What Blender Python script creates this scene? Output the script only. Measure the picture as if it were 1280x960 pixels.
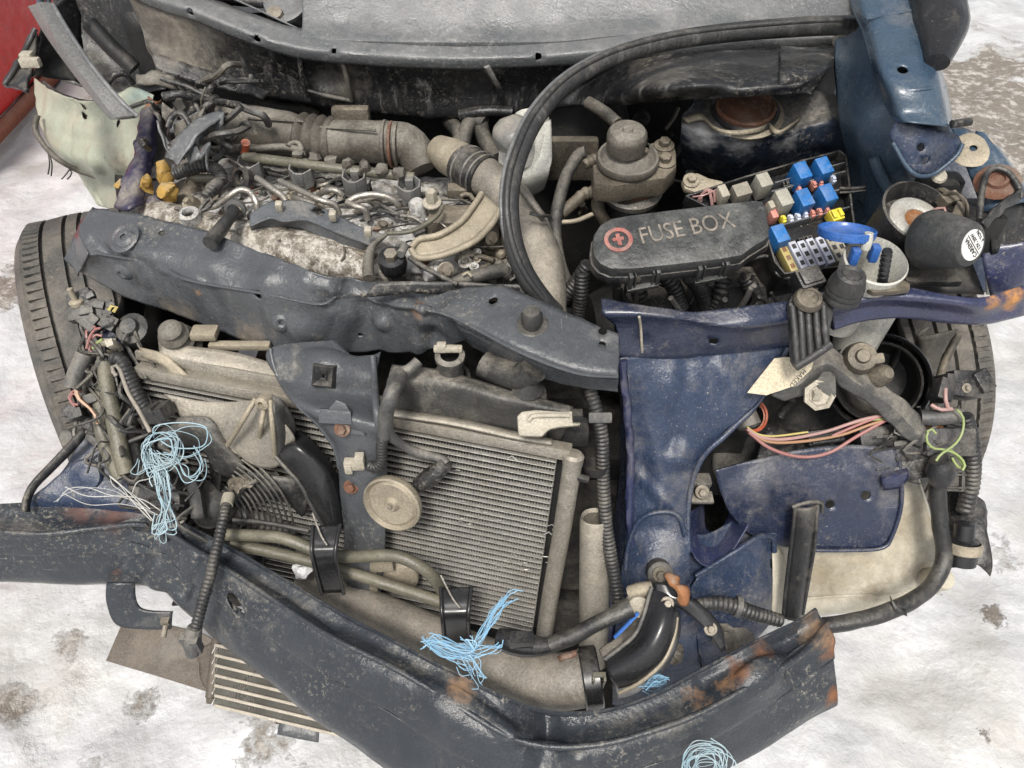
import bpy, bmesh, math, random
from mathutils import Vector, Matrix, noise
R = math.radians
random.seed(7)
for o in list(bpy.data.objects): bpy.data.objects.remove(o)
scn = bpy.context.scene
COL = scn.collection
# ---------------------------------------------------------------- camera
PITCH = 45.0
CAM = Vector((0, 0, 1.35))
cd = bpy.data.cameras.new('camera'); cam = bpy.data.objects.new('camera', cd); COL.objects.link(cam)
cam.location = CAM; cam.rotation_euler = (R(90 - PITCH), 0, 0)
cd.sensor_width = 36; cd.lens = 36 * 985 / 1280; cd.clip_start = .02; cd.clip_end = 500
scn.camera = cam
# ---------------------------------------------------------------- sky, sun, exposure (thin bright overcast)
SUN_EL, SUN_AZ = 58, 190
w = bpy.data.worlds.new('World'); scn.world = w; w.use_nodes = True
nt = w.node_tree; bg = nt.nodes['Background']
sky = nt.nodes.new('ShaderNodeTexSky'); sky.sky_type = 'NISHITA'; sky.sun_disc = False
sky.sun_elevation = R(SUN_EL); sky.sun_rotation = R(SUN_AZ); sky.dust_density = 4; sky.air_density = 1.0; sky.ozone_density = .6
hs = nt.nodes.new('ShaderNodeHueSaturation'); hs.inputs['Saturation'].default_value = .25
nt.links.new(sky.outputs[0], hs.inputs['Color']); nt.links.new(hs.outputs[0], bg.inputs[0]); bg.inputs[1].default_value = .075
sl = bpy.data.lights.new('sun', 'SUN'); sl.energy = 1.5; sl.angle = R(12); sl.color = (1, .95, .88)
so = bpy.data.objects.new('sun', sl); COL.objects.link(so); so.location = (0, 0, 6)
az = R(SUN_AZ)
sd = Vector((math.sin(az) * math.cos(R(SUN_EL)), math.cos(az) * math.cos(R(SUN_EL)), math.sin(R(SUN_EL))))
so.rotation_euler = (-sd).to_track_quat('-Z', 'Y').to_euler()
scn.view_settings.view_transform = 'Standard'; scn.view_settings.look = 'None'
scn.view_settings.exposure = 1.2; scn.view_settings.gamma = 1
# ---------------------------------------------------------------- points: picture position + real height / distance
_c, _s = math.cos(R(PITCH)), math.sin(R(PITCH))
def ray(px, py):
    a = (px - 640) / 985; b = (480 - py) / 985
    return Vector((a, _c + b * _s, -_s + b * _c))
def V(px, py, d): return CAM + ray(px, py) * d
def P(px, py, z):
    r = ray(px, py); return CAM + r * ((z - CAM.z) / r.z)
def Q(px, py, y):
    r = ray(px, py); return CAM + r * (y / r.y)
def PL(px, py, p0, n):
    r = ray(px, py); return CAM + r * ((p0 - CAM).dot(n) / r.dot(n))
def Ps(l): return [P(*a) for a in l]
# ---------------------------------------------------------------- splines
def cr(pts, n, closed=False):
    m = len(pts)
    if m == 1: return [pts[0].copy() for _ in range(n)]
    if m == 2: return [pts[0].lerp(pts[1], i / (n - 1)) for i in range(n)]
    out = []; span = m if closed else m - 1
    cnt = n if closed else n - 1
    for i in range(n):
        t = i / cnt * span; k = min(int(t), span - 1); f = t - k
        if closed: p = [pts[(k + j) % m] for j in (-1, 0, 1, 2)]
        else:
            p1, p2 = pts[k], pts[k + 1]
            p0 = pts[k - 1] if k > 0 else p1 * 2 - p2
            p3 = pts[k + 2] if k + 2 < m else p2 * 2 - p1
            p = [p0, p1, p2, p3]
        out.append(.5 * ((2 * p[1]) + (p[2] - p[0]) * f + (2 * p[0] - 5 * p[1] + 4 * p[2] - p[3]) * f * f + (3 * p[1] - p[0] - 3 * p[2] + p[3]) * f ** 3))
    return out
def plen(p): return sum((p[i + 1] - p[i]).length for i in range(len(p) - 1))
def evenly(pts, n):
    L = [0]
    for i in range(len(pts) - 1): L.append(L[-1] + (pts[i + 1] - pts[i]).length)
    out = []; k = 0
    for i in range(n):
        t = L[-1] * i / (n - 1)
        while k < len(pts) - 2 and L[k + 1] < t: k += 1
        out.append(pts[k].lerp(pts[k + 1], (t - L[k]) / max(1e-9, L[k + 1] - L[k])))
    return out
# ---------------------------------------------------------------- objects
WL = {}
def world_of(o): return WL.get(o.name, Vector((0, 0, 0))) if o else Vector((0, 0, 0))
def link(o, parent, at):
    COL.objects.link(o)
    if parent: o.parent = parent
    o.location = at - world_of(parent); WL[o.name] = at.copy()
    return o
def tag(o, label=None, cat=None, group=None, kind=None):
    if label: o['label'] = label
    if cat: o['category'] = cat
    if group: o['group'] = group
    if kind: o['kind'] = kind
    return o
def empty(name, at, label=None, cat=None, group=None):
    o = bpy.data.objects.new(name, None); o.empty_display_size = .05
    link(o, None, at); return tag(o, label, cat, group)
def mk(name, vs, fs, mat, parent=None, smooth=35, thick=0, bevel=0, at=None, off=0, mats=None, fm=None):
    vs = [Vector(v) for v in vs]
    if at is None:
        lo = Vector(min(v[i] for v in vs) for i in range(3)); hi = Vector(max(v[i] for v in vs) for i in range(3))
        at = (lo + hi) / 2; at.z = lo.z
    me = bpy.data.meshes.new(name)
    me.from_pydata([v - at for v in vs], [], fs)
    for m_ in (mats or [mat]): me.materials.append(m_)
    if fm: me.polygons.foreach_set('material_index', fm)
    bm = bmesh.new(); bm.from_mesh(me); bmesh.ops.recalc_face_normals(bm, faces=bm.faces)
    if bevel:
        ed = [e for e in bm.edges if len(e.link_faces) == 2 and e.calc_face_angle(0) > R(30)]
        bmesh.ops.bevel(bm, geom=ed, offset=bevel, segments=2, profile=.6, affect='EDGES', clamp_overlap=True)
    bm.to_mesh(me); bm.free()
    if smooth:
        me.polygons.foreach_set('use_smooth', [True] * len(me.polygons))
        me.set_sharp_from_angle(angle=R(smooth))
    o = bpy.data.objects.new(name, me); link(o, parent, at)
    if thick:
        s = o.modifiers.new('thickness', 'SOLIDIFY'); s.thickness = thick; s.offset = off
    return o
def nz3(p, s, a):
    return Vector((noise.noise(p * s), noise.noise(p * s + Vector((31.4, 7, 2))), noise.noise(p * s + Vector((3, 51, 17))))) * a
def near(h, p):
    if len(h) == 2: return h[0]
    ab = h[1] - h[0]; return h[0] + ab * max(0, min(1, (p - h[0]).dot(ab) / ab.length_squared))
def sheet(name, rows, mat, parent=None, res=.007, thick=.0018, holes=(), crumple=0, cs=14, creases=(), dents=(), folds=(), smooth=50, edge=0, maxn=170, rr=False):
    """a pressed sheet spanned through rows of points; holes [(centre, radius)] are cut through it"""
    n0 = max(len(r) for r in rows)
    rs = []
    L = max(plen(r) for r in rows); NU = max(3, min(maxn, int(L / res)))
    for r in rows:
        c = cr(r, max(NU, 40))
        rs.append(evenly(c, NU) if (rr or len(r) != n0) else cr(r, NU))
    groups = []; st = 0
    for i in range(1, len(rs)):
        if i in creases or i == len(rs) - 1: groups.append((st, i)); st = i
    grid = []
    for (a, b) in groups:
        hgt = max(plen([rs[k][u] for k in range(a, b + 1)]) for u in range(0, NU, max(1, NU // 6)))
        nv = max(2, min(maxn, int(hgt / res) + 1))
        cols = [cr([rs[k][u] for k in range(a, b + 1)], nv) for u in range(NU)]
        for j in range(nv):
            if grid and j == 0: continue
            grid.append([cols[u][j] for u in range(NU)])
    NV = len(grid)
    vs = [p for g in grid for p in g]
    if crumple or dents or folds:
        nn = []
        for j in range(NV):
            for i in range(NU):
                du = grid[j][min(i + 1, NU - 1)] - grid[j][max(i - 1, 0)]; dv = grid[min(j + 1, NV - 1)][i] - grid[max(j - 1, 0)][i]
                n = du.cross(dv); nn.append(n.normalized() if n.length > 1e-12 else Vector((0, 0, 1)))
        for k, p in enumerate(vs):
            d = 0
            if crumple:
                d += (noise.noise(p * cs) + .5 * noise.noise(p * cs * 2.3 + Vector((9, 2, 5)))) * crumple
                d += abs(noise.noise(p * cs * .8 + Vector((4, 4, 1)))) * crumple * .8
            q = p + nn[k] * d
            for (c, r_, h) in dents:
                t = (p - c).length / r_
                if t < 1: q = q + nn[k] * h * (1 - t * t) ** 2 * (1 if nn[k].dot(CAM - p) > 0 else -1)
            for (fa, fb, fw, fh) in folds:
                ab = fb - fa; t = max(0, min(1, (p - fa).dot(ab) / ab.length_squared)); dd = (p - fa - ab * t).length / fw
                if dd < 1: q = q + nn[k] * fh * (1 - dd) * (1 if nn[k].dot(CAM - p) > 0 else -1)
            vs[k] = q
    if edge:
        for j in range(NV):
            for i in range(NU):
                if i in (0, NU - 1) or j in (0, NV - 1):
                    vs[j * NU + i] = vs[j * NU + i] + nz3(vs[j * NU + i], 60, edge)
    fs = []; 
    kill = set()
    for j in range(NV - 1):
        for i in range(NU - 1):
            f = (j * NU + i, j * NU + i + 1, (j + 1) * NU + i + 1, (j + 1) * NU + i)
            c = (vs[f[0]] + vs[f[1]] + vs[f[2]] + vs[f[3]]) / 4
            dead = False
            for hi, h_ in enumerate(holes):
                hc = near(h_, c); hr = h_[-1]
                if (c - hc).length < hr * 1.02: dead = True; kill.update((v, hi) for v in f)
            if not dead: fs.append(f)
    used = set(v for f in fs for v in f)
    for (v, hi) in kill:
        if v in used:
            hr = holes[hi][-1]; hc = near(holes[hi], vs[v]); d = vs[v] - hc
            if d.length > 1e-6: vs[v] = hc + d * (hr / d.length)
    idx = {}; nv_ = []
    for f in fs:
        for v in f:
            if v not in idx: idx[v] = len(nv_); nv_.append(vs[v])
    return mk(name, nv_, [tuple(idx[v] for v in f) for f in fs], mat, parent, smooth, thick)
def frames(pts):
    T = []
    n = len(pts)
    for i in range(n):
        t = pts[min(i + 1, n - 1)] - pts[max(i - 1, 0)]
        T.append(t.normalized() if t.length > 1e-9 else Vector((0, 0, 1)))
    up = Vector((0, 0, 1)) if abs(T[0].z) < .9 else Vector((0, 1, 0))
    a = T[0].cross(up).normalized(); out = []
    for i in range(n):
        a = (a - T[i] * a.dot(T[i])).normalized(); out.append((a, T[i].cross(a)))
    return out
def tubegeo(pts, r, seg=10, step=.007, ridge=None, wob=0, caps=True, flat=1):
    c = cr(pts, max(len(pts) * 10, 20)); L = plen(c)
    st = ridge[0] / 4 if ridge else step
    n = max(3, min(1200, int(L / st) + 1))
    if ridge: n = n // 4 * 4 + 1
    q = evenly(c, n); fr = frames(q)
    vs = []; fs = []
    for i in range(n):
        t = i / (n - 1)
        if isinstance(r, (list, tuple)):
            x = t * (len(r) - 1); k = min(int(x), len(r) - 2); rad = r[k] + (r[k + 1] - r[k]) * (x - k)
        else: rad = r
        if ridge: rad = rad * (1 - ridge[1] * (1 if i % 4 == 0 else .35 if i % 2 else 0))
        for k in range(seg):
            an = 2 * math.pi * k / seg
            p = q[i] + fr[i][0] * math.cos(an) * rad + fr[i][1] * math.sin(an) * rad * flat
            if wob: p = p + nz3(p, 45, wob)
            vs.append(p)
    for i in range(n - 1):
        for k in range(seg):
            a = i * seg + k; b = i * seg + (k + 1) % seg
            fs.append((a, b, b + seg, a + seg))
    if caps: fs.append(tuple(range(seg))[::-1]); fs.append(tuple((n - 1) * seg + k for k in range(seg)))
    return vs, fs
def tube(name, pts, r, mat, parent=None, **k):
    return mk(name, *tubegeo(pts, r, **k), mat, parent, 50)
def merge(parts):
    vs, fs = [], []
    for (v, f) in parts:
        o = len(vs); vs += v; fs += [tuple(i + o for i in q) for q in f]
    return vs, fs
def tubes(name, list_, mat, parent=None, **k):
    return mk(name, *merge([tubegeo(p, r, **k) for (p, r) in list_]), mat, parent, 50)
def basis(axis, hint=Vector((1, 0, 0))):
    z = Vector(axis).normalized()
    x = (hint - z * hint.dot(z))
    if x.length < 1e-3: x = Vector((0, 1, 0)) - z * z.y
    x.normalize(); return x, z.cross(x), z
def lathegeo(prof, base, axis, seg=28, arc=(0, 360), sx=1, hint=Vector((1, 0, 0))):
    x, y, z = basis(axis, hint); vs = []; fs = []
    full = abs(arc[1] - arc[0]) >= 360; ns = seg if full else seg + 1
    for (r, h) in prof:
        for k in range(ns):
            a = R(arc[0] + (arc[1] - arc[0]) * k / seg)
            vs.append(base + z * h + x * math.cos(a) * r * sx + y * math.sin(a) * r)
    for i in range(len(prof) - 1):
        for k in range(seg):
            a = i * ns + k; b = i * ns + ((k + 1) % seg if full else k + 1)
            fs.append((a, b, b + ns, a + ns))
    return vs, fs
def lathe(name, prof, base, axis, mat, parent=None, smooth=40, **k):
    return mk(name, *lathegeo(prof, base, axis, **k), mat, parent, smooth)
def boxgeo(c, size, ax=None, taper=1):
    x, y, z = ax or (Vector((1, 0, 0)), Vector((0, 1, 0)), Vector((0, 0, 1)))
    vs = []
    for dz in (-.5, .5):
        t = taper if dz > 0 else 1
        for (dx, dy) in ((-.5, -.5), (.5, -.5), (.5, .5), (-.5, .5)):
            vs.append(c + x * dx * size[0] * t + y * dy * size[1] * t + z * dz * size[2])
    return vs, [(0, 3, 2, 1), (4, 5, 6, 7), (0, 1, 5, 4), (1, 2, 6, 5), (2, 3, 7, 6), (3, 0, 4, 7)]
def box(name, c, size, mat, parent=None, ax=None, bevel=.002, taper=1):
    return mk(name, *boxgeo(c, size, ax, taper), mat, parent, 35, 0, bevel)
def prismgeo(out, ext):
    n = len(out); vs = list(out) + [p + ext for p in out]
    return vs, [tuple(range(n))[::-1], tuple(range(n, 2 * n))] + [(i, (i + 1) % n, (i + 1) % n + n, i + n) for i in range(n)]
def prism(name, out, ext, mat, parent=None, bevel=.0015):
    return mk(name, *prismgeo(out, ext), mat, parent, 35, 0, bevel)
def plate(name, pix, p0, n, th, mat, parent=None, bevel=.001):
    """outline on a plane through p0 with normal n, thickness th away from the normal"""
    n = Vector(n).normalized()
    return prism(name, [PL(a, b, p0, n) for (a, b) in pix], -n * th, mat, parent, bevel)
def nrm(a, b, c):
    n = (b - a).cross(c - a).normalized()
    return n if n.dot(CAM - a) > 0 else -n
def text(name, s, size, at, xdir, up, mat, parent, depth=.0008, stretch=1, center=True):
    cu = bpy.data.curves.new(name, 'FONT'); cu.body = s; cu.size = size; cu.extrude = depth
    if center: cu.align_x = 'CENTER'; cu.align_y = 'CENTER'
    cu.resolution_u = 3
    t = bpy.data.objects.new('tmp', cu); COL.objects.link(t)
    me = bpy.data.meshes.new_from_object(t.evaluated_get(bpy.context.evaluated_depsgraph_get()))
    bpy.data.objects.remove(t)
    x = xdir.normalized(); z = x.cross(up).normalized(); y = z.cross(x)
    vs = [at + x * v.co.x * stretch + y * v.co.y + z * v.co.z for v in me.vertices]
    return mk(name, vs, [tuple(p.vertices) for p in me.polygons], mat, parent, 0)
def bolt(name, at, axis, r, mat, parent, h=None, washer=1.7):
    h = h or r * 1.0
    g1 = lathegeo([(0, 0), (r * washer, 0), (r * washer, r * .3), (r * washer * .9, r * .4), (0, r * .4)], at, axis, 20)
    g2 = lathegeo([(r, 0), (r, r * .4 + h * .85), (r * .85, r * .4 + h), (0, r * .4 + h)], at, axis, 6)
    return mk(name, *merge([g1, g2]), mat, parent, 30)
def clone(o, at, parent, name=None):
    c = o.copy(); c.name = name or o.name.split('.')[0]
    return link(c, parent, at)
# ---------------------------------------------------------------- materials
DUST = (.36, .325, .265)
class NB:
    def __init__(s, name):
        s.m = bpy.data.materials.new(name); s.m.use_nodes = True; s.t = s.m.node_tree
        s.b = s.t.nodes['Principled BSDF']; s.n = s.t.nodes; s.l = s.t.links
        g = s.n.new('ShaderNodeNewGeometry'); s.pos = g.outputs['Position']; s.nor = g.outputs['Normal']
    def put(s, sock, v):
        if isinstance(v, bpy.types.NodeSocket): s.l.new(v, sock)
        elif isinstance(v, (tuple, list)) and len(v) == 3 and sock.type == 'RGBA': sock.default_value = (*v, 1)
        else: sock.default_value = v
    def noise(s, scale, det=5, rough=.6, vec=None, dist=0):
        n = s.n.new('ShaderNodeTexNoise'); s.l.new(vec or s.pos, n.inputs['Vector'])
        n.inputs['Scale'].default_value = scale; n.inputs['Detail'].default_value = det
        n.inputs['Roughness'].default_value = rough; n.inputs['Distortion'].default_value = dist
        return n.outputs[0]
    def mapv(s, scale, rot=(0, 0, 0)):
        m = s.n.new('ShaderNodeMapping'); s.l.new(s.pos, m.inputs[0]); m.inputs['Scale'].default_value = scale; m.inputs['Rotation'].default_value = rot
        return m.outputs[0]
    def rng(s, v, a, b, c=0, d=1):
        n = s.n.new('ShaderNodeMapRange'); s.put(n.inputs[0], v)
        for i, x in enumerate((a, b, c, d)): n.inputs[i + 1].default_value = x
        return n.outputs[0]
    def math(s, op, a, b):
        n = s.n.new('ShaderNodeMath'); n.operation = op; s.put(n.inputs[0], a); s.put(n.inputs[1], b); return n.outputs[0]
    def mix(s, f, a, b):
        n = s.n.new('ShaderNodeMix'); n.data_type = 'RGBA'; s.put(n.inputs[0], f); s.put(n.inputs[6], a); s.put(n.inputs[7], b); return n.outputs[2]
    def mixf(s, f, a, b):
        n = s.n.new('ShaderNodeMix'); s.put(n.inputs[0], f); s.put(n.inputs[2], a); s.put(n.inputs[3], b); return n.outputs[0]
    def dist(s, p):
        n = s.n.new('ShaderNodeVectorMath'); n.operation = 'DISTANCE'; s.l.new(s.pos, n.inputs[0]); n.inputs[1].default_value = p; return n.outputs['Value']
    def nzup(s):
        n = s.n.new('ShaderNodeSeparateXYZ'); s.l.new(s.nor, n.inputs[0]); return n.outputs[2]
MT = {}
def mat(name, c1, c2=None, rough=.5, metal=0, s=14, dust=.35, dcol=DUST, ds=9, up=1, dmax=.85, speck=0, spcol=(.55, .5, .42), sps=160,
        rust=0, scr=0, scol=(.5, .5, .5), bump=.5, bs=230, spots=(), spec=.5, coat=0, trans=0, patch=0, pcol=(.6, .57, .5), pscale=40, mott=1.0, streak=0):
    k = NB(name)
    c2 = c2 or tuple(x * .6 for x in c1)
    col = k.mix(k.rng(k.noise(s, 4, .65), .36, .64), c1, c2)
    grain = k.noise(s * 26, 3, .8)
    if bump:
        col = k.mix(k.rng(grain, .30, .66), tuple(x * (1 - .55 * mott) for x in c1), col)
        col = k.mix(k.rng(k.noise(s * .8 + 6, 5, .75, dist=.6), .52, .70, 0, .7 * mott), col, tuple(x * .4 for x in c1))
    ro = k.rng(k.noise(s * 1.7, 3, .6), .3, .7, max(.06, rough - .16), min(1, rough + .16)) if bump else rough
    def lay(m, c, r=None):
        nonlocal col, ro
        col = k.mix(m, col, c)
        if r is not None: ro = k.mixf(m, ro, r)
    if patch:
        m = k.rng(k.math('ADD', k.math('MULTIPLY', k.noise(pscale, 5, .75), .65), k.math('MULTIPLY', k.noise(pscale * 4.5, 4, .8), .35)), .60 - .2 * patch, .72 - .2 * patch); lay(m, k.mix(k.rng(grain, .3, .7), tuple(x * .6 for x in pcol), pcol), .8)
    if scr:
        v = k.mapv((9, 620, 400), (.4, .3, .5)); v2 = k.mapv((560, 12, 420), (.2, .6, 1.1))
        m1 = k.rng(k.noise(1, 3, .5, v), .735 - .05 * scr, .76 - .05 * scr); m2 = k.rng(k.noise(1, 3, .5, v2), .745 - .05 * scr, .77 - .05 * scr)
        gate = k.rng(k.noise(9, 3), .5, .68)
        m = k.math('MULTIPLY', k.math('MAXIMUM', m1, m2), gate); lay(k.math('MULTIPLY', m, .45), scol, .6)
    if dust:
        f = k.math('ADD', k.noise(ds, 6, .72, dist=.3), k.math('MULTIPLY', k.nzup(), .22 * up))
        m = k.rng(f, .78 - .5 * dust, 1.02 - .5 * dust, 0, dmax)
        fine = k.rng(k.noise(ds * 20, 4, .8), .32, .62, .25, 1)
        m = k.math('MULTIPLY', m, fine)
        lay(m, k.mix(k.rng(k.noise(ds * 3, 4), .35, .65), dcol, tuple(x * .72 for x in dcol)), .74)
    if speck:
        m = k.rng(k.noise(sps * 2.6, 3, .75), .70 - .08 * speck, .80 - .08 * speck); m = k.math('MULTIPLY', m, k.rng(k.noise(8, 3), .42, .62)); lay(k.math('MULTIPLY', m, .6), spcol, .9)
    if speck:
        m = k.math('MULTIPLY', k.rng(k.noise(sps * .8, 4, .85), .54, .70, 0, .65), k.rng(k.noise(5.5, 4, .7), .48, .66)); lay(m, tuple(x * 1.15 for x in dcol), .9)
    if streak:
        m = k.math('MULTIPLY', k.rng(k.noise(1, 5, .75, k.mapv((46, 46, 9), (.25, .1, .3))), .53, .70, 0, .6 * streak), k.rng(k.noise(7, 3), .40, .62)); lay(m, (.36, .35, .33), .6)
    if rust:
        m = k.rng(k.noise(17, 6, .75), .74 - .22 * rust, .80 - .22 * rust)
        lay(m, k.mix(k.rng(k.noise(70, 5), .35, .65), (.22, .075, .02), (.09, .035, .015)), .9)
    for sp in spots:
        p, r, c = sp[:3]; soft = sp[3] if len(sp) > 3 else .6
        wob = k.math('MULTIPLY', k.math('SUBTRACT', k.noise(1.6 / r, 6, .75), .5), r * 2.2)
        m = k.rng(k.math('ADD', k.dist(p), wob), r, r * (1 - soft), 0, sp[4] if len(sp) > 4 else .9)
        c2_ = tuple(x * .55 for x in c); lay(m, k.mix(k.rng(k.noise(60, 6), .35, .65), c, c2_), .9)
    k.put(k.b.inputs['Base Color'], col); k.put(k.b.inputs['Roughness'], ro)
    k.b.inputs['Metallic'].default_value = metal; k.b.inputs['Specular IOR Level'].default_value = spec
    k.b.inputs['Coat Weight'].default_value = coat; k.b.inputs['Coat Roughness'].default_value = .2
    if trans: k.b.inputs['Transmission Weight'].default_value = trans
    if bump:
        bn = k.n.new('ShaderNodeBump'); bn.inputs['Strength'].default_value = bump; bn.inputs['Distance'].default_value = .002
        h = k.math('ADD', k.noise(bs, 4, .7), k.math('MULTIPLY', k.noise(bs * .09, 3), 3.0))
        k.l.new(h, bn.inputs['Height']); k.l.new(bn.outputs[0], k.b.inputs['Normal'])
    MT[name] = k.m; return k.m
RUST = (.23, .095, .035); RUSTL = (.38, .21, .10)
M_beam = mat('black_beam_paint', (.024, .029, .036), (.036, .042, .050), .17, mott=.4, streak=.08, dust=.22, ds=7, up=.9, scr=1.0, speck=.2, dmax=.6, spots=[
    (P(925, 838, .42), .02, RUST, .9), (P(955, 815, .42), .018, (.16, .075, .04), .9), (P(870, 862, .42), .022, RUSTL, .9), (P(905, 848, .42), .018, RUSTL, .9), (P(1030, 800, .4), .03, (.25, .11, .05)), (P(1040, 865, .33), .02, RUST),
    (P(145, 640, .43), .035, (.13, .06, .045), .8, .7), (P(100, 637, .43), .03, (.13, .06, .045), .8, .7), (P(150, 715, .34), .016, RUST, .8, .7), (P(575, 862, .42), .02, RUSTL, .9, .7), (P(1020, 790, .42), .03, (.3, .2, .12), .8, .6)])
M_cross = mat('grey_black_support_paint', (.068, .073, .08), (.088, .093, .10), .19, mott=.4, streak=.2, dust=.28, ds=8, up=.3, scr=.9, speck=.3, dmax=.6, spots=[
    (P(245, 368, .68), .008, RUSTL, .7), (P(450, 372, .7), .014, (.5, .36, .2), .9, .7), (P(525, 388, .7), .014, RUSTL, .9, .8), (P(100, 370, .62), .04, (.36, .29, .2), .9, .7), (P(200, 410, .62), .05, (.36, .29, .2), .9, .6), (P(300, 440, .62), .05, (.36, .29, .2), .9, .6), (P(390, 470, .6), .05, (.5, .46, .38), .8, .75), (P(395, 585, .5), .035, (.42, .36, .27), .9, .75), (P(760, 425, .71), .03, (.34, .33, .31), .9, .6)])
M_navy = mat('navy_body_paint', (.018, .026, .058), (.026, .034, .064), .22, streak=.25, mott=.8, dust=.42, ds=6, dcol=(.27, .25, .21), up=.7, scr=1.0, scol=(.55, .55, .6), speck=.75, sps=110, coat=.4, dmax=.7)
M_navyd = mat('dull_navy_sheet', (.026, .042, .085), (.034, .05, .09), .22, streak=.3, mott=.8, dust=.42, ds=9, up=.7, scr=1.0, speck=.9, sps=120, dmax=.7, dcol=(.22, .2, .165))
M_rail = mat('blue_fender_paint', (.035, .065, .105), (.052, .085, .12), .25, mott=.5, dust=.36, ds=6, up=.4, scr=.7, speck=.3, coat=.5, dmax=.55, spots=[(P(1170, 135, .85), .05, (.07, .17, .2), .9, .7), (P(1110, 20, .9), .05, (.07, .13, .18), .9, .5)])
M_wing = mat('dusty_lit_blue_wing', (.06, .098, .145), (.075, .113, .155), .32, mott=.7, streak=.4, dust=.4, ds=6, up=.6, scr=.8, speck=.7, dmax=.7, dcol=(.27, .25, .22))  # same blue as the rail, base raised so the inner face reads lit
M_violet = mat('violet_blue_paint', (.036, .042, .105), (.025, .034, .075), .28, dust=.35, ds=9, up=.6, scr=1, speck=.5, coat=.4, dmax=.6, spots=[(P(1262, 372, .74), .02, (.55, .25, .06), .7), (P(1240, 380, .74), .012, (.5, .24, .08), .7)])
M_tower = mat('sooty_blue_tower', (.018, .028, .05), (.028, .037, .05), .3, streak=1, dust=.36, ds=8, up=1, scr=.6, speck=.5, dmax=.7, spots=[(P(875, 180, .78), .04, (.5, .5, .5), .8), (P(925, 180, .78), .03, (.48, .48, .48), .8), (P(975, 168, .78), .03, (.45, .45, .45), .8), (P(870, 205, .76), .04, (.35, .35, .34), .8, .6)])
M_green = mat('pale_green_primer', (.38, .40, .31), (.30, .325, .26), .4, mott=.5, dust=.5, ds=11, up=.6, dcol=(.36, .33, .26), scr=.6, speck=.3, spots=[(P(140, 215, .62), .05, (.3, .26, .19)), (P(180, 115, .72), .05, (.28, .38, .36), .8, .7)])
M_black = mat('dusty_black_plastic', (.020, .020, .022), (.03, .03, .03), .36, streak=.4, dust=.38, ds=12, up=.8, speck=.2, dmax=.55, scr=.3)
M_blackc = mat('clean_black_plastic', (.018, .018, .02), (.026, .026, .027), .3, dust=.22, ds=14, up=.6, dmax=.4, scr=.5, bump=.05)
M_rubber = mat('dusty_rubber', (.032, .032, .033), (.046, .046, .045), .45, streak=.5, dust=.34, ds=10, up=.6, dmax=.5, scr=.3)
M_fuselid = mat('grey_black_lid_plastic', (.038, .04, .04), (.055, .057, .056), .36, dust=.27, ds=18, up=1, dmax=.5, dcol=(.3, .3, .28), speck=.3)
M_cowl = mat('weathered_grey_cowl', (.10, .105, .11), (.13, .135, .138), .3, mott=.4, dust=.4, ds=5, up=.5, scr=.6, dmax=.6, dcol=(.36, .35, .33), speck=.25)
M_fire = mat('sooty_black_bulkhead', (.012, .013, .015), (.02, .02, .021), .32, streak=.7, dust=.3, ds=6, up=.6, scr=.6, speck=.25, dmax=.6, spots=[(Q(612, 85, 1.23), .03, (.36, .35, .32), .9), (Q(620, 105, 1.23), .025, (.3, .29, .27), .9, .7), (Q(200, 30, 1.3), .12, (.26, .23, .19), .9, .75), (Q(220, 75, 1.28), .07, (.28, .25, .2), .9, .8), (Q(420, 110, 1.24), .05, (.3, .27, .22), .9, .6), (Q(1000, 70, 1.2), .03, (.5, .48, .45), .9, .7)])
M_dark = mat('dark_metal_and_shade_fill', (.012, .012, .013), (.02, .019, .018), .6, dust=.3, ds=10, up=1, dmax=.35)  # near-black for dark parts and for sheets standing in for shade
M_hose = mat('dusty_brown_hose', (.085, .075, .06), (.11, .098, .08), .6, dust=.5, ds=10, up=.8, dcol=(.29, .27, .23), speck=.4)
M_blkhose = mat('black_hose', (.03, .03, .03), (.05, .048, .042), .55, dust=.5, ds=12, up=.8, dmax=.6)
M_pipe = mat('dusty_intercooler_pipe', (.22, .2, .17), (.28, .255, .215), .5, dust=.5, ds=8, up=.6, dcol=(.38, .34, .28), speck=.5)
M_olive = mat('olive_grey_pipe', (.16, .15, .11), (.11, .105, .08), .4, dust=.4, ds=12, up=.6, dcol=(.3, .27, .2))
M_alu = mat('corroded_aluminium', (.26, .235, .2), (.10, .085, .065), .5, metal=.35, s=30, dust=.3, ds=16, patch=.9, pcol=(.68, .675, .66), pscale=50, bump=.5, bs=120, rust=.15)
M_cover = mat('flaking_brown_cover', (.12, .1, .078), (.17, .14, .108), .6, dust=.3, ds=12, patch=.72, pcol=(.6, .57, .51), pscale=48, bump=.4, bs=150)
M_tan = mat('tan_dusty_steel', (.36, .315, .235), (.28, .245, .185), .5, metal=.25, dust=.5, ds=14, dcol=(.46, .40, .30), speck=.4)
M_tand = mat('brown_dusty_casting', (.10, .086, .066), (.15, .13, .10), .5, metal=.25, dust=.42, ds=12, dcol=(.34, .295, .225), speck=.5)
M_rad = mat('dusty_radiator_tube', (.68, .66, .61), (.56, .54, .49), .36, metal=.5, dust=.25, ds=20, speck=.5)
M_fin = mat('dusty_radiator_fin', (.11, .106, .098), (.16, .154, .142), .45, metal=.5, dust=.4, ds=25)
M_radend = mat('grey_tan_tank', (.32, .295, .25), (.4, .37, .315), .42, metal=.4, dust=.5, ds=11, dcol=(.43, .385, .31), speck=.6)
M_tank = mat('grey_plastic_tank', (.045, .045, .043), (.065, .064, .061), .42, dust=.46, ds=8, dcol=(.33, .30, .25), up=.7, speck=.6)
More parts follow.
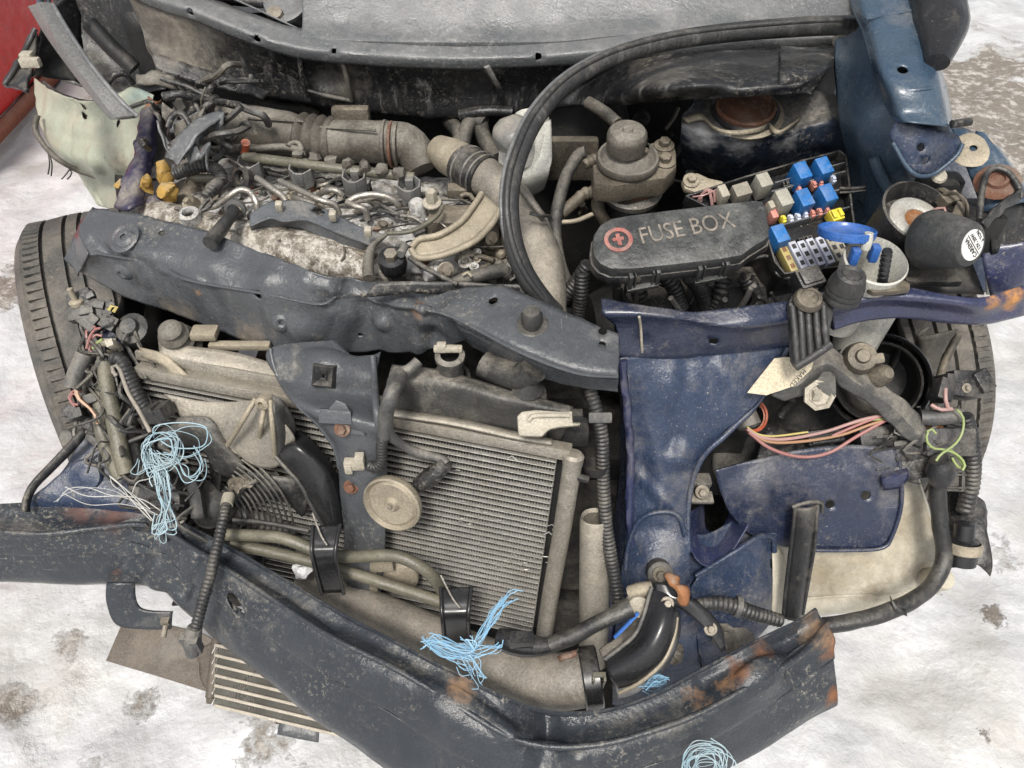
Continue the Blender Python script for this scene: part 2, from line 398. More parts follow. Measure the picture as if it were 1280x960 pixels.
M_steel = mat('bright_fuel_line', (.5, .47, .42), (.38, .35, .3), .35, metal=.7, dust=.35, ds=25, up=.6)
M_zinc = mat('zinc_bolt', (.34, .3, .24), (.22, .19, .15), .45, metal=.5, dust=.5, ds=30)
M_rustm = mat('rusted_steel', (.19, .085, .05), (.12, .06, .04), .85, dust=.3, ds=15, speck=.3)
M_cast = mat('cream_painted_steel', (.5, .46, .37), (.42, .38, .3), .5, dust=.4, ds=14, speck=.3)
M_white = mat('aged_white_plastic', (.62, .61, .55), (.54, .53, .47), .4, dust=.3, ds=9, up=.5, dmax=.5, bump=.05)
M_washer = mat('stained_washer_bottle', (.58, .545, .45), (.48, .44, .34), .45, mott=.5, dust=.42, ds=6, up=.4, dcol=(.27, .22, .15), speck=.4, spots=[(V(1080, 700, 1.188), .085, (.25, .20, .13), .95, .65), (V(1145, 645, 1.168), .06, (.26, .2, .125), .9, .65), (V(1030, 715, 1.193), .06, (.20, .16, .10), .9, .7), (V(985, 735, 1.2), .045, (.09, .07, .05), .9, .7), (V(1100, 742, 1.2), .035, (.16, .12, .07), .9, .7), (V(1150, 715, 1.19), .04, (.22, .17, .11), .9, .6)])
M_blue = mat('blue_relay_plastic', (.025, .20, .56), (.02, .16, .48), .35, dust=.3, ds=30, up=1, dmax=.45, dcol=(.4, .42, .45), bump=.05)
M_cap = mat('blue_cap_plastic', (.045, .16, .5), (.04, .13, .43), .3, dust=.22, ds=20, dmax=.35, bump=.05)
M_relayw = mat('grey_white_relay', (.42, .41, .35), (.36, .35, .29), .5, dust=.35, ds=25, bump=.05)
M_relayg = mat('grey_relay', (.3, .28, .23), (.24, .22, .18), .6, dust=.4, ds=25)
M_yel = mat('yellow_fuse', (.7, .6, .05), (.6, .5, .04), .4, dust=.2, ds=30, bump=0)
M_yelw = mat('pale_yellow_fuse', (.45, .37, .13), (.38, .31, .11), .4, dust=.2, ds=30, bump=0)
M_pinkf = mat('pink_fuse', (.55, .22, .18), (.48, .2, .16), .4, dust=.2, ds=30, bump=0)
M_fusew = mat('white_blue_fuse', (.52, .54, .62), (.44, .48, .6), .4, dust=.2, ds=30, bump=0)
M_label = mat('paper_label', (.62, .62, .6), (.55, .55, .53), .6, dust=.2, ds=30, bump=0)
M_ink = mat('dark_print', (.03, .03, .03), (.04, .04, .04), .7, dust=0, bump=0)
M_redink = mat('faded_red_print', (.33, .085, .07), (.2, .07, .06), .6, s=60, dust=.3, ds=40, bump=0)
M_worn = mat('worn_raised_letters', (.24, .205, .17), (.07, .066, .06), .6, dust=.2, ds=40, s=90, bump=0)
M_paper = mat('cream_paper_tag', (.66, .58, .42), (.58, .5, .36), .7, dust=.3, ds=14, dmax=.5, bump=.05)
M_twine = mat('pale_blue_twine', (.37, .47, .50), (.25, .37, .43), .5, dust=.15, ds=20, bump=0)
M_twineb = mat('bright_blue_twine', (.19, .38, .55), (.28, .46, .6), .45, dust=.12, ds=20, bump=0)
M_twinew = mat('grey_white_twine', (.5, .5, .48), (.4, .4, .38), .5, dust=.2, ds=20, bump=0)
M_pink = mat('pink_wire', (.30, .12, .115), (.25, .11, .10), .4, dust=.35, ds=20, dmax=.4, bump=0)
M_pinkl = mat('pale_pink_wire', (.36, .21, .195), (.3, .185, .17), .4, dust=.35, ds=20, dmax=.4, bump=0)
M_orange = mat('orange_brown_wire', (.32, .18, .10), (.27, .155, .085), .4, dust=.2, ds=20, dmax=.4, bump=0)
M_lime = mat('lime_wire', (.26, .32, .11), (.21, .27, .10), .4, dust=.35, ds=20, dmax=.4, bump=0)
M_seal_grey = mat('grey_rubber_strip', (.17, .17, .165), (.22, .22, .21), .55, dust=.3, ds=8, up=.4, dcol=(.34, .32, .29), scr=.4)
M_plug = mat('light_grey_plug', (.24, .24, .235), (.16, .16, .155), .4, dust=.4, ds=22, up=.8, scr=.8)
M_traygrey = mat('blue_grey_tray', (.12, .13, .14), (.16, .165, .17), .42, dust=.25, ds=14, up=.8, scr=.5)
M_redr = mat('orange_red_rubber', (.5, .09, .03), (.4, .08, .03), .5, dust=.3, ds=20)
M_leaf = mat('dry_orange_leaf', (.42, .19, .08), (.3, .12, .05), .6, dust=.2, ds=30, s=50)
M_foam = mat('yellow_foam', (.5, .31, .07), (.36, .22, .06), .9, dust=.3, ds=40, s=60, bump=.6, bs=200)
M_torn = mat('torn_purple_bumper_skin', (.05, .045, .10), (.03, .03, .05), .35, dust=.3, ds=15, scr=1, spots=[(P(190, 133, .74), .03, (.5, .22, .08)), (P(178, 165, .72), .02, (.45, .32, .3))])
M_tyre = mat('grey_dusty_tyre', (.07, .068, .064), (.10, .097, .09), .75, dust=.65, ds=9, up=.3, dcol=(.26, .225, .18), dmax=.7, speck=.4, bump=.3)
M_red = mat('red_car_paint', (.8, .028, .024), (.72, .026, .022), .4, dust=.1, ds=5, up=.3, coat=.1, spec=.3, dmax=.4)
M_orangep = mat('red_orange_trim', (.4, .12, .05), (.35, .1, .05), .5, dust=.4, ds=9)
M_brownpl = mat('brown_grey_plate', (.10, .08, .062), (.135, .11, .085), .6, dust=.45, ds=8, dcol=(.24, .2, .15), scr=.5, up=.5)
M_conduit = mat('black_corrugated_conduit', (.026, .026, .027), (.038, .038, .037), .38, dust=.36, ds=14, up=.8, dmax=.5)
M_tape = mat('grey_taped_loom', (.075, .075, .075), (.11, .108, .10), .55, dust=.5, ds=14, up=.7, bump=.3)
M_foil = mat('silver_heat_sleeve', (.22, .2, .17), (.3, .275, .235), .6, metal=.2, dust=.45, ds=12, dcol=(.4, .36, .29), speck=.6, bump=1.0, bs=110)
M_cone = mat('grey_black_siren', (.03, .032, .033), (.045, .046, .047), .42, dust=.4, ds=9, up=.9, dmax=.5, dcol=(.3, .29, .26))
M_ring = mat('pale_metal_ring', (.55, .54, .5), (.45, .44, .4), .5, metal=.2, dust=.3, ds=18)
M_amber = mat('amber_brown_core', (.30, .12, .035), (.2, .08, .03), .45, dust=.2, ds=25)
M_horn = mat('beige_horn_disc', (.36, .315, .24), (.28, .245, .185), .5, metal=.3, dust=.5, ds=16, dcol=(.42, .365, .275), speck=.6, rust=.3)
M_mesh = mat('grey_mesh_gauze', (.16, .145, .125), (.1, .09, .08), .7, dust=.4, ds=20, bump=.6, bs=300)
M_wrap = mat('dusty_plastic_wrap', (.2, .2, .19), (.12, .12, .115), .35, dust=.4, ds=30, scr=1, bump=.5, bs=60)
M_glass = mat('dark_window_glass', (.02, .025, .027), (.03, .033, .034), .1, dust=.2, ds=4, dmax=.4, bump=0)
M_snowc = mat('clean_snow_lump', (.82, .83, .84), (.75, .76, .77), .7, dust=.1, ds=20, bump=.6, bs=120)
def ground_mat():
    k = NB('dirty_snow'); n = k.noise
    big = n(1.1, 8, .66, dist=.5); mid = n(5.5, 8, .68)
    f = k.math('ADD', k.math('MULTIPLY', big, .6), k.math('MULTIPLY', mid, .4))
    for (p, r, a) in DIRT:
        wob = k.math('MULTIPLY', k.math('SUBTRACT', n(2.2 / r, 7, .7), .5), r * 2.4)
        f = k.math('ADD', f, k.rng(k.math('ADD', k.dist(p), wob), r, r * .3, 0, a))
    m = k.rng(f, .565, .66, 0, .9)
    snow = k.mix(k.rng(n(6.5, 8, .75), .36, .66), (.56, .565, .572), (.40, .405, .412))
    snow = k.mix(k.rng(n(2.7, 8, .72), .47, .68, 0, .7), snow, (.36, .335, .3))
    dirt = k.mix(k.rng(n(60, 8, .72), .3, .7), (.22, .185, .145), (.11, .092, .074))
    dirt = k.mix(k.rng(n(26, 5, .7), .5, .62, 0, .7), dirt, (.55, .52, .48))
    col = k.mix(m, snow, dirt)
    col = k.mix(k.rng(n(75, 3, .6), .72, .76, 0, .8), col, (.2, .16, .12))
    k.put(k.b.inputs['Base Color'], col); k.put(k.b.inputs['Roughness'], k.mixf(m, .42, .8))
    k.b.inputs['Subsurface Weight'].default_value = 0
    bn = k.n.new('ShaderNodeBump'); bn.inputs['Strength'].default_value = .7; bn.inputs['Distance'].default_value = .02
    h = k.math('ADD', k.math('ADD', n(9, 5, .55), k.math('MULTIPLY', n(30, 4, .65), .3)), k.math('MULTIPLY', n(80, 5, .7), k.mixf(m, .05, .55)))
    k.l.new(h, bn.inputs['Height']); k.l.new(bn.outputs[0], k.b.inputs['Normal'])
    return k.m
DIRT = [(P(1265, 165, 0), .6, .3), (P(1240, 235, 0), .4, .26), (P(1275, 80, 0), .45, .2), (P(1215, 90, 0), .3, .16), (P(200, 950, 0), .1, .06), (P(350, 940, 0), .08, .09), (P(960, 955, 0), .1, .08), (P(1150, 330, 0), .5, .12), (P(30, 345, 0), .10, .3), (P(0, 370, 0), .1, .3), (P(60, 320, 0), .08, .26), (P(170, 875, 0), .05, .16), (P(185, 700, 0), .08, .12),
        (P(330, 900, 0), .08, .12), (P(110, 945, 0), .05, .12), (P(90, 620, 0), .05, .15), (P(1250, 690, 0), .06, .15), (P(1245, 765, 0), .03, .2), (P(1239, 917, 0), .02, .22), (P(1180, 600, 0), .07, .14), (P(10, 880, 0), .05, .14), (P(85, 800, 0), .04, .12), (P(20, 250, 0), .2, .08)]
M_ground = ground_mat()
# ---------------------------------------------------------------- ground
def ground():
    N = 520; vs = []; fs = []
    def g(t): return math.copysign((math.sinh(abs(t) * 6.5) / math.sinh(6.5)) * 90, t)
    for j in range(N):
        for i in range(N):
            x = g((i / (N - 1)) * 2 - 1); y = g((j / (N - 1)) * 2 - 1) + .9
            p = Vector((x, y, 0))
            z = .042 * noise.noise(p * 2.1) + .022 * noise.noise(p * 6.3 + Vector((5, 5, 0))) + .006 * noise.noise(p * 17) + .003 * noise.noise(p * 45)
            z += .02 * max(0, noise.noise(p * 3.4 + Vector((2, 9, 1)))) ** .8 - .016 * max(0, noise.noise(p * 5.2 + Vector((8, 1, 4))) - .12) + .012 * abs(noise.noise(p * 8.5 + Vector((1, 6, 2))))
            fade = 1
            for (wx, wy) in ((-.76, 1.08), (.74, 1.1)):
                d = math.hypot(x - wx, y - wy); fade = min(fade, max(0, min(1, (d - .2) / .25)))
            vs.append(Vector((x, y, z * fade - .012)))
    for j in range(N - 1):
        for i in range(N - 1): fs.append((j * N + i, j * N + i + 1, (j + 1) * N + i + 1, (j + 1) * N + i))
    o = mk('snowy_ground', vs, fs, M_ground, None, 180); o['kind'] = 'structure'
ground()
# ---------------------------------------------------------------- red car parked alongside
def red_car():
    root = empty('red_car', Vector((-2.1, 2.6, 0)), 'red car parked on the snow behind the pale green inner wing', 'car')
    x0 = -1.72
    prof = [(.09, -.04), (.2, .0), (.45, .015), (.62, .01), (.75, -.02), (.86, -.06)]
    rows = []
    for (z, dx) in prof:
        rows.append([Vector((x0 - .16 + dx, 2.10, z)), Vector((x0 + dx - .03, 2.2, z)), Vector((x0 + dx, 2.4, z)), Vector((x0 + dx, 2.8, z)), Vector((x0 + dx - .02, 3.2, z)), Vector((x0 + dx - .12, 3.6, z))])
    sheet('body_side', rows, M_red, root, res=.03, thick=.004)
    sheet('rear_panel', [[Vector((x0 - .19 - k * .28, 2.09 - .03 * math.sin(k), z)) for k in range(6)] for z in (.1, .5, .7, .85)], M_red, root, res=.04, thick=.004)
    sheet('sill_trim', [[Vector((x0 - .03, y, z)) for y in (2.15, 2.3, 2.5, 3.2, 3.55)] for z in (.03, .06, .085)], M_orangep, root, res=.03, thick=.01)
    sheet('deck', [[Vector((x0 - .10 - t, y, .875 + .03 * math.sin(t * 3))) for y in (2.12, 2.4, 2.8, 3.5)] for t in (0, .4, .9, 1.4)], M_red, root, res=.05, thick=.004)
    for y in (3.0,):
        w_ = lathe('wheel', [(.0, -.07), (.19, -.07), (.21, -.09), (.27, -.09), (.3, -.06), (.3, .06), (.27, .09), (.2, .09), (.18, .06), (0, .05)], Vector((x0 - .13, y, .3)), (1, 0, 0), M_tyre, root, seg=48)
    box('underbody', Vector((x0 - .8, 2.95, .34)), (1.1, 1.5, .1), M_dark, root)
    box('silver_badge_strip', Vector((x0 + .012, 2.5, .62)), (.008, .5, .02), M_ring, root)
red_car()
# ---------------------------------------------------------------- the wreck
car = empty('wrecked_car', Vector((0, 1.2, 0)), 'navy wrecked car with crumpled open front and bare engine bay', 'car')
# --- floor and walls of the bay (dark, out of the light)
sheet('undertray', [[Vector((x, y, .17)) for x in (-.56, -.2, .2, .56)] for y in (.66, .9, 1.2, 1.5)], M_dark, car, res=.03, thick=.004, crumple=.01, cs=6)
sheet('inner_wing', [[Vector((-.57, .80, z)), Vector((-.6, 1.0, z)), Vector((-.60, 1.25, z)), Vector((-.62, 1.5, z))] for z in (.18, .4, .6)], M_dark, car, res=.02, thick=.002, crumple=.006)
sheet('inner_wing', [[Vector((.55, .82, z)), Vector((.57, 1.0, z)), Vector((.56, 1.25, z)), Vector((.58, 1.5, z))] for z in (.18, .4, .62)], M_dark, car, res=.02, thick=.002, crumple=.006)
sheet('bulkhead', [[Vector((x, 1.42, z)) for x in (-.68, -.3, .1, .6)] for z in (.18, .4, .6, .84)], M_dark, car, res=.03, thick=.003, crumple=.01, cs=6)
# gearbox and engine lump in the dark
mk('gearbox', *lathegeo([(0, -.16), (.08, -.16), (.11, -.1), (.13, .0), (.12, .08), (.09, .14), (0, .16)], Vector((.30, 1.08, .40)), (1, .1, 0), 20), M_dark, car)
box('subframe', Vector((0, 1.0, .2)), (1.1, .16, .07), M_dark, car, bevel=.01)
# --- cabin beyond the cowl
sheet('windscreen', [[Vector((x, 1.52 + .16 * (abs(x) / .62) ** 2, .985 - .02 * (abs(x) / .62) ** 2)) for x in (-.64, -.3, 0, .3, .62)], [Vector((x, 2.1 + .1 * (abs(x) / .6) ** 2, 1.42)) for x in (-.58, -.3, 0, .3, .56)]], M_glass, car, res=.04, thick=.005)
sheet('roof', [[Vector((x, 2.13 + .1 * (abs(x) / .6) ** 2, 1.435)) for x in (-.58, -.3, 0, .3, .56)], [Vector((x, 2.8, 1.5)) for x in (-.58, -.3, 0, .3, .56)], [Vector((x, 3.6, 1.46)) for x in (-.58, -.3, 0, .3, .56)]], M_rail, car, res=.05, thick=.004)
for sx in (-1, 1):
    sheet('door', [[Vector((sx * (.76 + dx), y, z)) for y in (1.62, 2.1, 2.6, 3.1, 3.6)] for (z, dx) in ((.25, -.04), (.45, .01), (.7, .015), (.92, -.02))], M_rail if sx > 0 else M_navy, car, res=.04, thick=.004)
    tube('windscreen_pillar', [Vector((sx * .69, 1.62, .93)), Vector((sx * .66, 1.9, 1.2)), Vector((sx * .6, 2.25, 1.46))], .03, M_rail, car, seg=10, step=.03)
# --- cowl: lip, cover, wiper stubs, bulkhead face
lip = [(150, -22), (190, -2), (240, 14), (300, 38), (360, 58), (420, 66), (560, 74), (690, 70), (790, 60), (900, 52), (1000, 48), (1068, 46)]
lipf = [Q(a, b, 1.235 + (.10 * ((420 - a) / 270) ** 2 if a < 420 else 0)) for (a, b) in lip]
def lft(l, dy=0, dz=0): return [p + Vector((0, dy, dz)) for p in l]
lipb = lft(lipf, .045, .012)
sheet('cowl_lip', [lft(lipf, .006, -.018), lft(lipf, 0, -.004), lft(lipf, .004, .004), lipb], M_cowl, car, res=.006, thick=.002, crumple=.0012, cs=20, holes=[
    (Q(322, 48, 1.25) + Vector((0, .0, .0)), .006), (Q(672, 70.5, 1.237), .0065), (Q(418, 64, 1.238), .005), (Q(238, 15, 1.28), .006)])
cov = [(376, 46), (420, 50), (480, 52), (560, 53), (690, 52), (780, 44), (880, 38), (980, 34), (1070, 31)]
covf = [Q(a, b, 1.262) for (a, b) in cov]
covb = [Vector((p.x * 1.04, 1.50, .955 + .02)) for p in covf]
covm = [Vector((p.x * 1.02, 1.36, .925 + .006 * math.sin(p.x * 4))) for p in covf]
sheet('cowl_cover', [lft(covf, .001, -.014), covf, lft(covf, .03, .013), covm, covb], M_cowl, car, res=.010, thick=.003, creases=(1,), dents=[(Q(428, 36, 1.30), .022, -.006)], crumple=.0015, cs=8)
mk('cowl_screw', *lathegeo([(0, .003), (.006, .003), (.007, 0)], Q(429, 37, 1.312) , (0, -.5, .85), 14), M_rustm, car)
sheet('cowl_inner', [[Q(a, b, y) for (a, b) in ((150, -60), (220, -32), (300, 2), (360, 30), (390, 44))] for y in (1.30, 1.5)], M_cowl, car, res=.012, thick=.003)
wp = box('wiper_pivot', Q(362, 16, 1.35), (.075, .05, .025), M_cowl, car, ax=basis((.1, -.5, .85), Vector((1, .3, .3))), bevel=.008)
tube('wiper_arm', [Q(262, -2, 1.38), Q(310, 2, 1.37), Q(350, 6, 1.36)], .009, M_black, car, seg=8)
mk('wiper_nut', *lathegeo([(0, .012), (.012, .01), (.014, 0), (.011, -.006)], Q(345, 20, 1.33), (0, -.5, .85), 18), M_zinc, wp)
tube('wiper_arm', [Q(352, 26, 1.33), Q(372, 18, 1.33), Q(392, -6, 1.36)], [.014, .012, .007], M_cowl, car, seg=8, flat=.6)
# bulkhead face below the lip
up_ = lft(lipf, .01, -.016)
low = [(185, 62), (200, 84), (240, 98), (300, 112), (360, 124), (420, 134), (540, 147), (640, 141), (720, 131), (800, 128), (900, 121), (985, 117)]
lowf = [Q(a, b, 1.27 + (.05 * ((420 - a) / 235) if a < 420 else 0) - (.25 * min(1, (a - 720) / 130) if a > 720 else 0)) for (a, b) in low]
midf = [(u * .45 + l * .55) + Vector((0, .008, 0)) for u, l in zip(up_, lowf)]
for i_, (a, b) in enumerate(low):
    if a > 780: midf[i_] = Q(a + (lip[i_][0] - a) * .4, b * .62 + (lip[i_][1] + 12) * .38, 1.035)
sheet('bulkhead_face', [up_, midf, lowf, lft(lowf, .03, -.006), lft(lowf, .12, -.01)], M_fire, car, res=.0075, thick=.003, crumple=.0035, cs=11, dents=[(Q(405, 98, 1.25), .045, -.02), (Q(615, 118, 1.24), .03, .008), (Q(230, 60, 1.27), .05, -.012)])
fr = [(373, 68), (436, 75), (438, 126), (382, 120)]
for (a, b) in zip(fr, fr[1:] + fr[:1]): pass
tube('bulkhead_rib', [Q(374, 70, 1.245), Q(378, 100, 1.25), Q(386, 120, 1.262)], .004, M_fire, car, seg=8)
tube('bulkhead_rib', [Q(428, 76, 1.245), Q(434, 100, 1.25), Q(440, 126, 1.262)], .004, M_fire, car, seg=8)
tube('bulkhead_rib', [Q(380, 112, 1.258), Q(410, 120, 1.26), Q(440, 126, 1.262)], .004, M_fire, car, seg=8)
tube('bulkhead_rib', [Q(608, 82, 1.236), Q(616, 96, 1.245), Q(628, 118, 1.255)], .005, M_fire, car, seg=8)
tube('bulkhead_rib', [Q(575, 144, 1.262), Q(605, 139, 1.255), Q(640, 140, 1.257)], .009, M_fire, car, seg=10)
# right end of the bulkhead, torn edge, grey drain tube, pale bracket
sheet('bulkhead_end', [[Q(975, 58, 1.21), Q(1010, 60, 1.2), Q(1042, 62, 1.19)], [Q(975, 90, 1.03), Q(1015, 88, 1.04), Q(1036, 85, 1.05)], [Q(970, 119, 1.015), Q(1004, 116, 1.02), Q(1014, 117, 1.02)]], M_fire, car, res=.006, thick=.0025, crumple=.004, cs=22, edge=.003)
tube('drain_tube', [Q(1079, 40, 1.2), Q(1077, 75, 1.19), Q(1072, 110, 1.185), Q(1067, 144, 1.18)], .0075, M_tank, car, seg=12)
box('seal_clip', Q(1055, 50, 1.18), (.028, .02, .018), M_cast, car, bevel=.004)
# --- left dark recess: scuttle corner
sheet('scuttle_corner', [[Q(60, -30, 1.5), Q(110, -20, 1.5), Q(160, -12, 1.45), Q(195, -2, 1.42)], [Q(70, 40, 1.5), Q(110, 45, 1.5), Q(150, 60, 1.48), Q(200, 70, 1.44)], [Q(75, 100, 1.42), Q(120, 112, 1.4), Q(160, 118, 1.4), Q(205, 110, 1.4)]], M_fire, car, res=.012, crumple=.012, cs=10)
sheet('torn_seam', [[Q(95, -8, 1.36), Q(101, 30, 1.35), Q(104, 70, 1.34), Q(100, 104, 1.30)], [Q(75, 0, 1.33), Q(70, 40, 1.31), Q(62, 75, 1.29), Q(56, 96, 1.27)], [Q(52, 20, 1.30), Q(48, 55, 1.28), Q(44, 80, 1.26), Q(41, 97, 1.25)]], M_fire, car, res=.008, crumple=.006, cs=16, edge=.004)
tube('scuttle_strut', [Q(112, 30, 1.38), Q(140, 60, 1.36), Q(168, 86, 1.35)], .014, M_dark, car, seg=10)
# crumpled edge pieces hanging under the bulkhead, left side
def shard(name, pts, mt, parent=car, th=.0025, cru=.005, cs=25, res=.006, ed=.003):
    n = len(pts) // 2
    return sheet(name, [pts[:n], [a.lerp(b, .5) for a, b in zip(pts[:n], pts[n:])], pts[n:]], mt, parent, res=res, thick=th, crumple=cru, cs=cs, edge=ed)
shard('crumpled_flange', [Q(190, 66, 1.22), Q(230, 78, 1.22), Q(290, 96, 1.23), Q(340, 112, 1.24), Q(195, 88, 1.2), Q(235, 100, 1.2), Q(285, 114, 1.21), Q(330, 124, 1.22)], M_fire)
shard('crumpled_bracket', [Q(168, 92, 1.16), Q(190, 88, 1.16), Q(218, 94, 1.17), Q(170, 106, 1.14), Q(195, 106, 1.14), Q(222, 112, 1.15)], M_hose, cru=.008)
shard('torn_bracket', [Q(205, 195, 1.02), Q(232, 160, 1.05), Q(275, 135, 1.1), Q(222, 205, 1.0), Q(248, 170, 1.03), Q(280, 146, 1.08)], M_cowl, cru=.004)
shard('torn_bracket', [Q(195, 150, 1.06), Q(205, 170, 1.05), Q(226, 192, 1.02), Q(205, 180, 1.03), Q(212, 192, 1.02), Q(222, 204, 1.0)], M_cowl, cru=.005)
shard('torn_bracket', [Q(215, 128, 1.12), Q(226, 150, 1.1), Q(240, 172, 1.08), Q(224, 128, 1.12), Q(236, 150, 1.1), Q(250, 172, 1.08)], M_black)
tube('torn_cable', [Q(132, 110, 1.16), Q(140, 96, 1.16), Q(155, 92, 1.17), Q(166, 104, 1.18)], .005, M_black, car, seg=8)
for k, pts in enumerate([[Q(205, 120, 1.1), Q(225, 118, 1.1), Q(255, 125, 1.12), Q(300, 132, 1.15)], [Q(240, 118, 1.12), Q(252, 150, 1.1), Q(262, 170, 1.08), Q(290, 185, 1.08)], [Q(210, 160, 1.06), Q(215, 145, 1.07), Q(228, 142, 1.07), Q(240, 160, 1.06)], [Q(200, 98, 1.15), Q(240, 110, 1.15), Q(270, 128, 1.14)]]):
    tube('torn_cable', pts, .006 - .0008 * k, M_black, car, seg=8, wob=.002)
# --- pale green inner wing on the left
g0 = [P(42, 97, .66), P(70, 116, .68), P(108, 127, .7), P(140, 122, .71), P(165, 110, .72), P(192, 118, .72)]
g1 = [P(45, 130, .63), P(75, 138, .65), P(110, 150, .66), P(140, 154, .67), P(160, 150, .69), P(188, 140, .70)]
g2 = [P(52, 165, .60), P(80, 178, .61), P(108, 186, .62), P(135, 188, .64), P(155, 180, .66), P(178, 172, .68)]
g3 = [P(64, 188, .57), P(88, 200, .58), P(112, 208, .59), P(132, 210, .60), P(150, 208, .62), P(166, 204, .64)]
g4 = [P(98, 218, .50), P(108, 226, .50), P(120, 232, .50), P(134, 234, .52), P(150, 232, .55), P(160, 230, .58)]
g5 = [P(122, 256, .46), P(127, 258, .46), P(132, 260, .46), P(138, 261, .48), P(148, 262, .52), P(156, 262, .55)]
hole = [(P(113, 144, .662), .014), (P(106, 133, .685), .007), (P(56, 152, .617), .005), (P(150, 155, .675), .008), (P(155, 160, .67), .006)]
sheet('green_inner_wing', [g0, g1, g2, g3, g4, g5], M_green, car, res=.0045, thick=.002, crumple=.003, cs=16, folds=[(P(60, 150, .62), P(150, 175, .65), .02, .008), (P(90, 130, .68), P(80, 190, .6), .016, -.007), (P(140, 150, .67), P(120, 215, .58), .018, .007)], edge=.002, holes=hole, dents=[(P(82, 150, .64), .045, -.008), (P(120, 198, .61), .03, .008)])
tube('wing_edge_cable', Ps([(47, 144, .64), (44, 160, .62), (54, 180, .6), (74, 200, .58), (100, 214, .55), (128, 222, .54)]), .0055, M_hose, car, seg=10, wob=.0012)
for a in (((60, 190, .58), (62, 205, .56), (60, 218, .54)), ((62, 192, .58), (65, 206, .56), (64, 220, .54)), ((88, 210, .56), (84, 216, .55), (77, 224, .54)), ((86, 210, .56), (90, 217, .55), (84, 224, .54))):
    tube('frayed_wire', Ps(a), .0015, M_black, car, seg=6)
# torn strip of bumper skin and foam
sheet('torn_bumper_skin', [Ps([(188, 122, .745), (176, 150, .74), (172, 180, .73), (160, 215, .72), (142, 258, .71)]), Ps([(193, 128, .75), (186, 155, .745), (183, 185, .735), (174, 220, .725), (160, 262, .715)]), Ps([(197, 124, .74), (196, 155, .735), (195, 185, .725), (188, 215, .715), (176, 258, .705)])], M_torn, car, res=.006, thick=.003, crumple=.006, cs=22, edge=.004)
for (a, b, z, w_) in ((206, 218, .72, .03), (211, 240, .71, .028), (182, 232, .72, .022), (150, 230, .7, .014)):
    c = P(a, b, z); vs, fs = lathegeo([(0, -.5), (.2, -.47), (.37, -.36), (.47, -.18), (.5, 0), (.46, .2), (.36, .36), (.2, .46), (0, .5)], Vector((0, 0, 0)), (0, .5, .8), 16)
    mk('foam_scrap', [c + v * w_ + nz3(c + v * w_, 60, .010) + nz3(c + v * w_, 170, .004) for v in vs], fs, M_foam, car, 50)
for (a, b, z) in ((190, 252, .70), (205, 258, .69), (222, 262, .68)):
    shard('black_skin_scrap', Ps([(a - 16, b - 6, z), (a, b - 10, z + .01), (a + 16, b - 4, z), (a - 14, b + 12, z - .01), (a, b + 8, z), (a + 18, b + 12, z - .01)]), M_torn, cru=.008)
# --- black bonnet-edge seal strut at left with end bracket
sheet('wing_rail_strip', [Ps([(38, 8, .91), (60, 44, .89), (92, 88, .86), (128, 134, .83), (142, 149, .82)]), Ps([(50, 5, .925), (68, 40, .905), (98, 84, .875), (132, 130, .84), (148, 148, .825)]), Ps([(64, 6, .92), (84, 40, .90), (114, 84, .87), (148, 126, .84), (170, 146, .82)])], M_seal_grey, car, res=.006, thick=.008, creases=(1,))
tube('wing_rail_edge', Ps([(66, 6, .922), (86, 40, .902), (116, 84, .872), (150, 125, .842), (172, 145, .822)]), .0035, M_cowl, car, seg=8)
shard('strip_bracket', Ps([(36, 44, .85), (30, 62, .84), (18, 84, .83), (5, 106, .82), (46, 40, .86), (44, 66, .85), (40, 90, .84), (32, 114, .83)]), M_black, th=.006, cru=.001)
tube('bracket_edge', Ps([(44, 36, .87), (33, 60, .85), (20, 84, .84), (6, 106, .825)]), .004, M_rubber, car, seg=8)
mk('bracket_clip', *merge([boxgeo(P(38, 78, .85), (.03, .012, .014)), boxgeo(P(34, 70, .855), (.018, .016, .012))]), M_cast, car, 30, 0, .003)
tubes('roof_strut_end', [(Ps([(50, 4, .88), (52, -10, .9)]), .006), (Ps([(60, 4, .88), (63, -10, .9)]), .004)], M_rail, car, seg=8)
# --- strut tower on the right
T0 = P(928, 150, .80)
top = []
def tw(l, z): return Ps([(a, b, zz if zz else z) for (a, b, zz) in l])
sheet('strut_tower', [
    tw([(868, 128, .82), (880, 120, .82), (930, 115, .82), (985, 110, .82), (1040, 118, .82), (1066, 130, .83)], 0),
    tw([(853, 146, .80), (868, 152, .80), (915, 164, .80), (975, 160, .80), (1030, 140, .81), (1064, 140, .83)], 0),
    tw([(852, 162, .79), (870, 170, .785), (915, 180, .78), (975, 174, .785), (1030, 158, .80), (1062, 155, .82)], 0),
    tw([(852, 195, .72), (870, 206, .715), (915, 216, .71), (975, 208, .72), (1030, 196, .74), (1064, 192, .77)], 0),
    tw([(856, 225, .62), (872, 240, .60), (915, 250, .60), (975, 244, .62), (1030, 236, .64), (1068, 232, .68)], 0)],
    M_tower, car, res=.007, thick=.003, crumple=.004, cs=13)
ax = (-.05, -.22, 1)
c0 = P(933, 150, .80)
lathe('strut_mount_ring', [(.054, -.004), (.058, .003), (.054, .007), (.046, .006), (.044, -.006)], P(930, 143, .806), ax, M_tan, car, seg=40)
lathe('strut_mount_cup', [(.042, .0), (.044, .016), (.040, .018), (.037, .011), (.02, .012), (0, .014)], P(930, 143, .808), ax, M_rustm, car, seg=40)
lathe('strut_mount_rubber', [(.049, -.004), (.050, .010), (.045, .013), (.043, 0)], P(930, 143, .807), ax, M_rubber, car, seg=40)
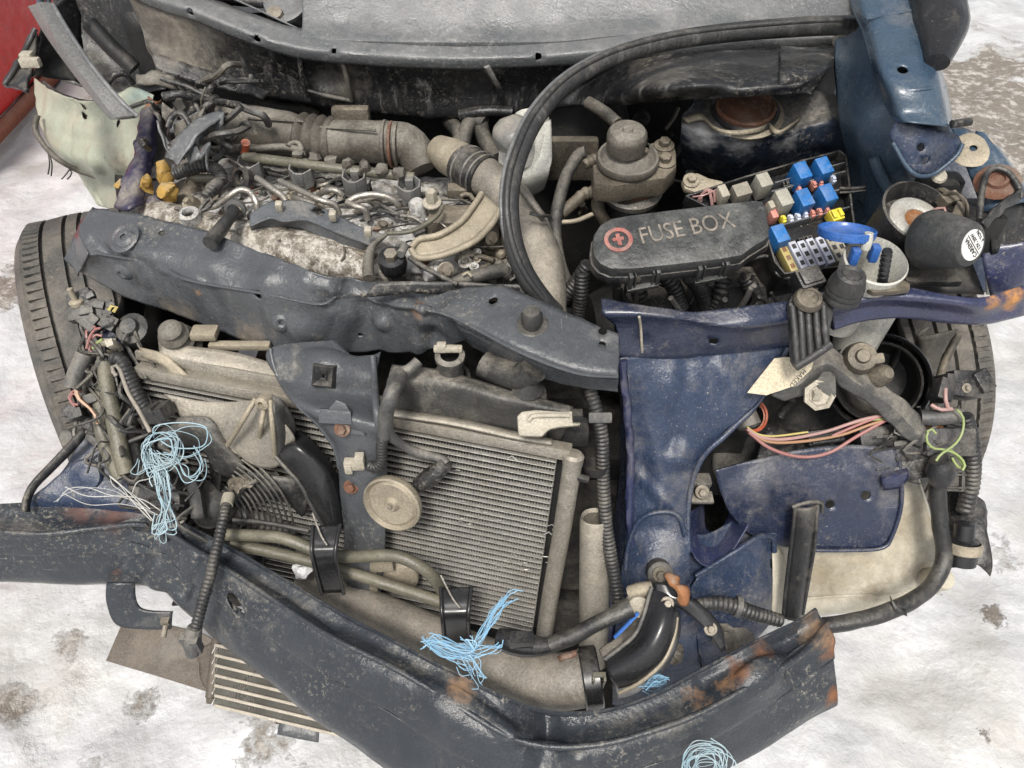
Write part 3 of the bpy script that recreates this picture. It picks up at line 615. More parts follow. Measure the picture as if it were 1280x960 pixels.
sheet('strut_bracket', [Ps([(854, 148, .812), (876, 142, .815), (890, 156, .812), (912, 163, .811), (945, 160, .812), (962, 154, .812), (975, 163, .81), (1000, 146, .815)]), Ps([(860, 154, .808), (878, 150, .81), (894, 163, .806), (915, 169, .806), (945, 166, .806), (960, 160, .806), (972, 168, .806), (998, 152, .81)])], M_tan, car, res=.006, thick=.004, crumple=.0015, cs=20)
# --- inner wing blue sheet between tower and rail
sheet('blue_inner_wing', [
    Ps([(1044, 50, .90), (1046, 100, .86), (1050, 150, .82), (1058, 200, .76), (1062, 260, .70), (1072, 330, .62)]),
    Ps([(1066, 40, .92), (1070, 100, .88), (1076, 160, .84), (1085, 210, .78), (1095, 270, .71), (1110, 340, .62)]),
    Ps([(1084, 20, .95), (1100, 90, .91), (1126, 148, .87), (1134, 200, .82), (1150, 240, .76), (1165, 330, .64)])], M_wing, car, res=.008, thick=.002, crumple=.004, cs=14)
tube('wing_stiffener', Ps([(1092, 196, .81), (1102, 222, .785), (1116, 250, .755)]), .008, M_wing, car, seg=10)
tube('tray_wire', Ps([(1050, 236, .76), (1065, 236, .765), (1082, 234, .77)]), .003, M_black, car, seg=8)
tube('tray_wire', Ps([(1050, 241, .757), (1065, 240, .762), (1082, 238, .767)]), .002, M_black, car, seg=8)
# --- blue upper rail (fender) at right
def railrow(l): return Ps(l)
sheet('upper_wing_rail', [
    Ps([(1062, -30, .97), (1066, 10, .955), (1078, 40, .945), (1088, 80, .93), (1100, 112, .915), (1112, 140, .90), (1122, 152, .895)]),
    Ps([(1082, -30, .985), (1086, 10, .97), (1098, 40, .958), (1106, 80, .945), (1118, 112, .93), (1130, 140, .91), (1140, 154, .905)]),
    Ps([(1130, -30, .985), (1140, 10, .97), (1146, 40, .96), (1156, 80, .945), (1166, 112, .93), (1174, 140, .91), (1180, 158, .90)]),
    Ps([(1148, -30, .97), (1154, 10, .955), (1162, 40, .945), (1172, 80, .93), (1180, 112, .91), (1186, 140, .89), (1188, 160, .88)]),
    Ps([(1150, -30, .90), (1156, 10, .885), (1164, 40, .875), (1174, 80, .86), (1183, 112, .84), (1188, 140, .82), (1190, 162, .81)])],
    M_rail, car, res=.006, thick=.002, crumple=.0012, cs=10, creases=(), holes=[(P(1128, 88, .944), .0065)])
for l in ([(1082, 24, .966), (1110, 18, .969), (1138, 14, .97), (1154, 12, .957)], [(1112, 114, .926), (1140, 113, .932), (1165, 110, .932), (1180, 109, .914)]):
    tube('sealer_seam', Ps(l), .0022, M_rail, car, seg=6)
# mirror housing
mp = P(1172, 20, 1.0)
mk('door_mirror', *merge([tubegeo([P(1160, -60, 1.0), P(1168, -10, .98), P(1176, 30, .965), P(1172, 78, .95)], [.022, .036, .034, .014], seg=16, flat=.8)]), M_blackc, car, 50)
# triangular gusset and flat end of the rail
n_g = nrm(P(1115, 158, .89), P(1200, 176, .87), P(1150, 218, .83))
sheet('rail_gusset', [Ps([(1122, 150, .897), (1150, 158, .893), (1180, 164, .885), (1196, 168, .875), (1202, 180, .865)]), Ps([(1112, 166, .882), (1140, 182, .873), (1165, 190, .865), (1186, 192, .858), (1196, 192, .856)]), Ps([(1116, 178, .872), (1132, 206, .85), (1146, 218, .84), (1164, 218, .836), (1182, 206, .845)])], M_navyd, car, res=.005, thick=.0025, crumple=.001, rr=True,
      holes=[(P(1151, 184, .872), .0055), (P(1172, 182, .867), .0055), (P(1156, 200, .856), .0055)])
tube('gusset_edge', Ps([(1116, 178, .874), (1132, 206, .852), (1146, 219, .842), (1164, 219, .838), (1182, 207, .847), (1197, 193, .858), (1203, 180, .867)]), .0028, M_rail, car, seg=8)
sheet('rail_end_plate', [Ps([(1190, 162, .86), (1200, 190, .85), (1215, 225, .83), (1228, 265, .81)]), Ps([(1205, 162, .865), (1222, 190, .855), (1236, 225, .84), (1248, 262, .82)]), Ps([(1228, 166, .87), (1246, 190, .86), (1266, 220, .845), (1284, 252, .83)]), Ps([(1236, 170, .855), (1256, 196, .845), (1276, 228, .83), (1296, 262, .81)])], M_rail, car, res=.005, thick=.0025, crumple=.0015,
      holes=[(P(1214, 166, .866), .006)])
lathe('mounting_pad', [(.0045, .003), (.006, .004), (.018, .003), (.026, .0)], P(1216, 187, .857), nrm(P(1205, 170, .865), P(1240, 190, .86), P(1222, 210, .847)), M_tan, car, seg=28)
lathe('rusty_mount', [(0, .003), (.007, .003), (.008, .006), (.012, .006), (.014, .002), (.022, .001), (.026, -.002)], P(1247, 226, .846), nrm(P(1225, 215, .84), P(1265, 220, .845), P(1250, 245, .83)), M_rustm, car, seg=24)
tube('lamp_pocket_rim', Ps([(1224, 275, .83), (1228, 235, .85), (1238, 212, .858), (1258, 214, .858), (1272, 232, .85), (1276, 248, .84)]), .004, M_black, car, seg=8)
shard('lamp_pocket_strap', Ps([(1226, 278, .84), (1246, 258, .845), (1276, 236, .85), (1234, 284, .83), (1256, 262, .835), (1282, 244, .84)]), M_black, th=.004, cru=.001)
sheet('wing_flap', [Ps([(1240, 262, .82), (1262, 255, .82), (1290, 250, .82)]), Ps([(1238, 290, .79), (1262, 284, .79), (1290, 278, .79)]), Ps([(1240, 318, .76), (1262, 312, .76), (1290, 306, .76)])], M_black, car, res=.008, thick=.003, crumple=.002)
sheet('wing_tip_sheet', [Ps([(1225, 300, .77), (1250, 306, .77), (1290, 300, .78)]), Ps([(1232, 340, .74), (1255, 340, .74), (1290, 330, .75)]), Ps([(1238, 372, .70), (1260, 366, .71), (1290, 352, .72)])], M_violet, car, res=.008, thick=.002, crumple=.004)
tube('wing_clip_stub', Ps([(1190, 155, .9), (1204, 153, .9), (1213, 152, .9)]), .005, M_black, car, seg=8)
mk('fixing_screw', *merge([lathegeo([(0, .004), (.008, .003), (.010, 0), (.0075, -.003)], P(1174, 220, .83), (-.1, -.6, .8), 18)]), M_cast, car)

sheet('rail_shade_backing', [Ps([(1066, -30, .93), (1084, 40, .905), (1108, 112, .88), (1130, 150, .86)]), Ps([(1148, -30, .92), (1162, 40, .90), (1182, 112, .87), (1190, 155, .85)])], M_dark, car, res=.012, thick=.002)  # near-black sheet added so the rail holes look shaded inside
sheet('wing_backing', [Ps([(1100, 150, .82), (1150, 150, .82), (1200, 160, .80), (1245, 180, .80)]), Ps([(1110, 220, .77), (1160, 220, .77), (1215, 225, .77), (1275, 235, .77)]), Ps([(1120, 290, .70), (1170, 295, .70), (1225, 300, .70), (1290, 300, .70)]), Ps([(1120, 360, .62), (1170, 365, .62), (1225, 365, .62), (1290, 360, .62)])], M_navyd, car, res=.01, thick=.002, crumple=.006)  # inner wing carried on as a dark sheet, standing in for shade in the gaps
sheet('left_shade_backing', [Ps([(150, 95, .66), (200, 110, .66), (260, 120, .66)]), Ps([(140, 200, .6), (200, 200, .62), (250, 200, .64)]), Ps([(150, 300, .55), (200, 300, .58), (250, 300, .6)])], M_dark, car, res=.012, thick=.002, crumple=.008)  # dark sheet added so the gaps on the left look shaded

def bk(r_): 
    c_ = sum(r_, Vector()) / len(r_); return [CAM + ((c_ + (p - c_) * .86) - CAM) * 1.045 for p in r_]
sheet('wing_hole_shade', [bk(g0), bk(g1), bk(g2), bk(g3)], M_dark, car, res=.012, thick=.002, crumple=.002)  # near-black inset copy of the wing, added so its holes look shaded
# ---------------------------------------------------------------- black upper support (crumpled), left to centre
r_b = [(118, 260, .725), (180, 270, .73), (260, 290, .735), (330, 316, .735), (400, 342, .73), (450, 352, .715), (500, 352, .71), (560, 362, .72), (620, 356, .735), (680, 378, .735), (740, 404, .725), (774, 418, .72)]
r_m = [(98, 285, .715), (160, 305, .72), (240, 322, .72), (320, 345, .72), (400, 362, .712), (440, 368, .70), (470, 376, .70), (530, 384, .715), (570, 392, .725), (650, 430, .725), (720, 458, .718), (773, 466, .712)]
r_f = [(112, 318, .70), (170, 326, .70), (250, 352, .70), (330, 368, .70), (400, 380, .695), (440, 378, .685), (465, 384, .68), (525, 390, .70), (560, 405, .70), (650, 448, .70), (720, 470, .69), (773, 474, .685)]
r_d = [(88, 330, .64), (150, 368, .63), (230, 396, .62), (320, 430, .61), (390, 446, .60), (440, 440, .60), (468, 440, .605), (522, 440, .62), (580, 430, .655), (650, 462, .665), (720, 484, .66), (772, 490, .655)]
hs_ = [(P(203, 292, .727), .0055), (P(212, 346, .706), .0055), (P(325, 366, .7), .005), (P(323, 368, .698), .006), (P(254, 392, .632), .005), (P(462, 391, .675), .0065), (P(617, 377, .731), .0065), (P(753, 415, .722), .006), (P(752, 433, .717), .006), (P(450, 421, .63), .006)]
dn = [(P(155, 297, .722), .024, .005), (P(300, 330, .728), .05, -.008), (P(390, 350, .72), .04, .008), (P(460, 365, .705), .05, -.014), (P(540, 380, .715), .03, -.008), (P(380, 405, .65), .035, .010), (P(175, 345, .68), .03, .006), (P(540, 415, .66), .03, -.014), (P(480, 400, .66), .02, .01)]
FOLDS = [(P(452, 356, .715), P(424, 442, .61), .02, .010), (P(440, 360, .715), P(470, 440, .61), .016, -.009), (P(530, 386, .712), P(522, 440, .625), .014, .011), (P(560, 398, .71), P(578, 432, .655), .016, -.008), (P(398, 352, .72), P(412, 384, .69), .014, -.007), (P(205, 334, .70), P(172, 300, .722), .012, .004), (P(330, 350, .72), P(345, 400, .66), .02, .005), (P(500, 356, .712), P(560, 390, .712), .014, -.008), (P(370, 346, .73), P(440, 372, .70), .012, .006), (P(120, 300, .71), P(150, 330, .695), .014, -.006), (P(260, 350, .702), P(280, 410, .63), .016, -.004)]
sp = sheet('upper_support', [Ps(r_b), Ps(r_m), Ps(r_f), Ps(r_d)], M_cross, car, res=.0045, thick=.0025, creases=(2,), holes=hs_, dents=dn, folds=FOLDS, crumple=.0024, cs=16, edge=.0015, maxn=220)
tube('support_fold', Ps([(118, 316, .702), (170, 325, .702), (205, 334, .702), (235, 350, .702), (330, 367, .702), (396, 380, .697), (418, 372, .70), (424, 362, .702)]), .0022, M_cross, sp, seg=6)
tube('support_fold', Ps([(530, 386, .716), (570, 398, .722), (650, 440, .722), (720, 466, .712), (772, 471, .706)]), .0022, M_cross, sp, seg=6)
sheet('support_end', [Ps([(118, 260, .724), (104, 278, .71), (92, 300, .69), (80, 322, .66)]), Ps([(102, 284, .715), (100, 300, .70), (96, 318, .675), (92, 334, .645)]), Ps([(112, 318, .70), (108, 325, .685), (104, 332, .665), (98, 345, .635)])], M_cross, sp, res=.005, thick=.0025, crumple=.004, cs=22, edge=.002)
lathe('support_boss', [(.004, .003), (.006, .004), (.012, .003), (.015, .0), (.019, .0015), (.023, 0)], P(155, 297, .727), nrm(P(120, 280, .722), P(200, 300, .728), P(150, 320, .708)), M_cross, sp, seg=28)
lathe('support_grommet', [(.003, .002), (.006, .004), (.010, .003), (.014, -.001)], P(154, 341, .69), nrm(P(120, 330, .69), P(200, 350, .69), P(150, 365, .64)), M_cross, sp, seg=20)
lathe('support_grommet', [(.003, .002), (.006, .004), (.010, .003), (.014, -.001)], P(352, 403, .662), (.05, -.9, .35), M_cross, sp, seg=20)
bolt('rubber_stop', P(665, 408, .727), (-.03, -.15, 1), .013, M_rubber, sp, h=.022, washer=1.55)
lathe('rubber_stop', [(.011, .0), (.0115, .024), (.009, .028), (0, .029)], P(665, 409, .728), (-.03, -.15, 1), M_rubber, sp, seg=20)
# crushed black member behind it
sheet('rear_support_lip', [Ps([(455, 372, .72), (520, 366, .72), (600, 366, .715), (660, 372, .72)]), Ps([(470, 352, .735), (530, 352, .735), (600, 354, .73), (650, 356, .735)])], M_black, car, res=.007, thick=.003, crumple=.003, cs=25)
# ---------------------------------------------------------------- centre post with lamp-bracket cup
# ---------------------------------------------------------------- radiator pack
A_, B_, C_ = P(165, 470, .585), P(722, 578, .565), P(706, 806, .24)
RN = nrm(A_, B_, C_)
ux = (B_ - A_).normalized(); uy = RN.cross(ux).normalized()
if uy.z > 0: uy = -uy
Wd = (B_ - A_).length; Hd = (C_ - B_).dot(uy)
def RP(u, v, o=0): return A_ + ux * u + uy * v + RN * o
rad = mk('radiator', *merge([boxgeo(RP(Wd / 2, Hd / 2, -.022), (Wd - .01, Hd, .004), (ux, -uy, RN))]), M_dark, car, 30)
NT = 34; gap = Hd / NT
t0 = None; f0 = None
for i in range(NT):
    v = (i + .5) * gap
    tv, tf = boxgeo(RP(Wd / 2 - .012, v, -.006), (Wd - .03, .0016, .018), (ux, -uy, RN))
    if t0 is None: t0 = mk('cooling_tube', tv, tf, M_rad, rad, 30, 0, .0008)
    else: clone(t0, WL[t0.name] + uy * (i * gap), rad)
    fv = []; ff = []; nz_ = 300
    for k in range(nz_ + 1):
        u = .004 + (Wd - .032) * k / nz_; e = (.5 if k % 2 else -.5) * (gap - .003)
        fv += [RP(u, v + gap / 2 + e, -.0004), RP(u + .0006, v + gap / 2 + e, -.010)]
    for k in range(nz_): ff.append((2 * k, 2 * k + 2, 2 * k + 3, 2 * k + 1))
    if f0 is None: f0 = mk('fin_strip', fv, ff, M_fin, rad, 0)
    else: clone(f0, WL[f0.name] + uy * (i * gap), rad)
# bent fin damage: little bright ribbons
for (a, b) in ((690, 572), (678, 566), (697, 662), (686, 668), (702, 650), (640, 573)):
    tube('bent_fin', [PL(a - 6, b, RP(0, 0, .002), RN), PL(a, b - 3, RP(0, 0, .004), RN), PL(a + 6, b + 2, RP(0, 0, .002), RN)], .0012, M_rad, rad, seg=5)
rq = random.Random(3)
for k in range(46):
    cx_, cy_ = rq.choice([(690, 572), (697, 660), (640, 575), (600, 640), (660, 700), (560, 600)]); a = cx_ + rq.gauss(0, 16); b = cy_ + rq.gauss(0, 9)
    if b < 545 + (a - 490) * .26 or a > 706: continue
    tube('bent_fin', [PL(a - rq.uniform(2, 5), b + rq.uniform(-2, 2), RP(0, 0, .004), RN), PL(a, b - rq.uniform(0, 3), RP(0, 0, .006), RN), PL(a + rq.uniform(2, 5), b + rq.uniform(-2, 2), RP(0, 0, .004), RN)], .0007, M_rad, rad, seg=4)
tube('radiator_end_tube', [RP(Wd - .006, -.010, .004), RP(Wd - .006, Hd * .3, .004), RP(Wd - .008, Hd * .7, .004), RP(Wd - .008, Hd * 1.06, .004)], .0125, M_radend, rad, seg=16)
lathe('end_tube_cap', [(.0135, 0), (.0138, .012), (.010, .016), (0, .017)], RP(Wd - .006, .0, .004), -uy, M_radend, rad, seg=16)
box('radiator_top_rail', RP(Wd / 2, -.012, -.002), (Wd - .02, .016, .020), M_radend, rad, (ux, -uy, RN), bevel=.002)
box('radiator_top_flange', RP(Wd / 2 - .02, -.030, -.010), (Wd - .05, .014, .006), M_radend, rad, (ux, -uy, RN), bevel=.002)
# receiver bottle and its shroud at right of the radiator
n_ = RN
lathe('drier_bottle', [(.016, .215), (.019, .22), (.021, .215), (.022, 0), (.022, -.04), (0, -.045)], P(742, 800, .27), (P(745, 585, .55) - P(742, 800, .27)), M_radend, car, seg=24)
mk('drier_bottle_neck', *merge([lathegeo([(.0, .0), (.014, .0), (.0165, .012)], P(744, 590, .545), (P(745, 585, .55) - P(742, 800, .27)), 20), tubegeo([P(722, 596, .55), P(736, 600, .548)], .005, seg=10)]), M_dark, car)
# top hose stub bracket, cream
br = [(646, 520), (652, 514), (670, 512), (700, 514), (722, 513), (727, 520), (726, 532), (700, 534), (686, 537), (678, 546), (648, 545)]
b0 = PL(685, 528, A_ + RN * .03, RN)
plate('cream_mount', br, b0, (0, -.6, .8), .012, M_cast, car, bevel=.004)
tube('cream_mount_rib', [PL(a, b, b0 + Vector((0, -.002, .003)), Vector((0, -.6, .8)).normalized()) for (a, b) in ((660, 526), (666, 520), (685, 519), (712, 519))], .003, M_cast, car, seg=8)
box('mount_rubber', P(712, 540, .57), (.05, .03, .03), M_rubber, car, bevel=.006)
box('mount_bush', b0 + Vector((.035, 0, .012)), (.012, .012, .012), M_dark, car, bevel=.001)
# header tank (black plastic) behind the core, right half
TK = [P(500, 487, .62), P(560, 498, .622), P(640, 516, .62), P(722, 532, .61)]
sheet('header_tank', [[P(490, 456, .645), P(560, 464, .65), P(640, 488, .65), P(716, 508, .64)], [P(486, 474, .645), P(556, 480, .65), P(632, 502, .65), P(716, 520, .635)], [P(486, 500, .61), P(556, 510, .61), P(632, 528, .605), P(705, 542, .60)], [P(488, 520, .585), P(556, 528, .585), P(632, 542, .58), P(700, 552, .575)]], M_tank, car, res=.006, thick=.004, crumple=.0025, cs=12)
sheet('header_seam', [[P(486, 512, .60), P(556, 521, .60), P(632, 537, .595), P(690, 549, .59)], [P(486, 520, .60), P(556, 530, .60), P(632, 546, .595), P(690, 556, .59)]], M_radend, car, res=.006, thick=.004, crumple=.001)
lathe('filler_neck', [(.016, -.035), (.0165, 0), (.0165, .02), (.019, .022), (.019, .028), (.012, .03)], P(564, 462, .65), (0, -.12, 1), M_tank, car, seg=24)
lathe('neck_collar', [(.02, 0), (.025, .002), (.025, -.008), (.02, -.012)], P(564, 472, .64), (0, -.12, 1), M_black, car, seg=24)
mk('neck_clip', *merge([boxgeo(P(560, 436, .685), (.036, .008, .008)), boxgeo(P(552, 434, .687), (.012, .01, .012))]), M_cast, car, 30, 0, .002)
lathe('hose_bellows', [(.024, -.012), (.027, -.004), (.022, .002), (.025, .008), (.018, .014), (.020, .022), (.012, .034), (.010, .05)], P(658, 496, .635), (.05, -.2, 1), M_tank, car, seg=24)
tube('dark_hose', [P(605, 455, .66), P(620, 462, .66), P(650, 470, .67), P(668, 460, .69)], .018, M_blkhose, car, seg=14)
# left part: fan shroud, brackets, bellows mount
sheet('upper_shroud', [Ps([(205, 430, .625), (290, 440, .62), (345, 455, .61)]), Ps([(200, 445, .615), (285, 462, .61), (352, 480, .60)]), Ps([(200, 462, .585), (285, 485, .58), (380, 510, .57)])], M_radend, car, res=.007, thick=.003, crumple=.0025)
box('shroud_step', P(300, 432, .62), (.085, .012, .010), M_tan, car, bevel=.003)
box('shroud_step', P(256, 416, .635), (.036, .024, .012), M_tan, car, bevel=.004)
lathe('ribbed_mount', [(.026, -.03), (.03, -.026), (.024, -.02), (.025, -.01), (.018, -.004), (.021, .004), (.014, .012), (.016, .018), (.010, .024), (0, .025)], P(218, 420, .635), (.05, -.35, .9), M_hose, car, seg=24)
sheet('bracket_arm', [Ps([(176, 434, .62), (205, 442, .62), (222, 456, .61), (236, 470, .60)]), Ps([(178, 446, .61), (200, 454, .61), (214, 466, .60), (218, 476, .59)])], M_tan, car, res=.006, thick=.005, crumple=.001)
lathe('fan_motor_cap', [(.0, .03), (.011, .03), (.013, .022), (.022, .018), (.024, -.03)], P(172, 415, .62), (.0, -.5, .8), M_tank, car, seg=20)
# fan shroud: big dusty plastic with ribs
fs_n = (RN + Vector((0, 0, .12))).normalized(); f0p = RP(0, 0, .030)
def FP(a, b, o=.03): return PL(a, b, RP(0, 0, o), RN)
sheet('fan_shroud', [[FP(205, 492, .02), FP(260, 502, .02), FP(318, 500, .03), FP(340, 492, .04)], [FP(225, 520, .03), FP(275, 528, .035), FP(318, 530, .045), FP(352, 520, .05)], [FP(232, 528, .03), FP(290, 560, .04), FP(330, 566, .05), FP(368, 545, .05)], [FP(285, 560, .035), FP(315, 580, .04), FP(345, 584, .045), FP(368, 562, .045)]], M_radend, car, res=.006, thick=.003, crumple=.003, cs=12)
for (a, b) in (((320, 498), (285, 556)), ((338, 500), (344, 572)), ((330, 512), (324, 545))):
    tube('shroud_rib', [FP(*a, .054), FP((a[0] + b[0]) / 2, (a[1] + b[1]) / 2, .066), FP(*b, .05)], .0035, M_tan, car, seg=8)
lathe('shroud_boss', [(.006, 0), (.009, .002), (.009, .016), (.004, .018), (.003, .01)], FP(334, 497, .045), RN, M_tan, car, seg=16)
sheet('shroud_wall', [[FP(340, 494, .045), FP(352, 500, .045), FP(366, 520, .04), FP(370, 540, .035)], [FP(342, 520, .065), FP(350, 530, .06), FP(358, 545, .05), FP(362, 556, .045)], [FP(344, 572, .05), FP(348, 572, .05), FP(350, 571, .05), FP(352, 568, .05)]], M_tank, car, res=.006, thick=.003)
cup = [Ps([(418, 425, .655), (440, 445, .65), (462, 445, .645), (476, 440, .64)]), Ps([(338, 436, .645), (370, 440, .65), (420, 455, .655), (470, 470, .635)]), Ps([(345, 470, .625), (380, 480, .63), (420, 490, .63), (472, 500, .61)])]
for (l, o_) in (([(372, 505), (395, 512), (430, 520), (474, 530)], .055), ([(398, 530), (412, 536), (440, 542), (478, 555)], .05), ([(420, 565), (432, 570), (452, 578), (480, 590)], .045), ([(426, 620), (438, 625), (458, 632), (482, 640)], .04), ([(430, 690), (440, 695), (462, 700), (480, 705)], .035), ([(430, 740), (440, 745), (462, 750), (474, 752)], .03)):
    cup.append([FP(a, b, o_ + (.008 if q_ in (1, 2) else 0)) for q_, (a, b) in enumerate(l)])
post = sheet('centre_post', cup, M_cross, car, res=.005, thick=.003, crumple=.002, cs=14, dents=[(P(405, 462, .645), .05, .012), (P(405, 470, .64), .012, -.008)])
tube('post_edge', [P(338, 436, .648), P(342, 455, .635), P(352, 480, .622), FP(373, 507, .055), FP(398, 531, .05), FP(418, 560, .046), FP(424, 585, .042)], .003, M_cross, post, seg=8)
tube('post_edge', [P(466, 446, .647), P(468, 475, .635), FP(471, 515, .056), FP(476, 550, .05), FP(480, 600, .042)], .005, M_cross, post, seg=8)
lathe('square_socket', [(.003, .004), (.006, .006), (.007, .003), (.017, .008), (.019, .006), (.021, -.004)], P(405, 470, .652), (.0, -.75, .65), M_black, post, seg=4, hint=Vector((1, .2, .9)))
nn_ = Vector((-.05, -.85, .5))
plate('post_tab', [(399, 511), (438, 514), (440, 531), (398, 529)], FP(420, 522, .068), nn_, .006, M_cross, post)
plate('post_tab', [(410, 512), (420, 500), (432, 505), (437, 514)], FP(420, 508, .066), nn_, .004, M_cross, post)
plate('post_tab', [(414, 530), (446, 533), (458, 545), (440, 543)], FP(430, 536, .062), nn_, .004, M_cross, post)
bolt('post_bolt', FP(428, 536, .064), nn_, .006, M_rustm, post)
bolt('post_bolt', FP(439, 608, .05), nn_, .006, M_rustm, post)
mk('wiring_clip', *merge([boxgeo(FP(443, 580, .058), (.026, .012, .014)), boxgeo(FP(450, 576, .062), (.012, .014, .02)), boxgeo(FP(436, 584, .06), (.01, .012, .016))]), M_cast, car, 30, 0, .002)
# dark air duct (curved, smooth)
sheet('curved_duct', [[FP(344, 564, .02), FP(362, 550, .02), FP(374, 538, .02)], [FP(346, 568, .05), FP(368, 556, .058), FP(392, 552, .03)], [FP(372, 598, .055), FP(400, 588, .062), FP(418, 585, .03)], [FP(386, 626, .055), FP(410, 622, .06), FP(428, 618, .03)], [FP(408, 662, .05), FP(420, 662, .055), FP(431, 660, .03)]], M_blackc, car, res=.006, thick=.003, crumple=.001)
tube('duct_edge', [FP(344, 570, .052), FP(360, 588, .055), FP(376, 606, .057), FP(390, 634, .056), FP(408, 664, .052)], .003, M_tank, car, seg=8)
# lower fan shroud disc, hub, ribs
hub = FP(268, 632, .03)
sheet('shroud_ring', [[FP(196, 560, .035), FP(210, 528, .035), FP(245, 520, .035), FP(268, 528, .035), FP(300, 570, .03)], [FP(206, 566, .045), FP(222, 540, .045), FP(252, 540, .045), FP(275, 560, .045), FP(308, 590, .035)], [FP(212, 580, .03), FP(232, 560, .03), FP(258, 568, .03), FP(272, 592, .03), FP(312, 604, .02)]], M_tank, car, res=.006, thick=.003, crumple=.0025)
fan = lathe('fan_hub', [(0, .03), (.012, .032), (.02, .028), (.026, .016), (.030, .012), (.034, -.01)], hub, RN, M_tank, car, seg=28)
for k in range(12):
    r_ = .050 + .0085 * k; pts = []
    for a in range(-35, 62, 8):
        q = hub + (ux * math.cos(R(a)) - uy * math.sin(R(-a)) * -1) * r_ + RN * (.012 - .05 * (r_ - .05))
        pts.append(q)
    if k < 10: tube('grille_rib', pts, .0016, M_tank, fan, seg=6, step=.008)
tube('grille_spoke', [hub + ux * .04 + RN * .02, hub + ux * .09 - uy * .004 + RN * .016, hub + ux * .15 + RN * .01], .0035, M_tank, fan, seg=8)
tube('grille_spoke', [hub + ux * .03 - uy * .02 + RN * .02, hub + ux * .06 - uy * .06 + RN * .016, hub + ux * .08 - uy * .075 + RN * .012], .0035, M_tank, fan, seg=8)
for k in range(7):
    an = R(k * 52); d1 = ux * math.cos(an) + uy * math.sin(an); d2 = -ux * math.sin(an) + uy * math.cos(an)
    sheet('fan_blade', [[hub + d1 * .03 - RN * .01, hub + d1 * .07 + d2 * .006 - RN * .012, hub + d1 * .12 + d2 * .02 - RN * .014], [hub + d1 * .03 + d2 * .02 + RN * .004, hub + d1 * .07 + d2 * .035 + RN * .002, hub + d1 * .12 + d2 * .06 - RN * .002]], M_black, fan, res=.015, thick=.002)
sheet('shroud_plate', [[FP(290, 585, .03), FP(330, 592, .03), FP(370, 600, .025), FP(385, 625, .02)], [FP(300, 605, .035), FP(335, 612, .035), FP(365, 618, .03), FP(382, 640, .02)], [FP(315, 622, .02), FP(345, 626, .02), FP(362, 628, .02), FP(378, 645, .02)]], M_black, car, res=.008, thick=.003, crumple=.004)
# ---------------------------------------------------------------- horn
hn = (RN + Vector((-.12, -.05, .1))).normalized()
hc = FP(491, 629, .062)
horn = lathe('horn', [(0, .008), (.007, .009), (.009, .006), (.011, .003), (.030, .004), (.034, .001), (.0375, .007), (.040, .005), (.0405, -.001), (.039, -.006), (.034, -.012), (.026, -.016), (.012, -.024), (0, -.026)], hc, hn, M_horn, car, seg=44, smooth=30)
bolt('horn_screw', hc + hn * .007, hn, .0035, M_zinc, horn)
# second horn half hidden lower
h2 = lathe('lower_horn', [(0, .006), (.02, .004), (.026, .0), (.027, -.006), (.015, -.016), (0, -.018)], FP(500, 722, .03), (RN + Vector((.1, 0, .1))).normalized(), M_horn, car, seg=32)
plate('lower_horn_bracket', [(462, 704), (490, 702), (492, 714), (470, 716), (472, 740), (462, 738)], FP(475, 718, .045), RN, .003, M_tan, car)
# wiring: taped loom down the post to horn
tube('taped_loom', [P(522, 452, .675), P(512, 462, .67), P(500, 470, .665), FP(490, 490, .075), FP(483, 520, .07), FP(481, 545, .066)], [.007, .011, .010, .009, .0095, .009], M_tape, car, seg=12, wob=.0018)
tube('loom_branch', [FP(481, 540, .068), FP(477, 560, .066), FP(477, 575, .064), FP(470, 584, .063), FP(461, 582, .06)], .0075, M_conduit, car, seg=12, ridge=(.005, .16))
tube('loom_branch', [FP(484, 530, .07), FP(490, 545, .06), FP(505, 558, .045), FP(530, 568, .035), FP(552, 574, .035), FP(558, 580, .038)], .0065, M_tape, car, seg=10, wob=.0015)
mk('horn_plug', *merge([tubegeo([FP(558, 578, .038), FP(546, 590, .042), FP(532, 601, .045), FP(522, 606, .045)], [.009, .011, .0125, .010], seg=12, wob=.002)]), M_black, car, 40)
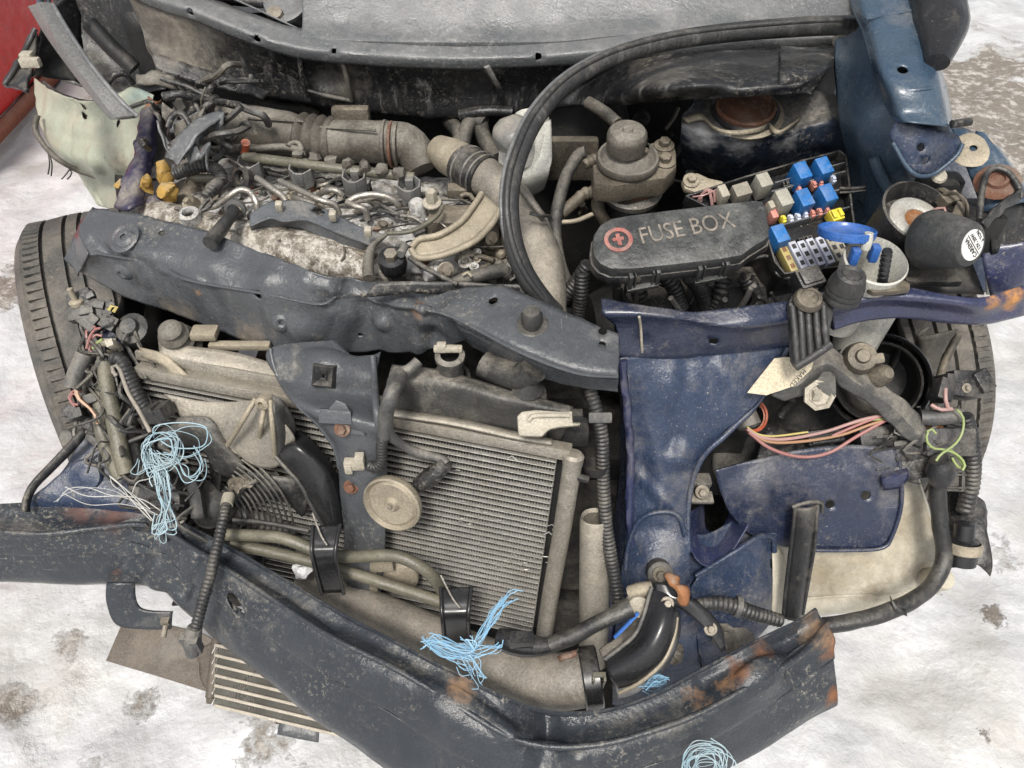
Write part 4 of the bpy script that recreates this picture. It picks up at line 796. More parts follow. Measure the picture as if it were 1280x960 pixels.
# ---------------------------------------------------------------- coolant / AC pipes along the bottom
tube('air_con_pipe', [FP(a, b, .075) for (a, b) in ((280, 668), (330, 670), (358, 674), (400, 690), (430, 696), (480, 694), (505, 698), (535, 715))] + [FP(553, 740, .06), FP(558, 760, .05)], .0085, M_olive, car, seg=12)
tube('air_con_pipe', [FP(a, b, .07) for (a, b) in ((290, 680), (340, 690), (390, 702), (420, 710), (470, 726), (520, 742), (556, 754))], .0085, M_olive, car, seg=12)
tube('intercooler_pipe', Ps([(380, 722, .30), (420, 742, .30), (480, 768, .30), (540, 796, .305), (590, 822, .31), (640, 842, .315), (690, 852, .33), (745, 846, .345)]), [.026, .027, .028, .030, .033, .036, .037, .036], M_pipe, car, seg=22, wob=.001)
def strapclip(px, py, z, w_, h_):
    c = P(px, py, z); ax = basis((0, -.62, .78), Vector((1, 0, .05)))
    sheet('hanger_strap', [[c + ax[0] * (x * w_ / 2) + ax[2] * .0 + Vector((0, .02, .035)) for x in (-1.25, -.4, .4, 1.25)], [c + ax[0] * (x * w_ / 2) + Vector((0, -.004, .03)) for x in (-1.1, -.4, .4, 1.1)], [c + ax[0] * (x * w_ / 2) + Vector((0, -.016, .016)) for x in (-1, -.4, .4, 1)], [c + ax[0] * (x * w_ / 2) + Vector((0, -.022, -h_)) for x in (-1, -.4, .4, 1)]], M_blackc, car, res=.005, thick=.0035, creases=())
    for s_ in (-1, 1):
        tube('strap_edge', [c + ax[0] * (s_ * w_ / 2 * 1.2) + Vector((0, .02, .037)), c + ax[0] * (s_ * w_ / 2 * 1.06) + Vector((0, -.008, .031)), c + ax[0] * (s_ * w_ / 2) + Vector((0, -.020, .014)), c + ax[0] * (s_ * w_ / 2) + Vector((0, -.026, -h_))], .0026, M_blackc, car, seg=8)
    tube('clip_wire', [c + ax[0] * (-w_ * .6) + Vector((0, .03, .05)), c + ax[0] * (-w_ * .1) + Vector((0, .0, .042)), c + ax[0] * (w_ * .2) + Vector((0, -.012, .038))], .0014, M_steel, car, seg=6)
strapclip(411, 692, FP(411, 692, .095).z, .030, .06)
strapclip(571, 768, FP(571, 768, .09).z, .034, .055)
lathe('snow_lump', [(0, .012), (.008, .010), (.012, .003), (.010, -.004)], P(378, 714, .36), (0, -.3, 1), M_snowc, None, seg=12)
o = bpy.data.objects['snow_lump']; tag(o, 'small white lump of snow on the bumper beam beside the hanger strap', 'snow')
me = o.data
for v in me.vertices: v.co += nz3(v.co * 1.0 + Vector((1, 2, 3)), 130, .006)
# ---------------------------------------------------------------- intercooler bottom left, plates, loop bracket
ic_n = Vector((0, -.45, .9)).normalized(); i0 = P(330, 850, .20)
def IP(a, b, o=0): return PL(a, b, i0 + ic_n * o, ic_n)
ic = prism('intercooler', [IP(262, 800, -.03), IP(420, 760, -.03), IP(560, 880, -.03), IP(420, 905, -.03), IP(262, 875, -.03)], -ic_n * .03, M_dark, car)
for k in range(7):
    y0 = 812 + k * 12.5
    a_, b_ = IP(272, y0 - 6, 0), IP(272 + 200, y0 - 6 + 48, 0)
    d_ = (b_ - a_).normalized(); up2 = ic_n.cross(d_)
    mk('intercooler_tube', *boxgeo((a_ + b_) / 2, ((b_ - a_).length, .0048, .03), (d_, up2, ic_n)), M_radend, ic, 30, 0, .0015)
    if k == 6: continue
    fv = []; ff = []
    for j in range(140):
        t = j / 139; e = (.5 if j % 2 else -.5) * .0105
        c = a_.lerp(b_, t) - up2 * .0075 if up2.y > 0 else a_.lerp(b_, t) + up2 * .0075
        fv += [c + up2 * e + ic_n * .0125, c + up2 * e - ic_n * .004]
    mk('intercooler_fin', fv, [(2 * j, 2 * j + 2, 2 * j + 3, 2 * j + 1) for j in range(139)], M_rad, ic, 0, .0009)
tube('intercooler_end', [IP(272, 798, .002), IP(268, 840, .002), IP(264, 872, .002)], .009, M_brownpl, car, seg=10)
sheet('intercooler_floor', [[IP(258, 872, -.01), IP(320, 882, -.012), IP(398, 898, -.014)], [IP(258, 879, -.035), IP(320, 888, -.04), IP(398, 905, -.04)]], M_brownpl, car, res=.01, thick=.003, crumple=.002)
sheet('hanging_flap', [Ps([(350, 897, .16), (374, 898, .16), (400, 900, .16)]), Ps([(346, 918, .15), (374, 924, .145), (398, 928, .145)])], M_cross, car, res=.008, thick=.002, crumple=.003)
pn = Vector((.05, -.5, .86)).normalized()
plate('splash_plate', [(152, 780), (215, 782), (250, 790), (268, 800), (262, 866), (205, 848), (132, 826)], P(200, 820, .20), pn, .004, M_brownpl, car)
shard('splash_plate_edge', Ps([(245, 815, .21), (258, 806, .215), (270, 800, .22), (250, 850, .19), (258, 862, .19), (264, 868, .19)]), M_brownpl, cru=.002)
sheet('loop_bracket', [Ps([(134, 728, .36), (134, 752, .335), (146, 780, .305), (180, 786, .295), (214, 786, .292)]), Ps([(150, 728, .362), (152, 748, .34), (160, 766, .318), (185, 772, .308), (215, 770, .308)]), Ps([(169, 728, .355), (170, 748, .335), (176, 760, .322), (192, 764, .316), (216, 764, .312)])], M_beam, car, res=.006, thick=.004)
mk('bracket_stud', *merge([lathegeo([(.004, 0), (.004, .016), (0, .017)], P(207, 782, .30), (.0, -.8, -.3), 10), boxgeo(P(207, 776, .305), (.012, .01, .008))]), M_zinc, car, 30)
sheet('lower_shade_sheet', [[Vector((x, y, .19 - .1 * (.7 - y))) for x in (-.35, -.1, .1, .33)] for y in (.47, .56, .68)], M_dark, car, res=.02, thick=.003, crumple=.005)  # near-black sheet added so the gap below the pipe looks shaded
# ---------------------------------------------------------------- bumper beam
b0r = [(-60, 634, .43), (0, 632, .43), (60, 630, .43), (140, 633, .43), (205, 646, .43), (270, 676, .425), (340, 716, .42), (420, 764, .42), (500, 806, .42), (560, 838, .42), (620, 868, .41), (655, 882, .395), (700, 892, .39), (760, 888, .395), (820, 868, .40), (880, 836, .41), (950, 800, .42), (1000, 776, .425), (1020, 762, .425)]
b1r = [(-60, 664, .43), (0, 663, .43), (60, 665, .43), (130, 657, .43), (190, 655, .435), (255, 690, .43), (325, 735, .425), (410, 790, .425), (490, 830, .425), (555, 868, .42), (615, 905, .41), (650, 922, .40), (700, 930, .395), (760, 925, .40), (820, 908, .405), (880, 885, .41), (950, 846, .42), (1000, 815, .425), (1034, 776, .425)]
b2r = [(-60, 672, .42), (0, 670, .42), (60, 672, .42), (130, 664, .42), (190, 664, .425), (250, 706, .42), (320, 752, .415), (405, 808, .415), (485, 852, .415), (550, 890, .41), (612, 926, .40), (652, 942, .39), (700, 950, .385), (760, 946, .388), (820, 928, .395), (880, 903, .40), (950, 862, .41), (1000, 830, .415), (1040, 792, .418)]
b3r = [(-60, 722, .34), (0, 722, .34), (70, 724, .34), (140, 724, .345), (196, 728, .35), (228, 755, .345), (290, 805, .34), (370, 868, .335), (440, 915, .335), (510, 962, .33), (590, 1005, .32), (650, 1018, .315), (700, 1020, .31), (760, 1012, .31), (820, 990, .315), (890, 955, .32), (960, 915, .325), (1005, 890, .33), (1046, 866, .335)]
b4r = [(-60, 728, .315), (0, 727, .315), (70, 729, .315), (140, 730, .32), (197, 734, .325), (228, 762, .32), (290, 815, .315), (370, 880, .31), (440, 930, .31), (510, 980, .305), (590, 1025, .295), (650, 1040, .29), (700, 1042, .285), (760, 1034, .285), (820, 1010, .29), (890, 972, .295), (960, 930, .30), (1005, 903, .305), (1046, 880, .31)]
beam = sheet('bumper_beam', [Ps(b0r), [a.lerp(b, .5) + Vector((0, 0, -.006)) for a, b in zip(Ps(b0r), Ps(b1r))], Ps(b1r), Ps(b2r), [a.lerp(b, .36) + Vector((0, -.004, 0)) for a, b in zip(Ps(b2r), Ps(b3r))], [a.lerp(b, .42) + Vector((0, .006, 0)) for a, b in zip(Ps(b2r), Ps(b3r))], Ps(b3r), Ps(b4r), lft(Ps(b4r), .05, -.005)], M_beam, None, res=.004, thick=.003, maxn=420, crumple=.0022, cs=12,
    creases=(2, 7), holes=[(P(287, 750, .406), P(299, 765, .394), .0105), (P(261, 736, .40), .006)],
    folds=[(P(690, 888, .395), P(676, 960, .375), .024, -.010), (P(700, 892, .39), P(720, 945, .385), .018, .008), (P(208, 648, .43), P(196, 726, .35), .022, .010), (P(170, 655, .43), P(150, 722, .345), .02, -.006), (P(250, 690, .43), P(222, 750, .35), .018, -.007), (P(560, 850, .42), P(640, 920, .40), .014, .006), (P(880, 850, .41), P(1000, 790, .42), .016, -.009), (P(930, 850, .415), P(1035, 800, .41), .012, .007), (P(330, 725, .42), P(420, 785, .42), .01, -.004)],
    dents=[(P(200, 660, .43), .07, -.012), (P(150, 690, .39), .06, -.006), (P(690, 915, .395), .05, -.014), (P(665, 905, .4), .025, .01), (P(940, 828, .415), .05, .012), (P(1000, 830, .41), .04, -.012), (P(560, 880, .41), .05, .006), (P(215, 735, .37), .04, -.012)])
tag(beam, 'bent black steel bumper beam with rust patch, tied on with blue twine', 'bumper beam')
tube('beam_flange', Ps(b0r), .003, M_beam, beam, seg=6)
tube('beam_ridge', lft(Ps(b1r), -.004, .001), .004, M_beam, beam, seg=8)
def scrape(name, l, r_):
    return tube(name, Ps(l), r_, M_beam, beam, seg=6)
# ---------------------------------------------------------------- engine
def lump(l, dz=0): return [P(a, b, z + dz) for (a, b, z) in l]
engine = sheet('engine', [
    lump([(215, 205, .655), (280, 200, .66), (350, 205, .665), (430, 212, .665), (520, 220, .66), (590, 228, .64)]),
    lump([(215, 225, .67), (280, 220, .68), (350, 225, .685), (430, 235, .685), (520, 248, .68), (600, 255, .65)]),
    lump([(215, 250, .68), (280, 248, .69), (350, 255, .695), (430, 265, .70), (520, 280, .695), (600, 290, .66)]),
    lump([(212, 270, .68), (270, 275, .69), (350, 285, .695), (430, 295, .70), (520, 312, .69), (610, 320, .66)]),
    lump([(210, 300, .64), (270, 310, .65), (350, 330, .66), (430, 345, .66), (520, 350, .66), (620, 350, .64)]),
    lump([(210, 330, .5), (270, 340, .5), (350, 350, .5), (430, 360, .5), (520, 365, .5), (620, 365, .5)])],
    M_alu, car, res=.006, thick=.004, crumple=.008, cs=26)
def rnd(c, r, z, n=0): return P(c[0], c[1], z)
for (a, b, z, r_, h_) in ((500, 290, .69, .045, .03), (440, 270, .70, .04, .022), (545, 320, .68, .04, .03), (330, 262, .70, .035, .022), (300, 240, .69, .04, .02), (480, 330, .675, .03, .03), (570, 345, .67, .025, .03), (400, 258, .70, .035, .02), (535, 255, .68, .03, .03)):
    vs, fs = lathegeo([(1, -.6), (1, .3), (.85, .7), (.5, .95), (0, 1)], Vector((0, 0, 0)), (0, 0, 1), 18)
    c = P(a, b, z - h_)
    mk('cylinder_head_boss', [c + Vector((v.x * r_, v.y * r_, v.z * h_)) + nz3(c + v * r_, 40, .006) for v in vs], fs, M_alu, engine, 60)
# long flaking cover at the front
tube('front_cover', lump([(190, 268, .675), (230, 285, .68), (300, 302, .685), (380, 318, .685), (450, 332, .68), (492, 340, .675)]), [.026, .031, .033, .034, .034, .03], M_cover, engine, seg=20, wob=.003)
tube('cover_flange', lump([(225, 272, .705), (300, 286, .708), (380, 302, .71), (470, 322, .705)]), .006, M_tand, engine, seg=8, wob=.002)
bolt('cover_bolt', P(540, 254, .735), (0, -.2, 1), .008, M_cast, engine, h=.02)
lathe('boss_pillar', [(.013, -.03), (.012, .012), (.009, .016), (0, .017)], P(522, 262, .715), (0, -.2, 1), M_alu, engine, seg=14)
# injectors with grey plugs
ia = Vector((.03, -.22, 1)).normalized()
for (a, b, z) in ((318, 214, .715), (381, 222, .715), (446, 232, .715), (513, 243, .712)):
    c = P(a, b + 8, z - .005)
    inj = lathe('injector', [(.012, -.05), (.012, -.012), (.0145, -.010), (.0145, .004), (.012, .006), (0, .006)], c, ia, M_rustm, engine, seg=18)
    g1 = lathegeo([(.0175, .004), (.0185, .036), (.0160, .036), (.0145, .016), (0, .012)], c, ia, 8, hint=Vector((1, .4, 0)))
    mk('injector_plug', *merge([g1, boxgeo(c + ia * .024 + Vector((0, .008, 0)), (.012, .008, .028), basis(ia)), boxgeo(c + ia * .02 + Vector((0, -.017, 0)), (.010, .004, .024), basis(ia))]), M_plug, engine, 30, 0, .0008)
# fuel rail and pipes behind
tube('fuel_rail', lump([(305, 196, .745), (340, 200, .745), (400, 208, .745), (460, 215, .742), (518, 222, .74)]), .0075, M_olive, engine, seg=12)
tube('leak_off_pipe', lump([(310, 187, .745), (355, 184, .745), (380, 190, .745)]), .006, M_hose, engine, seg=10)
tube('leak_off_pipe', lump([(256, 190, .73), (300, 186, .735), (330, 188, .74)]), .008, M_hose, engine, seg=10)
tube('leak_off_pipe', lump([(360, 183, .75), (366, 178, .752), (374, 180, .75), (380, 196, .742)]), .004, M_hose, engine, seg=8)
for k in range(7):
    c = P(372 + 21 * k, 194 + 3.6 * k, .752)
    vs, fs = lathegeo([(0, -.5), (.4, -.35), (.5, 0), (.4, .35), (0, .5)], Vector((0, 0, 0)), (1, 0, 0), 8)
    mk('hose_clip', [c + Vector(v) * .02 + nz3(c + Vector(v) * .02, 80, .006) for v in vs], fs, M_hose, engine, 30)
tube('wiring_tray', lump([(445, 244, .70), (480, 248, .70), (520, 245, .70), (548, 240, .70)]), .005, M_hose, engine, seg=8)
tube('wiring_tray', lump([(330, 214, .715), (360, 222, .71), (420, 236, .705), (440, 236, .705)]), .005, M_black, engine, seg=8)
tube('sensor_cap', lump([(306, 192, .745), (307, 184, .76), (307, 178, .77)]), [.006, .005, .007], M_redr, engine, seg=10)
lathe('red_sensor_base', [(.009, -.02), (.009, .006), (.004, .008)], P(307, 188, .74), (0, 0, 1), M_black, engine, seg=12)
# bright fuel lines
fl = [[(258, 260, .715), (272, 256, .72), (288, 244, .735), (300, 237, .74), (312, 240, .738), (320, 252, .73), (322, 266, .715)],
      [(321, 222, .74), (338, 234, .738), (354, 246, .732), (358, 256, .725), (356, 268, .715)],
      [(350, 226, .74), (375, 238, .74), (400, 250, .738), (418, 256, .73), (424, 268, .715)],
      [(366, 246, .725), (378, 250, .73), (395, 256, .73)], [(398, 244, .72), (408, 238, .735), (420, 238, .738), (428, 244, .73)],
      [(434, 253, .735), (446, 246, .74), (466, 243, .742), (484, 246, .738), (494, 252, .73), (498, 258, .72)], [(434, 253, .735), (445, 258, .735), (456, 262, .73), (459, 274, .715)]]
for l in fl: tube('fuel_line', lump(l), .0047, M_steel, engine, seg=10, step=.004)
# black cable tray over the head
tray = sheet('cable_tray', [lump([(313, 268, .74), (335, 254, .745), (352, 252, .745), (380, 252, .745), (405, 262, .742), (430, 274, .738), (455, 286, .732), (484, 294, .725)]), lump([(312, 280, .735), (338, 270, .74), (355, 274, .742), (382, 272, .742), (408, 282, .738), (432, 292, .735), (452, 302, .73), (472, 306, .725)]), lump([(314, 290, .712), (340, 286, .715), (356, 284, .715), (382, 288, .715), (408, 300, .712), (432, 308, .71), (452, 312, .71), (462, 312, .71)])], M_traygrey, engine, res=.0045, thick=.003, crumple=.0012, cs=20, creases=(1,), holes=[(P(396, 262, .744), .008), (P(400, 266, .742), .007)])
for (a, b) in ((349, 258), (416, 270), (460, 290)):
    box('cream_clip', P(a, b, .752), (.010, .010, .016), M_cast, engine, ax=basis((.1, -.3, 1)), bevel=.003)
tube('tray_edge', lump([(313, 282, .735), (338, 272, .74), (355, 276, .742), (382, 274, .742), (408, 284, .738), (432, 294, .735), (470, 308, .727)]), 0.0022, M_traygrey, engine, seg=6)
# glow plug style sensor with rubber boot
tube('sensor_boot', lump([(262, 304, .745), (272, 292, .745), (284, 276, .745), (293, 264, .74)]), [.010, .010, .0085, .009], M_rubber, engine, seg=14)
lathe('sensor_boot_ring', [(.010, -.005), (.015, -.003), (.015, .004), (.010, .006)], P(294, 262, .735), P(294, 262, .735) - P(284, 276, .745), M_tape, engine, seg=20)
lathe('alu_stub', [(.014, -.02), (.0145, .012), (.009, .014), (.008, .006)], P(239, 274, .715), (0, -.2, 1), M_alu, engine, seg=18)
tube('connector_eye', lump([(250, 262, .74), (256, 254, .745), (262, 248, .748), (266, 252, .745), (260, 260, .742), (252, 264, .738)]), .003, M_black, engine, seg=8)
mk('harness_connector', *merge([tubegeo(lump([(256, 246, .74), (264, 238, .742), (274, 228, .74)]), [.007, .011, .009], seg=10, ridge=(.006, .2))]), M_black, engine, 30)
tube('harness_hose', lump([(218, 218, .735), (240, 210, .745), (262, 208, .745), (274, 216, .742), (277, 228, .735)]), .010, M_conduit, engine, seg=12, ridge=(.005, .15))
tube('olive_cable', lump([(236, 220, .728), (250, 222, .73), (270, 222, .73)]), .006, M_olive, engine, seg=8)
lathe('ring_connector', [(.010, -.006), (.018, -.005), (.019, .004), (.011, .006), (.009, 0)], P(303, 222, .725), (-.5, -.7, .5), M_black, engine, seg=20)
shard('left_duct_end', lump([(222, 205, .74), (240, 195, .75), (258, 186, .752), (228, 216, .73), (246, 206, .738), (264, 198, .74)]), M_hose, parent=engine, cru=.004, th=.012)
for (a, b, r_) in ((235, 238, .03), (252, 232, .025), (228, 258, .028), (270, 262, .02)):
    lathe('left_end_casting', [(r_ * 1.1, -.06), (r_, 0), (r_ * .7, .008), (0, .009)], P(a, b, .68), (0, -.1, 1), M_tand, engine, seg=16)
# front right: vacuum sensor, cast arm, hoses
tube('grey_pipe_wire', lump([(484, 292, .73), (510, 290, .735), (530, 282, .738), (548, 268, .74), (553, 258, .74)]), .0032, M_olive, engine, seg=8)
tube('grey_pipe_wire', lump([(482, 294, .73), (468, 304, .73), (462, 318, .725), (460, 332, .72), (461, 348, .715)]), [.003, .004, .007, .008, .008], M_hose, engine, seg=8)
lathe('black_sensor', [(.018, -.012), (.020, .0), (.018, .012), (.010, .014), (.009, .022), (0, .023)], P(491, 328, .715), (.0, -.3, 1), M_blackc, engine, seg=20)
lathe('sensor_nut', [(.009, 0), (.009, .010), (0, .011)], P(489, 322, .728), (.0, -.3, 1), M_zinc, engine, seg=6)
tube('clear_tube', lump([(500, 318, .735), (506, 308, .735), (498, 306, .73)]), .006, M_wrap, engine, seg=8)
tube('thin_hose', lump([(512, 322, .735), (530, 334, .735), (548, 344, .733), (572, 356, .73)]), .0035, M_black, engine, seg=8)
arm = sheet('cast_arm', [lump([(516, 306, .725), (524, 300, .73), (548, 296, .735), (575, 280, .74), (590, 262, .745), (602, 243, .75)]), lump([(516, 314, .725), (530, 309, .728), (556, 304, .732), (585, 288, .738), (603, 270, .742), (614, 252, .748)]), lump([(520, 321, .722), (538, 320, .725), (562, 314, .728), (592, 300, .732), (612, 280, .738), (624, 262, .744)])], M_tan, engine, res=.005, thick=.007, crumple=.0008)
for l in ([(514, 310, .732), (524, 299, .736), (548, 294, .742), (575, 278, .747), (590, 260, .752), (602, 242, .757)], [(514, 312, .732), (522, 322, .728), (540, 322, .731), (563, 316, .734), (593, 302, .738), (614, 281, .744), (625, 262, .75)]):
    tube('arm_flange', lump(l), .0045, M_tan, engine, seg=8)
mk('pump_body', *merge([boxgeo(P(566, 288, .69), (.07, .05, .06)), boxgeo(P(592, 316, .66), (.08, .05, .09)), boxgeo(P(612, 330, .63), (.06, .04, .12))]), M_tand, engine, 30, 0, .008)
lathe('pump_pulley', [(.0, .02), (.008, .02), (.011, .012), (.017, .012), (.019, 0), (.022, -.02)], P(606, 302, .69), (.6, -.75, .3), M_tand, engine, seg=20)
bolt('pump_bolt', P(614, 298, .705), (.6, -.75, .3), .006, M_tan, engine)
sheet('alu_lug', [lump([(534, 338, .71), (545, 322, .715), (556, 326, .712), (562, 340, .705)]), lump([(530, 352, .695), (545, 344, .70), (556, 345, .70), (562, 354, .69)])], M_alu, engine, res=.005, thick=.01, crumple=.002)
bolt('lug_bolt', P(557, 338, .712), (.3, -.8, .4), .007, M_zinc, engine)
tube('black_coolant_hose', lump([(560, 362, .715), (576, 352, .72), (600, 344, .722), (618, 340, .722), (632, 338, .72)]), [.009, .010, .0095, .010, .010], M_blkhose, engine, seg=14)
tube('spring_clamp', lump([(578, 344, .735), (584, 340, .738), (590, 346, .735)]), .002, M_tan, engine, seg=6)
mk('hose_end', *merge([tubegeo(lump([(632, 338, .722), (640, 345, .71), (642, 358, .69)]), [.011, .013, .016], seg=12)]), M_black, engine, 40)
tube('hose_clamp_ring', lump([(634, 330, .73), (642, 336, .728), (644, 346, .72), (638, 350, .715)]), .0022, M_steel, engine, seg=6)
for l in ([(572, 322, .70), (590, 320, .70), (606, 322, .70), (618, 326, .70)], [(580, 332, .69), (600, 336, .69), (616, 328, .69)]):
    tube('thin_pipe', lump(l), .004, M_tand, engine, seg=8)
# ---------------------------------------------------------------- big intake hose behind the engine
def hp(a, b, y=0): return P(a, b, .735 + y)
tube('air_duct', [hp(268, 152, .0), hp(300, 158), hp(340, 164), hp(376, 170)], [.026, .036, .036, .033], M_hose, car, seg=22, wob=.002)
tube('duct_bellows', [hp(374, 170), hp(395, 173), hp(420, 176)], .038, M_hose, car, seg=22, ridge=(.015, .22))
tube('air_duct', [hp(416, 176), hp(450, 177), hp(484, 178), hp(490, 179)], .033, M_hose, car, seg=22, wob=.001)
for x in (482, 490, 497): lathe('duct_clamp', [(.033, -.003), (.036, -.002), (.036, .002), (.033, .003)], hp(x, 179 + (x - 482) * .2), (1, -.05, 0), M_rustm if x == 490 else M_hose, car, seg=24)
tube('air_duct', [hp(486, 178), hp(505, 180), hp(518, 190, -.01), hp(528, 212, -.03)], [.033, .033, .03, .024], M_hose, car, seg=20)
box('duct_support', hp(440, 152, .02), (.06, .02, .05), M_tand, car, bevel=.006)
tube('dark_pipe', [Q(412, 148, 1.3), Q(440, 146, 1.28), Q(462, 154, 1.26)], .006, M_black, car, seg=8)
tube('dark_pipe', [Q(330, 130, 1.33), Q(390, 140, 1.32), Q(396, 155, 1.3)], .012, M_dark, car, seg=8)
# dark hoses in the middle at the back
for l in ([Q(575, 205, 1.2), Q(582, 165, 1.24), Q(592, 150, 1.26), Q(606, 155, 1.25)], [Q(600, 150, 1.27), Q(606, 175, 1.22), Q(622, 200, 1.16)], [Q(560, 150, 1.3), Q(575, 170, 1.24), Q(566, 200, 1.2)]):
    tube('black_rear_hose', l, .013, M_blkhose, car, seg=12)
# ---------------------------------------------------------------- silver sleeved hose running forward
tube('hose_cuff', [P(548, 186, .735), P(560, 194, .735), P(578, 204, .735), P(592, 214, .735)], [.022, .029, .030, .029], M_tan, car, seg=20)
tube('hose_clamp_band', [P(580, 206, .737), P(592, 214, .737), P(606, 222, .736)], .0325, M_black, car, seg=20)
for (a, b) in ((584, 209), (596, 216), (603, 220)):
    lathe('band_ring', [(.033, -.002), (.0345, 0), (.033, .002)], P(a, b, .737), P(606, 222, .736) - P(580, 206, .737), M_tape, car, seg=24)
tube('sleeved_hose', [P(604, 220, .735), P(625, 238, .73), P(648, 268, .72), P(666, 305, .705), P(678, 345, .69), P(684, 400, .66)], [.030, .031, .033, .033, .031, .028], M_foil, car, seg=22, wob=.0025)
box('sensor_block', P(574, 240, .715), (.035, .024, .02), M_tand, car, bevel=.004)
tube('sensor_pipe', lump([(575, 246, .72), (585, 242, .722), (592, 250, .715)]), .004, M_tand, car, seg=8)
# ---------------------------------------------------------------- brake fluid reservoir
bf = P(662, 200, .74)
res_ = sheet('brake_reservoir', [[P(627, 172, .79), P(650, 168, .795), P(672, 158, .80), P(688, 150, .80)], [P(624, 205, .755), P(650, 210, .752), P(676, 205, .76), P(690, 195, .77)], [P(640, 222, .735), P(655, 228, .73), P(676, 222, .74), P(686, 215, .75)], [P(652, 240, .70), P(660, 245, .695), P(672, 240, .70), P(680, 235, .71)]], M_white, car, res=.006, thick=.004)
mk('reservoir_body', *tubegeo([P(664, 150, .79), P(662, 180, .77), P(662, 205, .745), P(664, 232, .70)], [.028, .032, .030, .012], seg=18), M_white, res_, 50)
lathe('reservoir_neck', [(.022, -.03), (.023, 0), (.02, .006)], P(648, 178, .79), (-.15, -.2, 1), M_white, res_, seg=24)
cp = P(640, 164, .815); vs, fs = lathegeo([(0, .012), (.016, .012), (.026, .006), (.029, -.004), (.027, -.018), (.022, -.02)], Vector((0, 0, 0)), (-.25, -.25, 1), 26)
mk('wrapped_cap', [cp + Vector(v) + nz3(cp + Vector(v), 60, .004) for v in vs], fs, M_wrap, res_, 50)
# ---------------------------------------------------------------- fuel filter
fx_ = Vector((-.02, -.15, 1)).normalized()
fc = P(786, 210, .76)
ff_ = lathe('fuel_filter_head', [(.046, -.03), (.049, -.01), (.047, .002), (.034, .006), (0, .006)], fc, fx_, M_tand, car, seg=30)
lathe('primer_dome', [(.044, .004), (.045, .010), (.043, .014), (.040, .014), (.033, .022), (.028, .026), (.028, .030)], P(784, 205, .775), fx_, M_hose, ff_, seg=32)
lathe('primer_button', [(.027, .0), (.028, .02), (.027, .026), (.024, .03), (.008, .031), (.006, .034), (0, .034)], P(782, 186, .805), fx_, M_hose, ff_, seg=32)
mp_ = P(828, 200, .755)
prism('filter_bracket', [P(a, b, .77) for (a, b) in ((802, 182), (824, 174), (842, 176), (846, 190), (846, 208), (832, 222), (800, 226), (770, 232), (742, 228), (740, 205))], Vector((0, 0, -.03)), M_tand, ff_, bevel=.006)
for (a, b) in ((830, 183), (831, 203)): bolt('filter_bolt', P(a, b, .772), fx_, .009, M_tand, ff_)
lathe('drain_screw', [(.0, .006), (.006, .006), (.0065, .009), (.010, .008), (.010, -.005)], P(787, 221, .752), (0, -.85, .4), M_tand, ff_, seg=16)
lathe('filter_can', [(.043, .0), (.045, .006), (.046, .010), (.043, .014), (.040, .02)], P(789, 243, .715), fx_, M_steel, ff_, seg=34)
lathe('filter_can', [(.040, .018), (.042, .03), (.038, .036)], P(789, 241, .72), fx_, M_rustm, ff_, seg=34)
lathe('filter_can', [(0, -.09), (.03, -.09), (.040, -.08), (.042, .002)], P(789, 243, .715), fx_, M_blackc, ff_, seg=34)
tube('filter_union', Ps([(752, 196, .77), (742, 200, .768), (730, 206, .765)]), [.008, .010, .007], M_tand, ff_, seg=12, ridge=(.008, .2))
tube('filter_union', Ps([(755, 224, .755), (752, 232, .75), (746, 242, .735)]), .0065, M_tan, ff_, seg=12)
tube('filter_union', Ps([(745, 240, .735), (732, 242, .733), (722, 248, .73)]), [.011, .010, .009], M_tand, ff_, seg=12, ridge=(.01, .2))
tube('fuel_hose', Ps([(748, 244, .73), (748, 262, .71), (758, 280, .68)]), .010, M_tand, ff_, seg=12)
tube('fuel_hose', Ps([(732, 190, .775), (722, 195, .77), (708, 220, .755), (698, 255, .735), (694, 290, .71), (700, 330, .68), (712, 360, .65)]), .009, M_blkhose, car, seg=14)
tube('fuel_hose', Ps([(724, 248, .73), (712, 258, .725), (700, 268, .72)]), .009, M_tand, car, seg=12)
tube('thin_steel_pipe', Ps([(698, 278, .715), (720, 276, .715), (740, 268, .715)]), .0035, M_tan, car, seg=8)
tube('cable_tie', Ps([(662, 266, .765), (676, 270, .76), (686, 270, .752), (690, 276, .745)]), .0025, M_black, car, seg=6)
tube('sleeve_rail', Ps([(648, 232, .765), (662, 250, .76), (680, 272, .745)]), .005, M_hose, car, seg=8)
box('filter_shelf', P(715, 198, .72), (.08, .02, .07), M_tand, car, bevel=.006)
tube('dark_link', [Q(735, 128, 1.2), Q(755, 140, 1.17), Q(772, 155, 1.14)], .010, M_hose, car, seg=10)
lathe('brake_servo', [(0, .03), (.05, .028), (.09, .01), (.1, -.03), (.1, -.08)], Q(720, 165, 1.34), (0, -1, .1), M_dark, car, seg=30)
lathe('servo_stub', [(.014, .0), (.015, .02), (.01, .024), (0, .02)], Q(800, 146, 1.3), (0, -1, .3), M_dark, car, seg=16)
tube('thin_rod', [Q(832, 162, 1.18), Q(842, 148, 1.2), Q(848, 135, 1.22)], .003, M_tand, car, seg=6)
